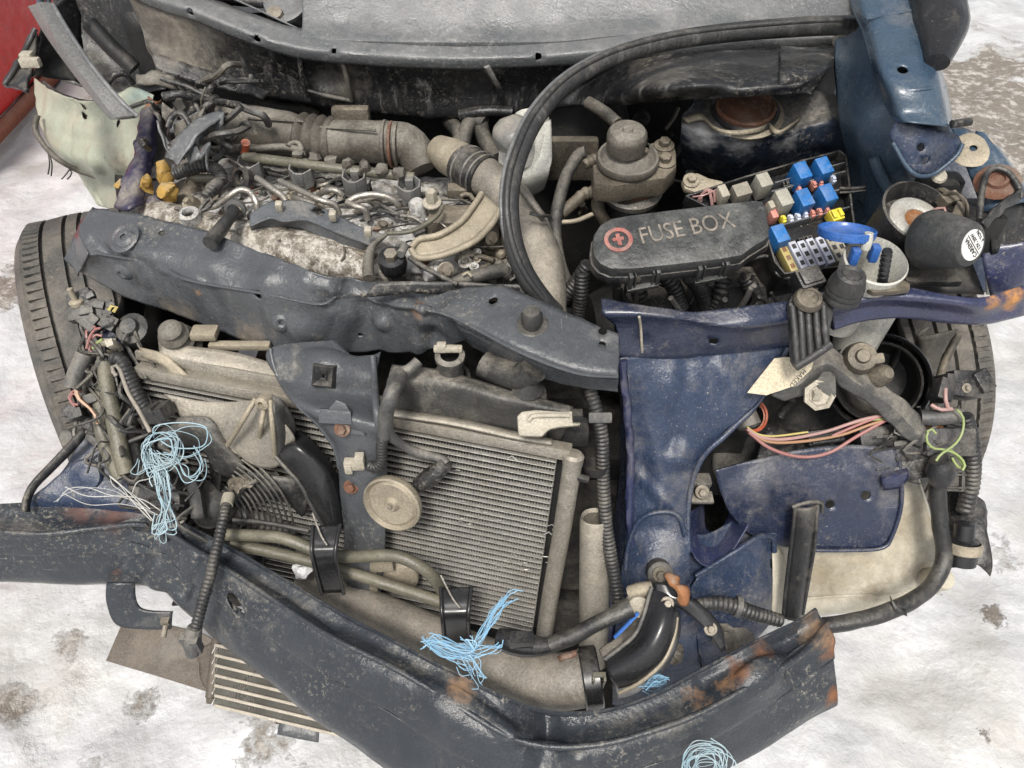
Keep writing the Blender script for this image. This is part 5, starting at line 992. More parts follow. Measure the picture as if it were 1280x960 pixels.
# bay clutter in the shadows between filter, fuse box and support
for l in ([(735, 330, .70), (722, 350, .67), (705, 372, .64), (690, 400, .6)], [(728, 340, .69), (726, 370, .65), (722, 400, .6)]):
    tube('corrugated_loom', lump(l), .011, M_conduit, car, seg=12, ridge=(.006, .18))
for l in ([(825, 340, .70), (842, 358, .68), (852, 384, .64)], [(862, 345, .70), (876, 362, .67), (884, 384, .63)], [(790, 348, .68), (800, 370, .66), (806, 392, .62)], [(905, 345, .68), (900, 368, .66), (890, 386, .63)], [(930, 345, .68), (940, 362, .66), (945, 386, .62)]):
    tube('corrugated_loom', lump(l), .012, M_conduit, car, seg=12, ridge=(.006, .18))
box('battery_tray', P(900, 385, .52), (.34, .14, .1), M_dark, car, bevel=.008)
box('dark_relay_carrier', P(930, 365, .62), (.16, .05, .06), M_black, car, bevel=.006)
# ---------------------------------------------------------------- small fittings over the engine and the bay
rc_ = random.Random(11)
def rpt(x0, x1, y0, y1, z0, z1): return P(rc_.uniform(x0, x1), rc_.uniform(y0, y1), rc_.uniform(z0, z1))
for k in range(64):
    a = rc_.uniform(225, 610); b = rc_.uniform(215, 300) + (a - 225) * .12
    bolt('small_bolt', P(a, min(b, 345), .697), (rc_.uniform(-.3, .3), rc_.uniform(-.6, 0), 1), rc_.uniform(.0035, .007), rc_.choice([M_zinc, M_tand, M_tan, M_rustm, M_alu]), engine)
for k in range(40):
    a = rc_.uniform(225, 590); b = rc_.uniform(205, 285) + (a - 225) * .10
    d_ = Vector((rc_.uniform(-1, 1), rc_.uniform(-.5, .5), rc_.uniform(-.2, .4)))
    s1 = rc_.uniform(.010, .028); s2 = rc_.uniform(.006, .014); c = P(a, b, .697)
    ax_ = basis((rc_.uniform(-.3, .3), -.3, 1), d_ if d_.length > .1 else Vector((1, 0, 0)))
    mk('small_bracket', *merge([boxgeo(c, (s1, s2, rc_.uniform(.006, .016)), ax_), boxgeo(c + ax_[0] * s1 * .4 + ax_[2] * .006, (s2, s2 * .9, .012), ax_)]), rc_.choice([M_tand, M_tan, M_alu, M_black, M_tape, M_black, M_alu]), engine, 30, 0, .0015)
for k in range(58):
    a = rc_.uniform(225, 590); b = rc_.uniform(200, 285) + (a - 225) * .10; pts = [P(a, b, .705)]
    dx = rc_.uniform(-16, 26); dy = rc_.uniform(-10, 12)
    for j in range(1, 5): pts.append(P(a + dx * j + rc_.uniform(-3, 3), b + dy * j * .7 + rc_.uniform(-3, 3), .708 + rc_.uniform(-.008, .010)))
    tube('thin_wire', pts, rc_.uniform(.001, .0028), rc_.choice([M_black, M_tape, M_hose, M_steel, M_steel, M_olive, M_black, M_blkhose]), engine, seg=7)
# torn mess at the left rear corner
for k in range(26):
    a = rc_.uniform(175, 300); b = rc_.uniform(95, 195); y = 1.22 - (b - 95) * .0018; pts = [Q(a, b, y)]
    dx = rc_.uniform(-14, 22); dy = rc_.uniform(-8, 16)
    for j in range(1, 4): pts.append(Q(a + dx * j + rc_.uniform(-8, 8), b + dy * j + rc_.uniform(-6, 6), y - rc_.uniform(0, .03)))
    tube('torn_cable', pts, rc_.uniform(.0015, .006), rc_.choice([M_black, M_tape, M_dark, M_hose, M_black]), car, seg=7)
for k in range(12):
    a = rc_.uniform(195, 290); b = rc_.uniform(110, 190); y = 1.17 - (b - 95) * .0016
    p_ = [Q(a + i * rc_.uniform(5, 16), b + i * rc_.uniform(-9, 9), y) for i in range(3)]
    q_ = [v + Vector((rc_.uniform(-.01, .01), -.01, -rc_.uniform(.01, .025))) for v in p_]
    shard('torn_bracket', p_ + q_, rc_.choice([M_black, M_fire, M_cowl, M_hose]), cru=.004, ed=.002)
# around the filter, sleeve and right of the engine
for k in range(16):
    a = rc_.uniform(570, 650); b = rc_.uniform(250, 340)
    c = P(a, b, .665); ax_ = basis((rc_.uniform(-.4, .4), -.5, 1), Vector((rc_.uniform(-1, 1), .4, 0)))
    mk('pump_fitting', *merge([boxgeo(c, (rc_.uniform(.012, .03), .014, .012), ax_), lathegeo([(.008, 0), (.008, .012), (.004, .016), (0, .016)], c, ax_[2], 10)]), rc_.choice([M_tand, M_tan, M_hose, M_black]), engine, 30, 0, .0012)
for k in range(14):
    a = rc_.uniform(690, 860); b = rc_.uniform(160, 270); pts = [P(a, b, .70)]
    dx = rc_.uniform(-18, 18); dy = rc_.uniform(-4, 16)
    for j in range(1, 4): pts.append(P(a + dx * j + rc_.uniform(-5, 5), b + dy * j, .70 - .012 * j))
    tube('thin_wire', pts, rc_.uniform(.002, .006), rc_.choice([M_black, M_dark, M_tand, M_blkhose]), car, seg=7)
for k in range(18):
    a = rc_.uniform(760, 1000); b = rc_.uniform(340, 375); pts = [P(a, b, .69)]
    dx = rc_.uniform(-14, 14)
    for j in range(1, 4): pts.append(P(a + dx * j, b + 12 * j + rc_.uniform(-5, 5), .69 - .02 * j))
    tube('thin_wire', pts, rc_.uniform(.0015, .004), rc_.choice([M_black, M_tape, M_conduit, M_blkhose]), car, seg=7)
# duct labels and clamps
for (a, b) in ((350, 166), (440, 177)):
    tube('duct_seam', [hp(a - 40, b - 18, .03), hp(a, b - 16, .034), hp(a + 30, b - 14, .034)], .0022, M_hose, car, seg=6)
# ---------------------------------------------------------------- open fuse box
yaw = R(20); FX = Vector((math.cos(yaw), math.sin(yaw), .02)).normalized(); FZ = Vector((0, -.48, 1)).normalized()
FX = (FX - FZ * FX.dot(FZ)).normalized(); FY = FZ.cross(FX)
AX = (FX, FY, FZ)
ZB = .735
tr = [(856, 250), (930, 226), (1000, 206), (1046, 194), (1054, 200), (1062, 272), (1070, 330), (1040, 338), (978, 346), (966, 332), (956, 300)]
fz0 = P(1000, 270, ZB)
def TP(a, b, h=0): return PL(a, b, fz0 + FZ * h, FZ)
fuse = prism('fuse_box', [TP(a, b, -.006) for (a, b) in tr], -FZ * .07, M_blackc, car, bevel=.003)
ring = [TP(a, b, .004) for (a, b) in tr]
for i in range(len(ring)):
    a, b = ring[i], ring[(i + 1) % len(ring)]
    d = (b - a); m_ = (a + b) / 2
    mk('fuse_box_wall', *boxgeo(m_, (d.length + .002, .0028, .022), (d.normalized(), FZ.cross(d.normalized()), FZ)), M_black, fuse, 30, 0, .0008)
for (p, q) in (((962, 244), (1056, 218)), ((966, 262), (1060, 238)), ((966, 288), (1062, 262)), ((980, 318), (1066, 298)), ((966, 233), (1052, 208))):
    a, b = TP(*p, .0), TP(*q, .0); d = b - a
    mk('divider', *boxgeo((a + b) / 2, (d.length, .002, .02), (d.normalized(), FZ.cross(d.normalized()), FZ)), M_traygrey, fuse, 30, 0, .0006)
def relay(px, py, w_, dp, h, mt, name='relay', htop=.034):
    c = TP(px, py, htop) - FZ * (h / 2)
    return mk(name, *boxgeo(c, (w_, dp, h), AX, .97), mt, fuse, 30, 0, .0012)
for (a, b) in ((1004, 212), (1031, 206), (1007, 246), (1036, 240)): relay(a, b, .0188, .027, .034, M_blue)
relay(976, 291, .0188, .027, .034, M_blue)
relay(956, 224, .018, .022, .034, M_relayw); relay(981, 246, .019, .026, .034, M_relayw)
relay(928, 236, .024, .02, .024, M_relayg, htop=.024); relay(905, 238, .012, .02, .026, M_cast, htop=.026)
relay(966, 262, .009, .026, .02, M_pinkf, 'pale_fuse', .016); relay(965, 255, .008, .012, .02, M_cast, 'pale_fuse', .024)
sm = [(978, 276, M_yel), (987, 275, M_fusew), (996, 273, M_fusew), (1005, 270, M_fusew), (1014, 269, M_pinkf), (1023, 267, M_pinkf), (1032, 265, M_pinkf), (997, 239, M_pinkf), (1016, 233, M_pinkf), (1024, 231, M_pinkf), (1040, 226, M_fusew)]
for (a, b, mt) in sm:
    c = TP(a, b, .006)
    f_ = mk('blade_fuse', *merge([boxgeo(c, (.0052, .011, .012), AX), boxgeo(c + FZ * .007, (.0045, .006, .004), AX)]), mt, fuse, 30, 0, .0006)
c = TP(1043, 272, .012)
mk('yellow_fuse_block', *merge([boxgeo(c, (.017, .017, .018), AX), boxgeo(c + FZ * .011 - FX * .005, (.005, .012, .005), AX), boxgeo(c + FZ * .011 + FX * .005, (.005, .012, .005), AX)]), M_yel, fuse, 30, 0, .001)
big = [(983, 326, M_yelw), (995, 322, M_fusew), (1006, 321, M_fusew), (1017, 318, M_fusew), (1029, 316, M_fusew), (1040, 313, M_relayw), (1049, 312, M_cast)]
for (a, b, mt) in big:
    c = TP(a, b, .006)
    f_ = mk('strip_fuse', *boxgeo(c, (.0104, .042, .018), AX), mt, fuse, 30, 0, .001)
    for k in (-1, 0, 1):
        mk('fuse_window', *boxgeo(c + FY * (k * .013) + FZ * .009, (.0055, .0068, .0012), AX), M_ink if mt != M_yelw else M_amber, fuse, 0)
for (a, b) in ((982, 223), (989, 222), (1000, 289), (1008, 287)):
    box('terminal_pin', TP(a, b - 4, .004), (.0016, .001, .01), M_steel, fuse, AX, bevel=0)
for (a, b) in ((980, 230), (986, 229), (991, 228), (982, 236), (989, 235), (1000, 302), (1006, 300), (1011, 299), (1003, 308), (1010, 306)):
    mk('empty_socket', *merge([boxgeo(TP(a - 2.3, b, .002), (.0012, .007, .01), AX), boxgeo(TP(a + 2.3, b, .002), (.0012, .007, .01), AX), boxgeo(TP(a, b - 2, .002), (.005, .0012, .01), AX)]), M_tank, fuse, 0)
# mounting ear with bolt
ear = [(852, 226), (858, 218), (872, 215), (886, 222), (905, 226), (905, 236), (880, 238), (868, 240), (856, 236)]
plate('fuse_box_ear', ear, TP(875, 228, .006), FZ, .012, M_tan, car, bevel=.004)
bolt('ear_bolt', TP(864, 226, .007), FZ, .007, M_tan, car)
tubes('pink_wire_loop', [([TP(876, 252, 0), TP(878, 240, .012), TP(884, 236, .016), TP(888, 244, .012), TP(890, 256, 0)], .0022), ([TP(872, 252, 0), TP(882, 238, .014), TP(892, 240, .012), TP(893, 252, 0)], .002), ([TP(866, 246, .01), TP(880, 244, .018), TP(898, 236, .01)], .0012)], M_pinkl, car, seg=6)
# lower tray lip and front connector
tube('tray_lip', [TP(930, 326, .0), TP(960, 320, .0), TP(968, 330, 0), TP(972, 344, 0), TP(992, 348, 0), TP(1000, 344, 0)], .003, M_black, car, seg=8)
cb = P(1008, 352, .755)
mk('loom_connector', *merge([boxgeo(cb, (.032, .026, .03), AX), boxgeo(cb + FZ * .012 + FY * .0, (.026, .02, .014), AX)]), M_black, car, 30, 0, .003)
box('connector_latch', cb - FY * .0135 - FZ * .002, (.018, .003, .008), M_dark, car, AX, bevel=.0008)
box('connector_latch', cb - FY * .0135 - FZ * .011, (.018, .004, .004), M_black, car, AX, bevel=.0008)
# ---------------------------------------------------------------- lifted lid of the fuse box
ln = Vector((-.05, -.38, 1)).normalized(); l0 = P(850, 298, .795)
def LP(a, b, o=0): return PL(a, b, l0 + ln * o, ln)
lo_ = [(740, 308), (742, 292), (750, 280), (764, 272), (786, 268), (840, 261), (900, 254), (945, 249), (954, 250), (958, 258), (962, 280), (963, 296), (940, 310), (928, 319), (900, 324), (840, 331), (790, 336), (764, 336), (750, 330), (742, 320)]
oo = [LP(*p) for p in lo_]
lid = empty('fuse_box_lid', sum(oo, Vector()) / len(oo) - ln * .03, 'black plastic lid reading FUSE BOX lying lifted over the open fuse box', 'fuse box lid')
mk('lid_shell', *prismgeo([p for p in oo], -ln * .022), M_fuselid, lid, 40, 0, .006)
cen = sum(oo, Vector()) / len(oo)
mk('lid_rim', *prismgeo([cen + (p - cen) * 1.025 - ln * .018 for p in oo], -ln * .016), M_black, lid, 40, 0, .003)
tx = LP(912, 276, 0) - LP(802, 296, 0)
text('lettering', 'FUSE BOX', 0.034, LP(858, 286, .0004), tx, ln.cross(tx), M_worn, lid, .0011, stretch=.78)
rc = LP(773, 300, .0)
lathe('red_symbol', [(.0125, 0), (.0125, .0012), (.0175, .0012), (.0175, 0)], rc, ln, M_redink, lid, seg=32)
tn = tx.normalized(); tm = ln.cross(tn)
mk('red_symbol', *merge([boxgeo(rc + ln * .0006 + tn * .0005, (.005, .017, .0014), (tn, tm, ln)), boxgeo(rc + ln * .0006 + tm * .001, (.014, .0045, .0013), (tn, tm, ln))]), M_redink, lid, 0)
for (a, b) in ((805, 343), (891, 333)):
    c = LP(a, b, -.016) - ln * .010
    ax2 = (tn, tm, ln)
    lt = mk('lid_latch', *merge([boxgeo(c + tn * s_ * .017, (.005, .012, .034), ax2) for s_ in (-1, 1)] + [boxgeo(c + tn * s_ * .011, (.002, .010, .034), ax2) for s_ in (-1, 1)] + [boxgeo(c - ln * .014 - tm * .003, (.04, .008, .006), ax2)]), M_fuselid, lid, 30, 0, .001)
    box('latch_tongue', c + tm * .002, (.020, .006, .012), M_hose, lid, ax2, bevel=.001)
# ---------------------------------------------------------------- washer bottle neck, blue cap
wa = Vector((.03, -.25, 1)).normalized()
wc = P(1088, 336, .765)
neck = lathe('washer_neck', [(.027, -.11), (.028, -.05), (.032, -.03), (.037, -.002), (.0385, .012), (.039, .016), (.037, .018), (.0355, .012), (.031, -.02), (.026, -.045), (0, -.05)], wc, wa, M_white, car, seg=40)
ca = Vector((.03, .36, 1)).normalized(); cc = P(1058, 292, .795)
cap_ = lathe('blue_cap', [(.028, -.005), (.033, -.004), (.0345, .0), (.0345, .006), (.033, .007), (.0315, .002), (.027, -.001), (0, -.002)], cc, ca, M_cap, neck, seg=40)
mk('cap_hinge', *merge([boxgeo(cc + Vector((.004, -.030, -.012)), (.010, .012, .022)), boxgeo(cc + Vector((.030, -.024, -.012)), (.010, .012, .022))]), M_cap, neck, 30, 0, .002)
mk('cap_peg', *tubegeo([cc + Vector((.016, -.026, -.004)), cc + Vector((.016, -.024, .008)), cc + Vector((.016, -.022, .016))], [.006, .0065, .005], seg=12), M_white, neck, 40)
# ---------------------------------------------------------------- alarm siren
sa = Vector((.42, -.8, .42)).normalized()
s0 = P(1166, 300, .80)
siren = lathe('alarm_siren', [(.0, -.012), (.033, -.012), (.036, -.004), (.035, .006), (.030, .034), (.0265, .046), (.025, .049), (.020, .051), (.0, .051)], s0, sa, M_cone, car, seg=40)
lx, ly, lz = basis(sa, Vector((1, 0, 0)))
e = s0 + sa * .051
td = (V(1196, 318, 1) - V(1211, 330, 1)); td = (td - sa * td.dot(sa)).normalized()
mk('siren_label', *lathegeo([(.018, 0), (.018, .0012), (0, .0012)], e, sa, 32), M_label, siren, 30)
tup = sa.cross(td)
text('siren_lettering', 'CARENA', .0078, e + sa * .0016 + tup * .004, td, tup, M_ink, siren, .0003)
text('siren_lettering', '12V, 20W', .0064, e + sa * .0016 - tup * .0055, td, tup, M_ink, siren, .0003)
text('siren_lettering', '6 TON', .0060, e + sa * .0016 - tup * .0140, td, tup, M_ink, siren, .0003)
mk('label_line', *boxgeo(e + sa * .0015 - tup * .0005, (.032, .0008, .0006), (td, tup, sa)), M_ink, siren, 0)
mk('siren_bracket', *merge([boxgeo(s0 + Vector((-.005, .015, -.04)), (.02, .03, .05)), boxgeo(s0 + Vector((.02, .01, -.06)), (.07, .04, .01))]), M_black, car, 30, 0, .003)
rw = Vector((.12, -.35, 1)).normalized(); r0 = P(1143, 272, .80)
rg = lathe('speaker_housing', [(.040, -.05), (.044, -.01), (.047, .006), (.048, .012), (.045, .013), (.042, .006), (.038, -.012), (0, -.014)], r0, rw, M_black, car, seg=40)
lathe('speaker_magnet', [(.016, .0), (.0165, .004), (.020, .0065), (.030, .0065), (.0355, .003), (.036, -.012)], r0 + Vector((.002, -.003, -.004)), rw, M_ring, rg, seg=36)
lathe('speaker_core', [(0, .001), (.012, .001), (.017, .003)], r0 + Vector((.002, -.003, -.004)), rw, M_amber, rg, seg=28)
tube('pink_tie', [r0 + rw * .002 + Vector((.024, .012, 0)), r0 + rw * .012 + Vector((.03, .010, 0)), r0 + rw * .010 + Vector((.036, .004, 0)), r0 + rw * .0 + Vector((.034, -.006, 0))], .0017, M_pinkl, rg, seg=6)
# plugs and twisted wires beyond the siren
mk('loose_plug', *merge([boxgeo(P(1186, 250, .815), (.026, .016, .014), basis((.1, -.3, 1), Vector((1, .5, 0)))), boxgeo(P(1197, 265, .81), (.014, .026, .012), basis((.1, -.3, 1), Vector((1, -.6, 0))))]), M_tand, car, 30, 0, .002)
tubes('loose_wires', [([P(1176, 246, .82), P(1190, 240, .83), P(1206, 250, .83), P(1210, 266, .82), P(1204, 276, .80)], .002), ([P(1180, 244, .82), P(1196, 242, .832), P(1208, 258, .825), P(1206, 272, .81)], .002), ([P(1170, 240, .81), P(1178, 238, .82), P(1190, 246, .82)], .004)], M_tand, car, seg=6)
for (a, b, z, sx, sy, sz) in ((1165, 245, .79, .05, .03, .05), (1210, 285, .78, .06, .05, .06), (1180, 232, .79, .04, .03, .03)):
    box('dark_bracket', P(a, b, z), (sx, sy, sz), M_dark, car, bevel=.006)
# ---------------------------------------------------------------- blue support right of the joint
rb = [(752, 374, .73), (800, 381, .735), (860, 386, .735), (920, 384, .735), (985, 377, .735), (1030, 372, .735)]
rm = [(754, 392, .728), (800, 394, .73), (850, 400, .728), (900, 408, .722), (960, 402, .722), (1030, 390, .725)]
rf = [(770, 410, .70), (800, 408, .705), (850, 412, .705), (900, 417, .702), (960, 412, .702), (1030, 402, .705)]
rd = [(774, 444, .66), (800, 446, .655), (850, 446, .655), (900, 442, .655), (960, 436, .66), (1030, 424, .665)]
nsup = sheet('blue_support', [Ps(rb), Ps(rm), Ps(rf), Ps(rd), lft(Ps(rd), .02, -.006)], M_navy, car, res=.0045, thick=.0025, crumple=.002, cs=12, edge=.001, holes=[(P(892, 424, .685), .007), (P(849, 387, .7345), .005), (P(901, 386, .7345), .005)], dents=[(P(880, 392, .73), .06, -.008), (P(800, 425, .68), .02, -.006), (P(870, 430, .67), .03, -.004)])
tube('support_joint', Ps([(799, 396, .732), (801, 410, .706), (802, 428, .682), (803, 443, .658)]), .0018, M_cast, nsup, seg=6)
rb2 = [(1015, 366, .735), (1060, 360, .745), (1110, 356, .75), (1165, 366, .75), (1220, 372, .748), (1255, 364, .75), (1300, 350, .755)]
rm2 = [(1030, 388, .73), (1070, 378, .74), (1115, 372, .745), (1170, 376, .745), (1225, 382, .742), (1260, 374, .745), (1300, 360, .75)]
rf2 = [(1040, 396, .71), (1075, 386, .72), (1120, 382, .725), (1175, 386, .725), (1228, 394, .72), (1262, 386, .725), (1300, 374, .73)]
rd2 = [(1042, 412, .69), (1075, 402, .70), (1120, 397, .705), (1175, 402, .70), (1230, 405, .70), (1262, 398, .705), (1300, 388, .71)]
vsup = sheet('violet_support_end', [Ps(rb2), Ps(rm2), Ps(rf2), Ps(rd2), lft(Ps(rd2), .025, -.01)], M_violet, car, res=.0045, thick=.0025, crumple=.0018, cs=14, edge=.001)
# ribbed cap bracket
rbn = Vector((0, -.75, .65)).normalized(); q0 = P(1010, 405, .725)
def KP(a, b, o=0): return PL(a, b, q0 + rbn * o, rbn)
cap2 = prism('ribbed_cap', [KP(986, 378), (KP(1040, 376)), KP(1043, 388), KP(1038, 412), KP(1036, 430), KP(994, 460), KP(990, 452), KP(988, 415)], -rbn * .010, M_rubber, car, bevel=.003)
for (x0, x1, y1) in ((990, 996, 456), (1000, 1004, 450), (1009, 1013, 443), (1019, 1023, 437), (1029, 1033, 431)):
    tube('cap_rib', [KP(x0, 382, .002), KP((x0 + x1) / 2, 412, .003), KP(x1, y1, .001)], .0045, M_rubber, cap2, seg=8)
tube('cap_rib', [KP(994, 459, .002), KP(1015, 446, .003), KP(1038, 430, .002)], .0055, M_rubber, cap2, seg=8)
sheet('cap_top', [Ps([(984, 380, .738), (992, 368, .748), (1012, 364, .752), (1032, 367, .75), (1042, 377, .742)]), Ps([(986, 384, .733), (1000, 384, .738), (1014, 384, .738), (1030, 384, .736), (1042, 384, .733)])], M_rubber, cap2, res=.004, thick=.004, rr=True)
lathe('cap_plug', [(0, .002), (.010, .002), (.011, .0035), (.015, .003), (.017, .0), (.018, -.004)], P(1011, 373, .752), (0, -.3, 1), M_tand, cap2, seg=24)
# rubber bump stop and threaded post
lathe('bump_stop', [(.0, .032), (.010, .032), (.013, .035), (.017, .033), (.0215, .018), (.022, .014), (.020, .012), (.0222, .009), (.0222, .006), (.020, .004), (.0225, .001), (.0225, -.004), (.018, -.008)], P(1053, 368, .752), (0, -.12, 1), M_rubber, car, seg=32)
pb = P(1112, 360, .758)
prism('post_plate', [P(a, b, .762) for (a, b) in ((1084, 360), (1090, 354), (1108, 351), (1130, 349), (1138, 354), (1138, 361), (1118, 364), (1092, 365))], Vector((0, 0, -.007)), M_tand, car, bevel=.002)
pr = [(.006, 0)]
for k in range(6): pr += [(.0062, .004 + k * .0075), (.0064, .008 + k * .0075), (.0054, .0092 + k * .0075), (.0054, .0102 + k * .0075)]
pr += [(.0062, .050), (.005, .053), (0, .053)]
lathe('ribbed_post', pr, P(1102, 357, .762), (-.2, .0, 1), M_blackc, car, seg=18)
sheet('white_liner', [Ps([(1232, 320, .74), (1238, 318, .74), (1243, 315, .74)]), Ps([(1232, 345, .71), (1236, 345, .71), (1241, 340, .71)]), Ps([(1233, 368, .68), (1237, 368, .68), (1242, 365, .68)])], M_white, car, res=.006, thick=.003)
sheet('dark_wing_inside', [Ps([(1130, 340, .72), (1175, 335, .72), (1215, 330, .72)]), Ps([(1135, 362, .70), (1180, 366, .70), (1230, 368, .70)])], M_dark, car, res=.01, thick=.003)
# ---------------------------------------------------------------- blue front panel (chassis leg closing plate)
pan = [[(774, 448, .655), (830, 442, .655), (900, 440, .655), (985, 432, .66)], [(780, 500, .595), (830, 500, .60), (890, 502, .60), (952, 496, .60)], [(785, 560, .53), (825, 560, .54), (860, 560, .54), (890, 556, .54)], [(785, 620, .465), (815, 622, .475), (845, 622, .475), (864, 616, .475)], [(782, 680, .405), (815, 682, .415), (845, 690, .415), (861, 696, .41)], [(774, 740, .345), (810, 742, .36), (845, 742, .355), (862, 735, .35)], [(768, 800, .285), (810, 805, .29), (850, 800, .29), (870, 790, .29)], [(765, 880, .2), (810, 885, .2), (850, 880, .2), (880, 870, .2)]]
panel = sheet('blue_closing_panel', [Ps(r) for r in pan], M_navyd, car, res=.005, thick=.0025, crumple=.003, cs=12, edge=.002, folds=[(P(800, 470, .63), P(830, 620, .475), .02, .005), (P(860, 450, .65), P(840, 560, .54), .016, -.005), (P(790, 590, .5), P(850, 640, .46), .014, .005), (P(900, 460, .64), P(930, 500, .59), .016, .006)], dents=[(P(820, 715, .39), .065, .022), (P(835, 480, .61), .05, .008), (P(790, 600, .49), .05, -.008), (P(850, 570, .53), .03, .008)])
tube('panel_flange', Ps([(984, 434, .66), (962, 480, .615), (940, 512, .58), (905, 545, .555), (880, 570, .53), (866, 600, .495), (860, 640, .455), (861, 690, .415)]), .004, M_navyd, panel, seg=8, wob=.001)
tube('panel_flange', Ps([(778, 450, .655), (784, 520, .58), (788, 570, .525), (786, 640, .45), (790, 680, .41)]), .006, M_violet, panel, seg=8, wob=.003)
tube('panel_swage', Ps([(782, 712, .385), (786, 680, .415), (800, 650, .45), (825, 640, .465), (848, 645, .46), (856, 670, .435)]), .0035, M_navyd, panel, seg=8)
sheet('panel_side', [Ps([(786, 470, .635), (788, 560, .53), (786, 650, .44), (775, 760, .33), (770, 850, .23)]), [p + Vector((.0, .12, -.01)) for p in Ps([(786, 470, .635), (788, 560, .53), (786, 650, .44), (775, 760, .33), (770, 850, .23)])]], M_navyd, panel, res=.01, thick=.002, crumple=.003)
sheet('lower_side_sheet', [Ps([(758, 690, .41), (752, 730, .36), (742, 770, .31), (733, 810, .27)]), Ps([(772, 695, .405), (770, 740, .355), (768, 780, .30), (765, 820, .26)])], M_violet, car, res=.006, thick=.002, crumple=.003)
# scoop opening
sheet('blue_scoop', [Ps([(861, 640, .455), (862, 680, .42), (872, 702, .395), (892, 708, .385), (915, 690, .40), (936, 655, .43)]), Ps([(868, 636, .44), (870, 672, .405), (880, 688, .385), (894, 690, .38), (908, 676, .39), (924, 650, .41)]), Ps([(880, 630, .40), (882, 655, .38), (888, 664, .375), (896, 664, .375), (904, 655, .38), (912, 640, .39)])], M_violet, car, res=.005, thick=.002, crumple=.002, cs=20)
box('scoop_dark_back', P(890, 610, .40) + Vector((0, .06, 0)), (.10, .03, .16), M_dark, car, bevel=.005)
mk('scoop_bracket', *merge([boxgeo(P(877, 600, .465), (.026, .02, .008)), boxgeo(P(877, 622, .445), (.032, .02, .006)), boxgeo(P(877, 610, .455), (.02, .012, .03))]), M_tape, car, 30, 0, .002)
bolt('scoop_bolt', P(876, 610, .46) + Vector((0, -.008, .002)), (0, -.8, .6), .006, M_zinc, car)
# second blue panel: lamp carrier
car2 = sheet('lamp_carrier_panel', [Ps([(894, 588, .50), (945, 574, .505), (1000, 562, .515), (1060, 556, .52), (1120, 560, .52)]), Ps([(900, 612, .47), (950, 606, .475), (1005, 600, .48), (1065, 600, .48), (1124, 596, .485)]), Ps([(912, 640, .435), (958, 640, .435), (1008, 640, .435), (1065, 640, .435), (1126, 632, .445)]), Ps([(935, 666, .40), (965, 668, .40), (1010, 672, .40), (1062, 676, .395), (1118, 662, .41)]), Ps([(960, 676, .385), (980, 684, .38), (1012, 686, .38), (1060, 686, .38), (1104, 684, .385)])], M_navy, car, res=.005, thick=.0025, crumple=.0025, cs=14, holes=[(P(1037, 630, .4465), .007), (P(1082, 619, .460), .0075)], dents=[(P(1110, 620, .46), .03, -.008), (P(940, 620, .46), .05, .006)])
tube('carrier_edge', Ps([(1122, 566, .515), (1127, 600, .48), (1126, 635, .443), (1116, 668, .405), (1103, 685, .386), (1060, 688, .381), (1010, 688, .381)]), .003, M_navy, car2, seg=8)
sheet('apron', [Ps([(862, 735, .35), (880, 715, .375), (915, 690, .40), (950, 668, .405), (985, 668, .40)]), Ps([(866, 770, .315), (890, 750, .335), (920, 725, .36), (945, 695, .38), (966, 676, .385)]), Ps([(872, 800, .28), (895, 786, .29), (925, 765, .315), (948, 740, .335), (964, 720, .345)]), Ps([(880, 840, .24), (905, 828, .24), (932, 812, .255), (950, 795, .27), (962, 780, .28)])], M_navyd, car, res=.005, thick=.0025, crumple=.006, cs=18, edge=.003)
sheet('apron_backing', [[p + Vector((0, .03, 0)) for p in Ps([(850, 690, .42), (890, 690, .40), (930, 670, .40), (970, 670, .39)])], [p + Vector((0, .03, 0)) for p in Ps([(850, 760, .33), (890, 760, .33), (930, 740, .34), (965, 720, .35)])], [p + Vector((0, .03, 0)) for p in Ps([(860, 850, .24), (890, 850, .24), (930, 820, .25), (960, 790, .27)])]], M_navyd, car, res=.008, thick=.002, crumple=.003)
sheet('apron_side', [Ps([(965, 676, .384), (966, 720, .345), (964, 780, .28)]), Ps([(978, 690, .35), (985, 730, .31), (990, 770, .25)])], M_washer, car, res=.01, thick=.002)
tube('apron_edge', Ps([(870, 720, .37), (915, 692, .403), (948, 672, .41), (966, 672, .395), (968, 690, .375)]), .004, M_navyd, car, seg=8)
mk('brown_deposit', *lathegeo([(.0, .014), (.008, .012), (.012, .004), (.018, 0), (.016, -.004)], P(905, 795, .31), (0, -.6, .8), 10), M_hose, car, 30)
mk('brown_deposit', *lathegeo([(.0, .010), (.012, .008), (.024, .002), (.02, -.004)], P(925, 805, .295), (0, -.6, .8), 10), M_hose, car, 30)
# washer bottle (stained, cream)
def Pb(l): return [CAM + (P(*a) - CAM) * 1.055 for a in l]
wt = sheet('washer_bottle', [[p + Vector((0, .05, 0)) for p in Pb([(966, 645, .44), (1040, 610, .47), (1100, 590, .485), (1140, 588, .485)])], Pb([(964, 668, .42), (1040, 640, .435), (1110, 610, .465), (1146, 600, .475)]), Pb([(966, 710, .37), (1040, 700, .375), (1115, 680, .395), (1164, 658, .41)]), Pb([(970, 745, .33), (1040, 738, .335), (1120, 732, .34), (1178, 708, .355)]), Pb([(975, 752, .315), (1040, 745, .32), (1120, 740, .325), (1182, 716, .34)]), Pb([(985, 775, .285), (1040, 766, .29), (1110, 760, .295), (1170, 742, .305)]), [p + Vector((0, .06, -.02)) for p in Pb([(985, 780, .275), (1040, 772, .28), (1110, 766, .285), (1170, 748, .295)])]], M_washer, car, res=.007, thick=.004, crumple=.002, cs=9)
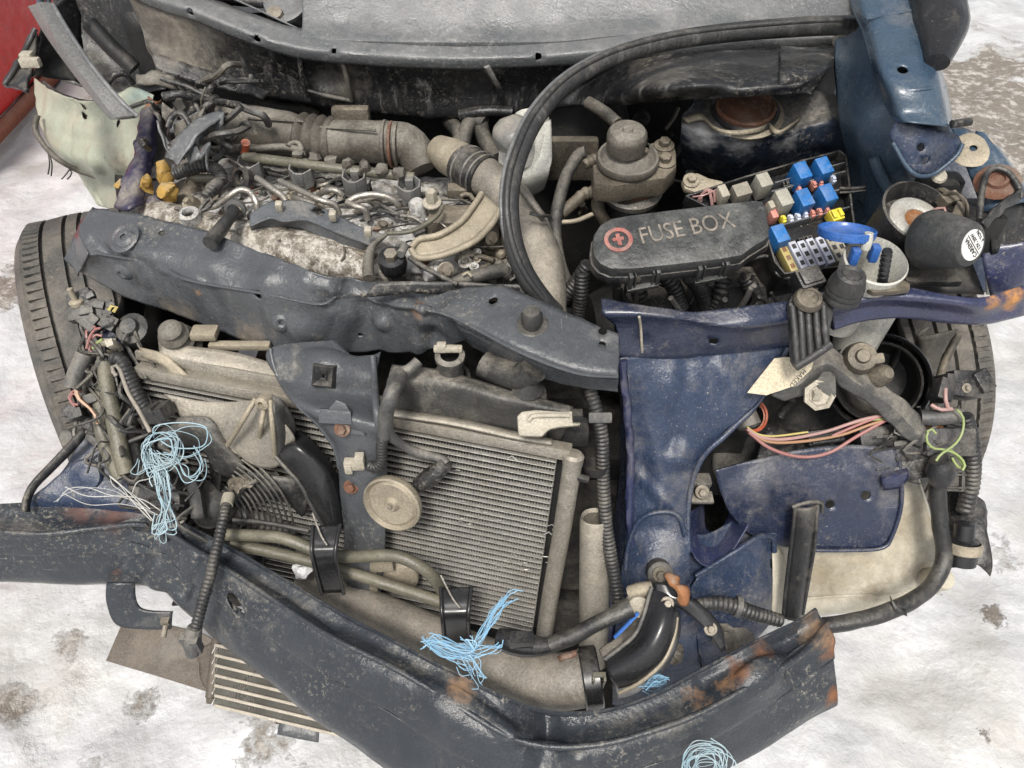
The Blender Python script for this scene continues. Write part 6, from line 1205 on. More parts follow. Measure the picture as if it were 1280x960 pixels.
sheet('washer_bottle_side', [Pb([(1146, 600, .475), (1164, 658, .41), (1180, 710, .352), (1170, 742, .305)]), [p + Vector((.02, .1, -.01)) for p in Pb([(1146, 600, .475), (1164, 658, .41), (1180, 710, .352), (1170, 742, .305)])]], M_washer, wt, res=.01, thick=.004)
mk('bottle_foot', *lathegeo([(.016, -.03), (.017, .0), (.014, .008), (0, .009)], P(1178, 724, .325), (.2, -.5, .8), 18), M_washer, wt, 40)
lathe('bottle_upper_neck', [(.02, -.06), (.028, -.02), (.04, .06), (.042, .12)], P(1070, 425, .60), (0, .1, 1), M_white, wt, seg=20)
tube('bottle_seam', Pb([(975, 752, .317), (1040, 745, .322), (1120, 740, .327), (1182, 716, .342)]), .003, M_washer, wt, seg=8)
# black strap
sheet('black_strap', [Ps([(993, 634, .47), (988, 680, .415), (982, 730, .355), (978, 772, .31)]), [p + Vector((0, -.008, .006)) for p in Ps([(1008, 632, .47), (1002, 680, .415), (996, 730, .355), (992, 772, .31)])], Ps([(1022, 630, .465), (1018, 680, .41), (1010, 728, .35), (1003, 768, .305)])], M_black, car, res=.005, thick=.003)
for l in ([(994, 634, .474), (989, 680, .42), (983, 730, .36), (979, 772, .314)], [(1022, 630, .47), (1018, 680, .415), (1010, 728, .355), (1003, 768, .31)], [(990, 634, .476), (1006, 629, .48), (1026, 628, .475), (1028, 640, .46)]):
    tube('strap_bead', Ps(l), .003, M_black, car, seg=8)
# ---------------------------------------------------------------- headlamp hole: ring, bracket, bulb holders
hc2 = V(1098, 478, 1.10); ha = (CAM - hc2).normalized(); ha = (ha + Vector((0, -.1, 0))).normalized()
lr = lathe('lamp_ring', [(.060, -.05), (.064, -.004), (.067, .004), (.069, .0), (.069, -.012), (.0665, -.02)], hc2, ha, M_blackc, car, seg=48)
lathe('lamp_ring_inner', [(.052, -.04), (.054, -.008), (.057, -.006), (.058, -.03)], hc2, ha, M_black, lr, seg=44)
lathe('lamp_well', [(0, -.085), (.04, -.08), (.058, -.05), (.06, -.02)], hc2, ha, M_dark, lr, seg=36)
arm2 = sheet('lamp_bracket', [[V(982, 462, 1.03), V(1008, 446, 1.035), V(1035, 432, 1.04), V(1062, 452, 1.045), V(1090, 470, 1.05), V(1125, 496, 1.06), V(1150, 520, 1.07), V(1158, 540, 1.075)], [V(965, 495, 1.035), V(1000, 480, 1.03), V(1030, 455, 1.028), V(1058, 470, 1.032), V(1085, 490, 1.04), V(1116, 510, 1.05), V(1140, 534, 1.06), V(1155, 548, 1.07)], [V(980, 502, 1.045), V(1010, 490, 1.045), V(1032, 466, 1.045), V(1052, 484, 1.045), V(1080, 500, 1.05), V(1104, 522, 1.06), V(1128, 545, 1.07), V(1152, 560, 1.08)]], M_tape, car, res=.004, thick=.003, crumple=.004, cs=24, edge=.002, creases=(1,))
lathe('bulb_socket', [(.0, .018), (.008, .018), (.010, .012), (.018, .010), (.021, .0), (.022, -.016)], V(1076, 447, 1.035), (-.2, -.6, .75), M_tand, car, seg=22)
box('bulb_socket_clip', V(1090, 450, 1.03), (.028, .014, .02), M_tand, car, ax=basis((-.2, -.6, .75), Vector((1, .4, -.3))), bevel=.004)
lathe('bulb_socket', [(.0, .012), (.007, .012), (.012, .006), (.016, -.01)], V(1104, 468, 1.04), (.2, -.5, .7), M_tand, car, seg=18)
mk('white_plug', *merge([tubegeo([V(1034, 470, 1.045), V(1030, 482, 1.03), V(1026, 492, 1.02)], [.010, .014, .019], seg=7)]), M_wrap, car, 20)
mk('white_plug_face', *merge([lathegeo([(.020, -.006), (.0205, .002), (.015, .004), (.013, .0), (0, -.002)], V(1024, 494, 1.017), (-.1, -.75, .6), 7), boxgeo(V(1021, 494, 1.014), (.010, .008, .012))]), M_cast, car, 20)
lathe('orange_seal_socket', [(.020, -.02), (.022, -.004), (.020, .0)], V(940, 524, 1.1), (.25, -.6, .75), M_black, car, seg=22)
lathe('orange_seal', [(.020, -.003), (.024, -.002), (.024, .002), (.020, .003)], V(940, 519, 1.095), (.25, -.6, .75), M_redr, car, seg=26)
lathe('orange_seal_plug', [(.017, -.018), (.018, .0), (.014, .004), (0, .004)], V(936, 532, 1.09), (.2, -.5, -.4), M_tank, car, seg=9)
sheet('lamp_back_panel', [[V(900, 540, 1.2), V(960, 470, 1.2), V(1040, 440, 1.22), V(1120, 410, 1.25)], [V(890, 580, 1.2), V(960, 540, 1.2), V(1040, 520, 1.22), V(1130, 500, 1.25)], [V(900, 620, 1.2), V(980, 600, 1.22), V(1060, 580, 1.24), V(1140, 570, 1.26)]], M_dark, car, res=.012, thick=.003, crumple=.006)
tube('dark_rod', [V(976, 520, 1.12), V(984, 508, 1.11), V(990, 500, 1.1)], .006, M_black, car, seg=8)
# coloured wires
wr = [([(934, 536), (950, 546), (980, 549), (1030, 540), (1080, 524), (1126, 516)], M_pinkl, .0024), ([(936, 538), (960, 552), (1000, 552), (1050, 544), (1090, 530), (1128, 519)], M_orange, .0021), ([(936, 540), (962, 560), (1000, 571), (1036, 566), (1070, 546), (1110, 524), (1128, 518)], M_pink, .0024), ([(934, 534), (948, 543), (970, 545), (1010, 540)], M_yelw, .0015), ([(1060, 531), (1078, 526), (1100, 524), (1120, 520)], M_lime, .0015), ([(1040, 545), (1080, 528), (1110, 518), (1130, 515)], M_pink, .0021)]
for (l, mt, r_) in wr: tube('coloured_wire', [V(a, b, 1.075 - .00006 * abs(a - 1030)) for (a, b) in l], r_, mt, car, seg=8)
for k in range(14):
    a0, b0_ = random.uniform(1120, 1200), random.uniform(500, 560); pts = [V(a0, b0_, 1.09)]
    for j in range(3): pts.append(V(a0 + random.uniform(-40, 40), b0_ + 14 * (j + 1) + random.uniform(-16, 16), 1.09 + random.uniform(-.02, .02)))
    tube('thin_black_wire', pts, random.uniform(.0012, .0026), random.choice([M_black, M_tape, M_conduit]), car, seg=6)
# right end: connector, tan strut, grommet, green wires
sheet('wheel_arch_strut', [[V(1196, 412, 1.12), V(1178, 440, 1.13), V(1165, 480, 1.14), V(1158, 515, 1.15)], [V(1150, 420, 1.10), V(1155, 445, 1.115), V(1152, 480, 1.13), V(1150, 510, 1.14)], [V(1160, 408, 1.14), V(1140, 440, 1.15), V(1142, 470, 1.16), V(1146, 500, 1.17)]], M_hose, car, res=.006, thick=.003, crumple=.003)
tube('arch_rod', [V(1198, 418, 1.15), V(1180, 455, 1.15), V(1166, 510, 1.15)], .006, M_tand, car, seg=8)
cn = V(1196, 484, 1.08)
cnp = mk('corner_connector', *merge([boxgeo(cn, (.05, .03, .034), basis((.1, -.6, .8), Vector((1, -.2, .1)))), boxgeo(V(1176, 488, 1.07), (.022, .03, .03), basis((.1, -.6, .8), Vector((1, -.5, .1)))), boxgeo(V(1220, 478, 1.08), (.022, .03, .04), basis((.1, -.6, .8), Vector((1, .6, .1)))), boxgeo(V(1200, 470, 1.075), (.03, .014, .02), basis((.1, -.6, .8)))]), M_black, car, 30, 0, .003)
bolt('connector_screw', V(1208, 485, 1.062), (.1, -.7, .7), .004, M_zinc, cnp)
tube('pink_stub', [V(1182, 486, 1.055), V(1182, 500, 1.05), V(1186, 512, 1.055)], .0027, M_pinkl, car, seg=8)
tube('pink_stub', [V(1164, 506, 1.06), V(1176, 512, 1.055), V(1190, 511, 1.055)], .0027, M_pinkl, car, seg=8)
tube('grey_sleeve', [V(1150, 522, 1.075), V(1175, 522, 1.07), V(1200, 518, 1.065)], .011, M_tape, car, seg=12)
lathe('brown_grommet', [(0, .006), (.006, .005), (.010, .006), (.018, .002), (.018, -.006)], V(1168, 546, 1.085), (.0, -.7, .7), M_amber, car, seg=22)
box('corner_block', V(1168, 550, 1.12), (.07, .04, .09), M_black, car, ax=basis((0, -.7, .7)), bevel=.006)
gw = [[(1196, 512), (1204, 522), (1203, 540), (1194, 555), (1176, 568), (1170, 576)], [(1160, 540), (1158, 550), (1166, 560), (1180, 562), (1196, 568), (1206, 580), (1203, 588)], [(1158, 540), (1164, 536), (1170, 542)], [(1188, 562), (1198, 572), (1204, 586), (1196, 582), (1190, 572)]]
for i, l in enumerate(gw): tube('lime_wire', [V(a, b, 1.045 + .003 * i) for (a, b) in l], .0017, M_lime, car, seg=8)
mk('loom_boot', *merge([tubegeo([V(1174, 575, 1.06), V(1176, 590, 1.07), V(1174, 602, 1.08)], [.012, .02, .014], seg=14)]), M_black, car, 40)
for (a, b, w_, h_) in ((1130, 560, .05, .05), (1135, 585, .06, .04), (1090, 545, .05, .04)):
    box('carrier_block', V(a, b, 1.11), (w_, .03, h_), M_black, car, ax=basis((0, -.7, .7), Vector((1, .1, .1))), bevel=.004)
plate('tan_pad', [(1055, 560), (1074, 558), (1078, 576), (1060, 580)], V(1066, 568, 1.11), (0, -.7, .7), .004, M_tand, car)
tube('main_conduit', [V(1172, 590, 1.09), V(1172, 620, 1.10), V(1176, 660, 1.11), V(1180, 695, 1.115), V(1168, 728, 1.11), V(1138, 752, 1.09), V(1100, 768, 1.08), V(1060, 778, 1.075), V(1030, 782, 1.075)], .0115, M_conduit, car, seg=14, wob=.0012)
shard('conduit_tape_flag', [V(1112, 746, 1.075), V(1120, 756, 1.072), V(1130, 760, 1.075), V(1118, 762, 1.07), V(1124, 765, 1.07), V(1134, 768, 1.07)], M_conduit, cru=.002)
tube('outer_conduit', [V(1205, 520, 1.10), V(1214, 560, 1.12), V(1214, 600, 1.14), V(1206, 640, 1.15)], .013, M_conduit, car, seg=12, ridge=(.007, .14))
fg = sheet('black_side_guard', [[V(1185, 600, 1.2), V(1210, 615, 1.18), V(1230, 625, 1.17), V(1236, 640, 1.17)], [V(1182, 650, 1.18), V(1205, 655, 1.16), V(1228, 660, 1.15), V(1234, 665, 1.15)], [V(1180, 690, 1.17), V(1205, 692, 1.15), V(1228, 698, 1.14), V(1240, 702, 1.14)], [V(1185, 710, 1.16), V(1205, 708, 1.145), V(1222, 706, 1.14), V(1238, 720, 1.14)]], M_black, car, res=.006, thick=.003, crumple=.003, edge=.002)
lathe('guard_stub', [(.019, -.03), (.021, -.005), (.021, .006), (.014, .008), (.013, .03), (.009, .032), (0, .032)], V(1204, 680, 1.12), (0, .55, .8), M_blackc, car, seg=22)
lathe('tan_sleeve', [(.021, -.008), (.0235, -.006), (.0235, .006), (.021, .008)], V(1205, 684, 1.115), (0, .55, .8), M_tan, car, seg=24)
# paper tag hanging on the bracket
tgn = nrm(V(934, 492, 1.018), V(1016, 452, 1.012), V(958, 494, 1.02))
tgo = V(970, 475, 1.012); tgn = (Vector((.05, -.62, .78))).normalized()
tg = plate('paper_tag', [(934, 491), (944, 478), (968, 448), (982, 446), (988, 447), (1002, 455), (1017, 452), (1014, 462), (1001, 474), (994, 482), (958, 494)], tgo, tgn, .0008, M_paper, None, bevel=0)
tag(tg, 'torn cream paper tag with printed lettering on the black lamp bracket', 'paper tag')
d_ = (PL(993, 478, tgo, tgn) - PL(1003, 466, tgo, tgn)).normalized()
text('tag_lettering', 'MAKED', .009, PL(997, 473, tgo, tgn) + tgn * .0004, d_, tgn.cross(d_), M_ink, tg, .0002)
# ---------------------------------------------------------------- conduit between radiator and blue panel
tube('vertical_conduit', [V(735, 480, 1.0), V(744, 510, 1.0), V(752, 545, 1.01), V(754, 600, 1.03), V(758, 660, 1.05), V(768, 720, 1.065), V(774, 760, 1.06)], .0095, M_conduit, car, seg=12, ridge=(.0055, .17))
box('conduit_clip', V(750, 522, .995), (.03, .014, .012), M_tape, car, ax=basis((0, -.7, .7)), bevel=.003)
# ---------------------------------------------------------------- elbow duct, clamp, straps at the bottom right
lathe('pipe_clamp', [(.0385, -.012), (.0405, -.010), (.0405, .010), (.0385, .012)], P(738, 847, .345), (1, .1, .1), M_blackc, car, seg=30)
c = P(743, 838, .345) + Vector((0, -.03, .03))
mk('clamp_window', *merge([boxgeo(c + Vector((s_ * .007, 0, 0)), (.003, .006, .045), basis((0, -.2, 1))) for s_ in (-1, 1)] + [boxgeo(c + Vector((0, 0, t * .022)), (.016, .006, .004)) for t in (-1, 1)]), M_olive, car, 30, 0, .0006)
sheet('elbow_duct', [[V(756, 826, 1.0), V(775, 812, .995), V(795, 795, .99), V(806, 770, .99), V(812, 748, .995), V(816, 736, 1.0)], [V(762, 845, .985), V(785, 832, .975), V(812, 808, .965), V(828, 780, .968), V(834, 758, .98), V(836, 745, .99)], [V(770, 862, 1.0), V(800, 850, .985), V(828, 826, .975), V(842, 795, .98), V(846, 770, .99), V(846, 760, 1.0)], [V(772, 872, 1.04), V(802, 862, 1.03), V(834, 832, 1.02), V(848, 798, 1.02), V(850, 775, 1.03), V(850, 764, 1.03)]], M_blackc, car, res=.005, thick=.003, crumple=.001)
tube('duct_bead', [V(756, 824, .998), V(775, 810, .993), V(794, 793, .988), V(805, 768, .988), V(811, 746, .993), V(815, 734, .998)], .0028, M_tape, car, seg=8)
tube('duct_bead', [V(774, 866, .995), V(800, 853, .983), V(828, 828, .973), V(842, 797, .978), V(846, 772, .988)], .0028, M_tan, car, seg=8)
sheet('gauze_patch', [[V(748, 812, 1.02), V(770, 798, 1.02), V(790, 775, 1.02), V(798, 760, 1.02)], [V(752, 822, 1.01), V(775, 810, 1.005), V(796, 788, 1.0), V(806, 765, 1.0)]], M_mesh, car, res=.004, thick=.003, crumple=.002, cs=60)
sheet('mount_arm', [[V(818, 728, 1.0), V(822, 750, .995), V(850, 760, .99), V(880, 785, .985), V(902, 815, .985)], [V(832, 730, .995), V(840, 744, .99), V(862, 752, .985), V(890, 780, .985), V(906, 812, .985)], [V(845, 735, 1.0), V(858, 745, .995), V(875, 755, .99), V(900, 782, .99), V(908, 810, .99)]], M_blackc, car, res=.005, thick=.003)
for (a, b) in ((834, 754), (888, 786)): bolt('arm_bolt', V(a, b, .985), (0, -.6, .8), .005, M_zinc, car)
lathe('rubber_bush', [(.0, .012), (.004, .012), (.007, .008), (.012, .008), (.017, .004), (.017, -.014)], V(825, 717, 1.03), (.0, -.75, .65), M_rubber, car, seg=24)
bolt('bush_bolt', V(825, 718, 1.018), (0, -.75, .65), .006, M_tand, car)
sheet('bush_bracket', [[V(800, 735, 1.05), V(815, 720, 1.05), V(828, 708, 1.05), V(842, 718, 1.05)], [V(796, 750, 1.04), V(812, 745, 1.04), V(830, 742, 1.03), V(842, 740, 1.03)]], M_black, car, res=.005, thick=.004)
tube('brown_band', [V(788, 742, 1.02), V(800, 738, 1.015), V(814, 736, 1.015)], .010, M_tan, car, seg=10, wob=.002)
lathe('cream_stub', [(.014, -.01), (.014, .008), (.0, .010)], V(797, 756, 1.01), (.0, -.8, .6), M_cast, car, seg=18)
tube('blue_cable_tie', [V(768, 797, 1.0), V(780, 785, .995), V(798, 766, .99)], .0026, M_cap, car, seg=8, flat=.5)
# lower connector and hoses
mk('lower_plug', *merge([tubegeo([V(622, 798, 1.02), V(640, 802, 1.015), V(656, 806, 1.012), V(676, 808, 1.01), V(690, 806, 1.01)], [.013, .017, .016, .013, .010], seg=12), boxgeo(V(652, 800, .998), (.03, .016, .016))]), M_blackc, car, 35, 0, 0)
tube('wrapped_hose', [V(688, 806, 1.01), V(715, 796, 1.005), V(745, 780, 1.0), V(770, 768, .998), V(788, 760, 1.0)], [.0105, .011, .010, .0105, .014], M_conduit, car, seg=12, wob=.001)
tube('ribbed_hose', [V(860, 758, 1.0), V(885, 754, .995), V(912, 756, .995), V(940, 766, 1.0), V(976, 776, 1.01)], [.007, .010, .011, .010, .009], M_conduit, car, seg=12, ridge=(.006, .14))
lathe('hose_clip_ring', [(.012, -.004), (.0135, -.003), (.0135, .003), (.012, .004)], V(922, 758, .995), (1, -.2, -.2), M_tape, car, seg=18)
shard('rusty_tab', [V(696, 822, .99), V(708, 815, .985), V(722, 812, .985), V(698, 828, .985), V(710, 824, .98), V(720, 818, .98)], M_rustm, cru=.003)
# leaf caught behind the arm
lf = sheet('dry_leaf', [[V(832, 720, .985), V(836, 732, .975), V(846, 738, .97), V(852, 752, .975)], [V(838, 718, .98), V(843, 730, .968), V(850, 740, .962), V(857, 757, .972)], [V(846, 722, .985), V(850, 733, .972), V(857, 736, .97), V(860, 752, .98)]], M_leaf, None, res=.003, thick=.0006, crumple=.004, cs=45, edge=.003)
tag(lf, 'dry curled orange leaf caught beside the black mount arm', 'leaf')
# ---------------------------------------------------------------- tyres
def wheel(c, yawd, camber, rad=.30, wid=.19):
    rim_r = .19
    prof = [(rim_r, -wid * .42), (rim_r + .01, -wid * .47), (.24, -wid * .54), (.275, -wid * .5), (.292, -wid * .43)]
    xs = [-.40, -.27, -.27, -.235, -.235, -.08, -.08, -.045, -.045, .045, .045, .08, .08, .235, .235, .27, .27, .40]
    for i, x in enumerate(xs):
        g = i in (2, 3, 6, 7, 10, 11, 14, 15)
        prof.append((rad - (.009 if g else 0) - .010 * (abs(x) / .4) ** 2.5, x * wid))
    prof += [(.292, wid * .43), (.275, wid * .5), (.24, wid * .54), (rim_r + .01, wid * .47), (rim_r, wid * .42)]
    ax_ = Vector((math.cos(R(yawd)), math.sin(R(yawd)), camber)).normalized()
    t_ = lathe('tyre', prof, c, ax_, M_tyre, car, seg=96, smooth=40)
    lathe('wheel_rim', [(.192, -wid * .4), (.18, -wid * .3), (.17, .0), (.18, wid * .2), (0, wid * .15)], c, ax_, M_dark, t_, seg=40)
    x, y, z = basis(ax_, Vector((0, 1, 0)))
    parts = []
    for k in range(110):
        for s_ in (-1, 1):
            a = 2 * math.pi * (k + (.5 if s_ > 0 else 0)) / 110
            for (x0, w0) in ((.335, .13),):
                rd_ = x * math.cos(a) + y * math.sin(a); tg_ = z.cross(rd_)
                parts.append(boxgeo(c + rd_ * (rad - .0055) + ax_ * (s_ * x0 * wid), (w0 * wid, .010, .006), (z * 1.0, tg_, rd_)))
    mk('tread_blocks', *merge(parts), M_tyre, t_, 20)['kind'] = 'stuff'
    return t_
wheel(Vector((-.745, 1.10, .292)), 24, -.03)
wheel(Vector((.648, 1.11, .292)), 12, .03)
# ---------------------------------------------------------------- more pressed brackets on the lamp carrier, right corner
rd_ = random.Random(5)
for (a, b, w_, h_, mt) in ((1030, 545, .05, .02, M_black), (1105, 575, .045, .03, M_black), (1150, 575, .05, .05, M_black), (1145, 545, .03, .03, M_black), (1195, 545, .035, .04, M_black), (1185, 600, .04, .03, M_black)):
    c = V(a, b, 1.105); ax_ = basis((rd_.uniform(-.1, .1), -.7, .7), Vector((1, rd_.uniform(-.2, .2), .1)))
    mk('carrier_bracket', *merge([boxgeo(c, (w_, h_, .016), ax_), boxgeo(c + ax_[2] * .010 + ax_[1] * h_ * .3, (w_ * .9, .003, .010), ax_), boxgeo(c + ax_[2] * .010 - ax_[1] * h_ * .3, (w_ * .9, .003, .010), ax_), boxgeo(c + ax_[2] * .010 + ax_[0] * w_ * .3, (.003, h_ * .8, .010), ax_)]), mt, car, 30, 0, .0012)
sheet('carrier_flange', [[V(1100, 592, 1.10), V(1118, 588, 1.095), V(1132, 584, 1.095)], [V(1102, 600, 1.085), V(1120, 596, 1.08), V(1136, 592, 1.08)], [V(1104, 612, 1.10), V(1120, 610, 1.095), V(1130, 606, 1.095)]], M_violet, car, res=.005, thick=.003, crumple=.001)
sheet('carrier_upper_web', [[V(945, 575, 1.12), V(960, 535, 1.13), V(1000, 540, 1.14), V(1050, 545, 1.13)], [V(948, 595, 1.115), V(970, 580, 1.11), V(1005, 565, 1.11), V(1040, 560, 1.11)]], M_black, car, res=.008, thick=.003, crumple=.003)
# splashes of packed snow and mud left on ledges are modelled as low crusts
def crust(name, a, b, z, r_, mt, parent, n=3):
    parts = []
    for i in range(n):
        c = P(a + rd_.uniform(-9, 9), b + rd_.uniform(-5, 5), z); q = r_ * rd_.uniform(.5, 1)
        vs, fs = lathegeo([(1, -.1), (.9, .12), (.6, .3), (.3, .38), (0, .4)], Vector((0, 0, 0)), (0, -.1, 1), 14)
        parts.append(([c + Vector(v) * q + nz3(c + Vector(v) * q, 140, q * .5) for v in vs], fs))
    return mk(name, *merge(parts), mt, parent, 60)
crust('mud_crust', 845, 815, .30, .016, M_hose, car); crust('mud_crust', 925, 800, .30, .018, M_tand, car); crust('mud_crust', 300, 600, FP(300, 600, .04).z, .014, M_tand, car); crust('mud_crust', 250, 660, FP(250, 660, .03).z, .016, M_hose, car)
# ---------------------------------------------------------------- left corner: looms, hoses, torn panels
def vl(l, d): return [V(a, b, d + (c[0] if c else 0)) for (a, b, *c) in l]
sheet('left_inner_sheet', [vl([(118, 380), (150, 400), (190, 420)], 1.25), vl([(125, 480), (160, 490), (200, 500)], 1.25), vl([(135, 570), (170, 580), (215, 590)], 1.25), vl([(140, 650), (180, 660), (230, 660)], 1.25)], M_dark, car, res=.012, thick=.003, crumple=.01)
sheet('purple_tab', [vl([(128, 400), (138, 394), (150, 396)], 1.12), vl([(128, 420), (140, 418), (150, 416)], 1.11), vl([(130, 436), (140, 438), (150, 434)], 1.115)], M_violet, car, res=.006, thick=.003, crumple=.003)
tube('olive_hose', vl([(136, 440), (132, 470), (126, 505), (128, 540), (140, 575), (152, 598)], 1.10), .0105, M_olive, car, seg=14)
tube('olive_hose', vl([(132, 438), (134, 480), (142, 520), (150, 560), (158, 592)], 1.09), .0115, M_olive, car, seg=14)
tube('left_loom', vl([(140, 446), (152, 452), (162, 475), (175, 500), (186, 515)], 1.07), .0105, M_conduit, car, seg=12, ridge=(.006, .14))
tube('dark_loom', vl([(150, 500), (162, 540), (170, 580), (178, 620)], 1.12), .016, M_black, car, seg=12)
tube('dark_loom', vl([(148, 420), (152, 450), (160, 470)], 1.14), .022, M_dark, car, seg=12)
tube('earth_strap', vl([(146, 470), (140, 462), (143, 456), (150, 462), (160, 490), (175, 515), (188, 540)], 1.06), .003, M_pipe, car, seg=8)
mk('brass_clip', *merge([boxgeo(V(143, 432, 1.075), (.01, .01, .03), basis((0, -.5, .8), Vector((1, .4, .2)))), boxgeo(V(136, 428, 1.08), (.02, .008, .008))]), M_cast, car, 30, 0, .001)
# black connector cluster
for i, (a, b, s1, s2, s3, rz) in enumerate(((103, 392, .034, .02, .02, .2), (118, 384, .03, .022, .022, -.3), (126, 396, .036, .026, .026, .7), (112, 402, .02, .03, .02, 1.0), (134, 384, .02, .014, .018, .4), (96, 378, .016, .016, .03, .1), (138, 404, .022, .02, .02, -.6), (108, 372, .02, .02, .02, .5))):
    mk('connector_cluster', *merge([boxgeo(V(a, b, 1.09 + .006 * (i % 3)), (s1, s2, s3), basis((.1, -.6, .8), Vector((math.cos(rz), math.sin(rz), .1)))), boxgeo(V(a + 5, b - 3, 1.08 + .006 * (i % 3)), (s1 * .6, s2 * .5, s3 * .5), basis((.1, -.6, .8), Vector((math.cos(rz), math.sin(rz), .1))))]), M_black, car, 30, 0, .0015)
tube('yellow_clip', vl([(136, 388), (140, 382), (146, 384), (142, 390)], 1.07), .0025, M_yelw, car, seg=6)
lathe('brass_stud', [(.006, -.01), (.006, .004), (.010, .005), (.010, .010), (.004, .012), (.004, .03), (0, .031)], V(99, 384, 1.09), (-.1, .1, 1), M_tan, car, seg=12)
for k, l in enumerate(([(108, 436), (112, 422), (118, 412), (126, 410)], [(112, 438), (113, 424), (122, 418), (128, 420)], [(114, 440), (110, 426), (108, 414), (120, 408)], [(100, 500), (96, 492), (88, 494), (90, 504), (98, 506)], [(102, 490), (98, 486), (90, 490), (86, 498), (94, 508)])):
    tube('pink_wire', vl(l, 1.075 + .003 * k), .0018, M_pink, car, seg=6)
tube('lime_wire', vl([(116, 436), (122, 428), (128, 424)], 1.075), .002, M_lime, car, seg=6)
for l in ([(94, 486), (96, 496), (104, 504), (116, 514), (122, 530)], [(96, 486), (99, 498), (110, 508), (120, 520)]): tube('tan_wire', vl(l, 1.08), .002, M_orange, car, seg=6)
tube('black_sleeve', vl([(106, 442), (100, 456), (94, 470), (90, 484)], 1.08), .0115, M_tape, car, seg=12)
tube('black_sleeve', vl([(118, 440), (112, 470), (108, 500), (112, 530), (120, 548)], 1.12), .012, M_black, car, seg=12)
for (a, b) in ((112, 480), (116, 500), (92, 514), (98, 518)):
    box('loose_connector', V(a, b, 1.10), (.02, .014, .03), M_black, car, ax=basis((.1, -.6, .8), Vector((1, .5, 0))), bevel=.002)
mk('square_connector', *merge([boxgeo(V(200, 515, 1.055), (.03, .02, .026), basis(RN, Vector((1, .5, .2)))), boxgeo(V(190, 512, 1.05), (.016, .012, .02), basis(RN, Vector((1, .5, .2))))]), M_black, car, 30, 0, .002)
for k in range(6): tube('connector_fins', vl([(196 + k * 1.5, 520 + k * 6), (215, 524 + k * 5), (235, 528 + k * 4)], 1.085), .002, M_black, car, seg=6)
# black lower wing panel with its arm
lw = sheet('lower_wing_panel', [vl([(104, 545), (130, 552), (160, 575), (182, 600)], 1.14), vl([(88, 575), (120, 580), (155, 600), (190, 618)], 1.13), vl([(66, 600), (105, 605), (150, 618), (200, 632)], 1.12), vl([(30, 628), (90, 630), (150, 636), (215, 645)], 1.12), vl([(10, 650), (90, 655), (150, 660), (215, 665)], 1.16)], M_navyd, car, res=.006, thick=.003, crumple=.004, cs=12, edge=.002)
sheet('lower_wing_arm', [vl([(104, 536), (88, 552), (62, 580), (40, 604), (30, 624), (28, 640)], 1.10), vl([(110, 540), (94, 560), (68, 586), (46, 608), (37, 626), (36, 640)], 1.11)], M_black, car, res=.006, thick=.006)
lathe('panel_boss', [(.0, .005), (.009, .005), (.012, .003), (.022, .002), (.024, -.002)], V(106, 595, 1.118), (.0, -.7, .7), M_navyd, lw, seg=24)
plate('panel_tab', [(108, 538), (124, 552), (120, 560), (106, 548)], V(115, 550, 1.10), (0, -.7, .7), .006, M_black, car)
lathe('tie_rod_end', [(0, .016), (.012, .014), (.016, .0), (.014, -.02)], V(92, 548, 1.17), (-.3, -.6, .7), M_tape, car, seg=16)
# bits between wing panel and fan
lathe('round_motor', [(0, .02), (.03, .018), (.036, .006), (.036, -.03)], V(205, 622, 1.12), (0, -.7, .6), M_black, car, seg=26)
sheet('grey_duct_strip', [vl([(202, 580), (222, 592), (236, 614), (240, 648)], 1.09), vl([(212, 574), (232, 590), (246, 612), (252, 648)], 1.085), vl([(222, 572), (240, 590), (252, 612), (258, 646)], 1.10)], M_tape, car, res=.006, thick=.004)
for l in ([(180, 540), (190, 555), (200, 575), (205, 600)], [(172, 560), (180, 590), (184, 615)], [(210, 540), (206, 565), (202, 590)]):
    tube('black_cable', vl(l, 1.12), .006, M_black, car, seg=8)
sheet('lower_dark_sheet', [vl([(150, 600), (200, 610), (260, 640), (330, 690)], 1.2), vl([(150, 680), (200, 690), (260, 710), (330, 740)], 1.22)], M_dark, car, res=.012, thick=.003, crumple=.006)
# loose corrugated cable with plug hanging over the beam
dc = empty('hanging_cable', P(246, 775, .39), 'black corrugated cable with a plug hanging loose over the bumper beam', 'cable')
tube('corrugated_sleeve', Ps([(284, 626, .47), (281, 640, .475), (274, 672, .468), (264, 715, .445), (252, 757, .415), (244, 788, .388)]), .0078, M_conduit, dc, seg=14, ridge=(.0055, .17))
mk('cable_plug', *merge([tubegeo(Ps([(244, 784, .392), (240, 800, .375), (241, 820, .355)]), [.010, .013, .008], seg=10), boxgeo(P(234, 800, .375), (.014, .012, .024)), boxgeo(P(246, 806, .372), (.010, .012, .03))]), M_tape, dc, 30, 0, .0015)
tube('bare_sleeve_end', Ps([(286, 620, .472), (283, 632, .474)]), .0085, M_cast, dc, seg=12)
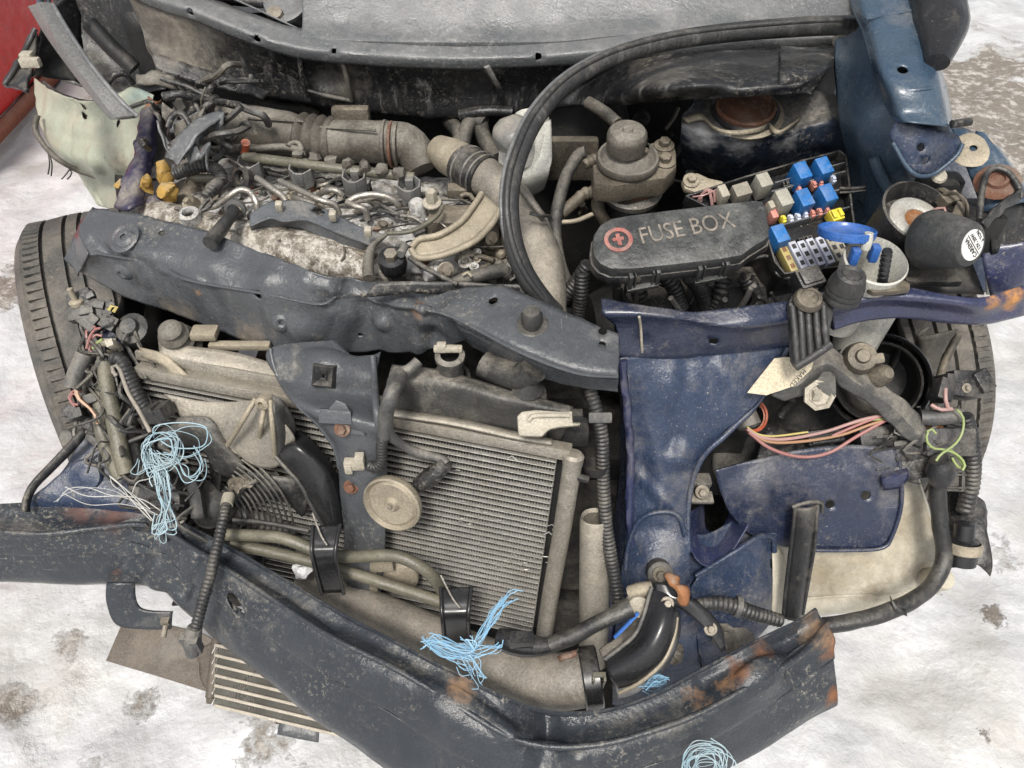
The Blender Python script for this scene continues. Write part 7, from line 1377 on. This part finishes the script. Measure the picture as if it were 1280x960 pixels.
# ---------------------------------------------------------------- rubber seal lying loose across the bay
seal_p = [V(1080, 32, 1.13), V(1040, 32, 1.125), V(980, 35, 1.12), V(900, 42, 1.115), V(830, 53, 1.10), V(765, 72, 1.08), V(712, 102, 1.055), V(672, 145, 1.02), V(648, 195, .99), V(637, 245, .975), V(640, 295, .975), V(654, 338, .985), V(676, 372, 1.0), V(694, 392, 1.02)]
seal = empty('rubber_seal', V(690, 388, 1.02), 'long black rubber bonnet seal looping loose across the engine bay', 'rubber seal')
tube('seal_bulb', seal_p, [.0135, .0135, .013, .0125, .012, .012, .012, .0125, .013], M_rubber, seal, seg=18, step=.006)
sp2 = [p + (CAM - p).normalized() * .009 + Vector((-.003, 0, .007)) for p in seal_p]
tube('seal_lip', sp2, .0042, M_rubber, seal, seg=8, step=.006)
tube('seal_lip', [p + Vector((-.010, .0, .008)) for p in seal_p], .003, M_cowl, seal, seg=8, step=.006)
# ---------------------------------------------------------------- twine
def twine(name, strands, mt, label, group=None, r=.0009, jit=.006, n=1):
    parts = []
    for (pts, cnt) in strands:
        for k in range(int(cnt * 1.2)):
            off = Vector((random.gauss(0, jit), random.gauss(0, jit), random.gauss(0, jit)))
            q = [p + off + Vector((random.gauss(0, jit * .7), random.gauss(0, jit * .7), random.gauss(0, jit * .7))) for p in pts]
            parts.append(tubegeo(q, r * random.uniform(.35, .8), seg=5, step=.004))
    o = mk(name, *merge(parts), mt, None, 60)
    return tag(o, label, 'twine', group)
for k in range(34):
    a0, b0_ = random.uniform(95, 180), random.uniform(385, 560); pts = [V(a0, b0_, 1.09)]
    for j in range(3): pts.append(V(a0 + random.uniform(-18, 26), b0_ + 18 * (j + 1) + random.uniform(-14, 14), 1.085 + random.uniform(-.02, .03)))
    tube('thin_black_wire', pts, random.uniform(.0012, .0036), random.choice([M_black, M_black, M_tape, M_conduit, M_blkhose]), car, seg=6)
for k in range(14):
    a0, b0_ = random.uniform(170, 260), random.uniform(540, 640); pts = [V(a0, b0_, 1.09)]
    for j in range(3): pts.append(V(a0 + random.uniform(-30, 40), b0_ + 14 * (j + 1) + random.uniform(-14, 10), 1.09 + random.uniform(-.02, .02)))
    tube('thin_black_wire', pts, random.uniform(.0012, .003), random.choice([M_black, M_tape, M_dark]), car, seg=6)
d1 = 1.02
twine('twine_knot', [
    (vl([(186, 590), (180, 570), (186, 550), (205, 540), (218, 552), (214, 575), (196, 585)], d1), 9),
    (vl([(190, 560), (200, 545), (225, 534), (250, 538), (258, 552), (250, 566), (225, 572), (200, 568)], d1), 3),
    (vl([(196, 566), (212, 570), (226, 580), (236, 596), (248, 592), (254, 578), (246, 562)], d1), 4),
    (vl([(190, 570), (198, 580), (202, 595), (198, 606)], d1), 12),
    (vl([(200, 590), (204, 620), (208, 645), (206, 665), (200, 668), (199, 655), (204, 652)], .995), 6),
    (vl([(202, 600), (210, 625), (216, 650), (212, 655), (204, 656)], .995), 4),
    (vl([(184, 578), (178, 584), (174, 590), (184, 592), (196, 584)], d1), 4)], M_twine, 'tangled pale blue twine knot hanging beside the fan', None, .0011, .0045)
twine('twine_strands', [
    (vl([(70, 626), (85, 614), (110, 610), (140, 616), (165, 624), (195, 640)], 1.06), 2),
    (vl([(82, 618), (110, 628), (150, 630), (180, 634), (200, 645)], 1.05), 2),
    (vl([(190, 648), (170, 625), (150, 604), (140, 594), (142, 602), (160, 615), (185, 635)], 1.05), 2),
    (vl([(168, 618), (172, 606), (185, 600), (190, 596)], 1.05), 1)], M_twinew, 'loose thin grey twine strands lying along the back of the bumper beam', None, .0009, .003)
twine('twine_wrap', [
    (vl([(532, 806), (545, 800), (565, 810), (585, 816), (592, 808), (580, 802)], .965), 10),
    (vl([(530, 802), (540, 810), (560, 818), (586, 822)], .96), 10),
    (vl([(586, 818), (600, 800), (616, 780), (632, 756), (645, 746)], .965), 4),
    (vl([(588, 816), (602, 792), (618, 765), (630, 750)], .965), 5),
    (vl([(590, 818), (610, 812), (622, 812), (628, 806)], .96), 5),
    (vl([(586, 820), (592, 832), (598, 848), (596, 852)], .955), 8),
    (vl([(572, 825), (580, 832), (590, 834)], .955), 6)], M_twineb, 'bright blue frayed twine wrapped round the lower hanger strap and bumper beam', None, .0010, .004)
loops = []
bc = P(876, 946, .385)
for k in range(15):
    rr_ = random.uniform(.014, .027); ph = random.uniform(0, 6.28); c = bc + Vector((random.gauss(0, .004), random.gauss(-.012, .004), random.gauss(.012, .004)))
    loops.append(([c + Vector((math.cos(ph + t * .9) * rr_, math.sin(ph + t * .9) * rr_ * .5, math.sin(ph + t * .9) * rr_ * .75)) for t in range(8)], 1))
twine('twine_loop', loops, M_twine, 'pale blue twine loops round the lower edge of the bumper beam', None, .0010, .002)
twine('twine_scrap', [(vl([(800, 850), (815, 846), (830, 850), (820, 856), (804, 856)], 1.0), 7), (vl([(806, 856), (818, 848), (834, 846)], 1.0), 4)], M_twineb, 'small blue twine scrap in the dark gap under the elbow duct', None, .0009, .004)
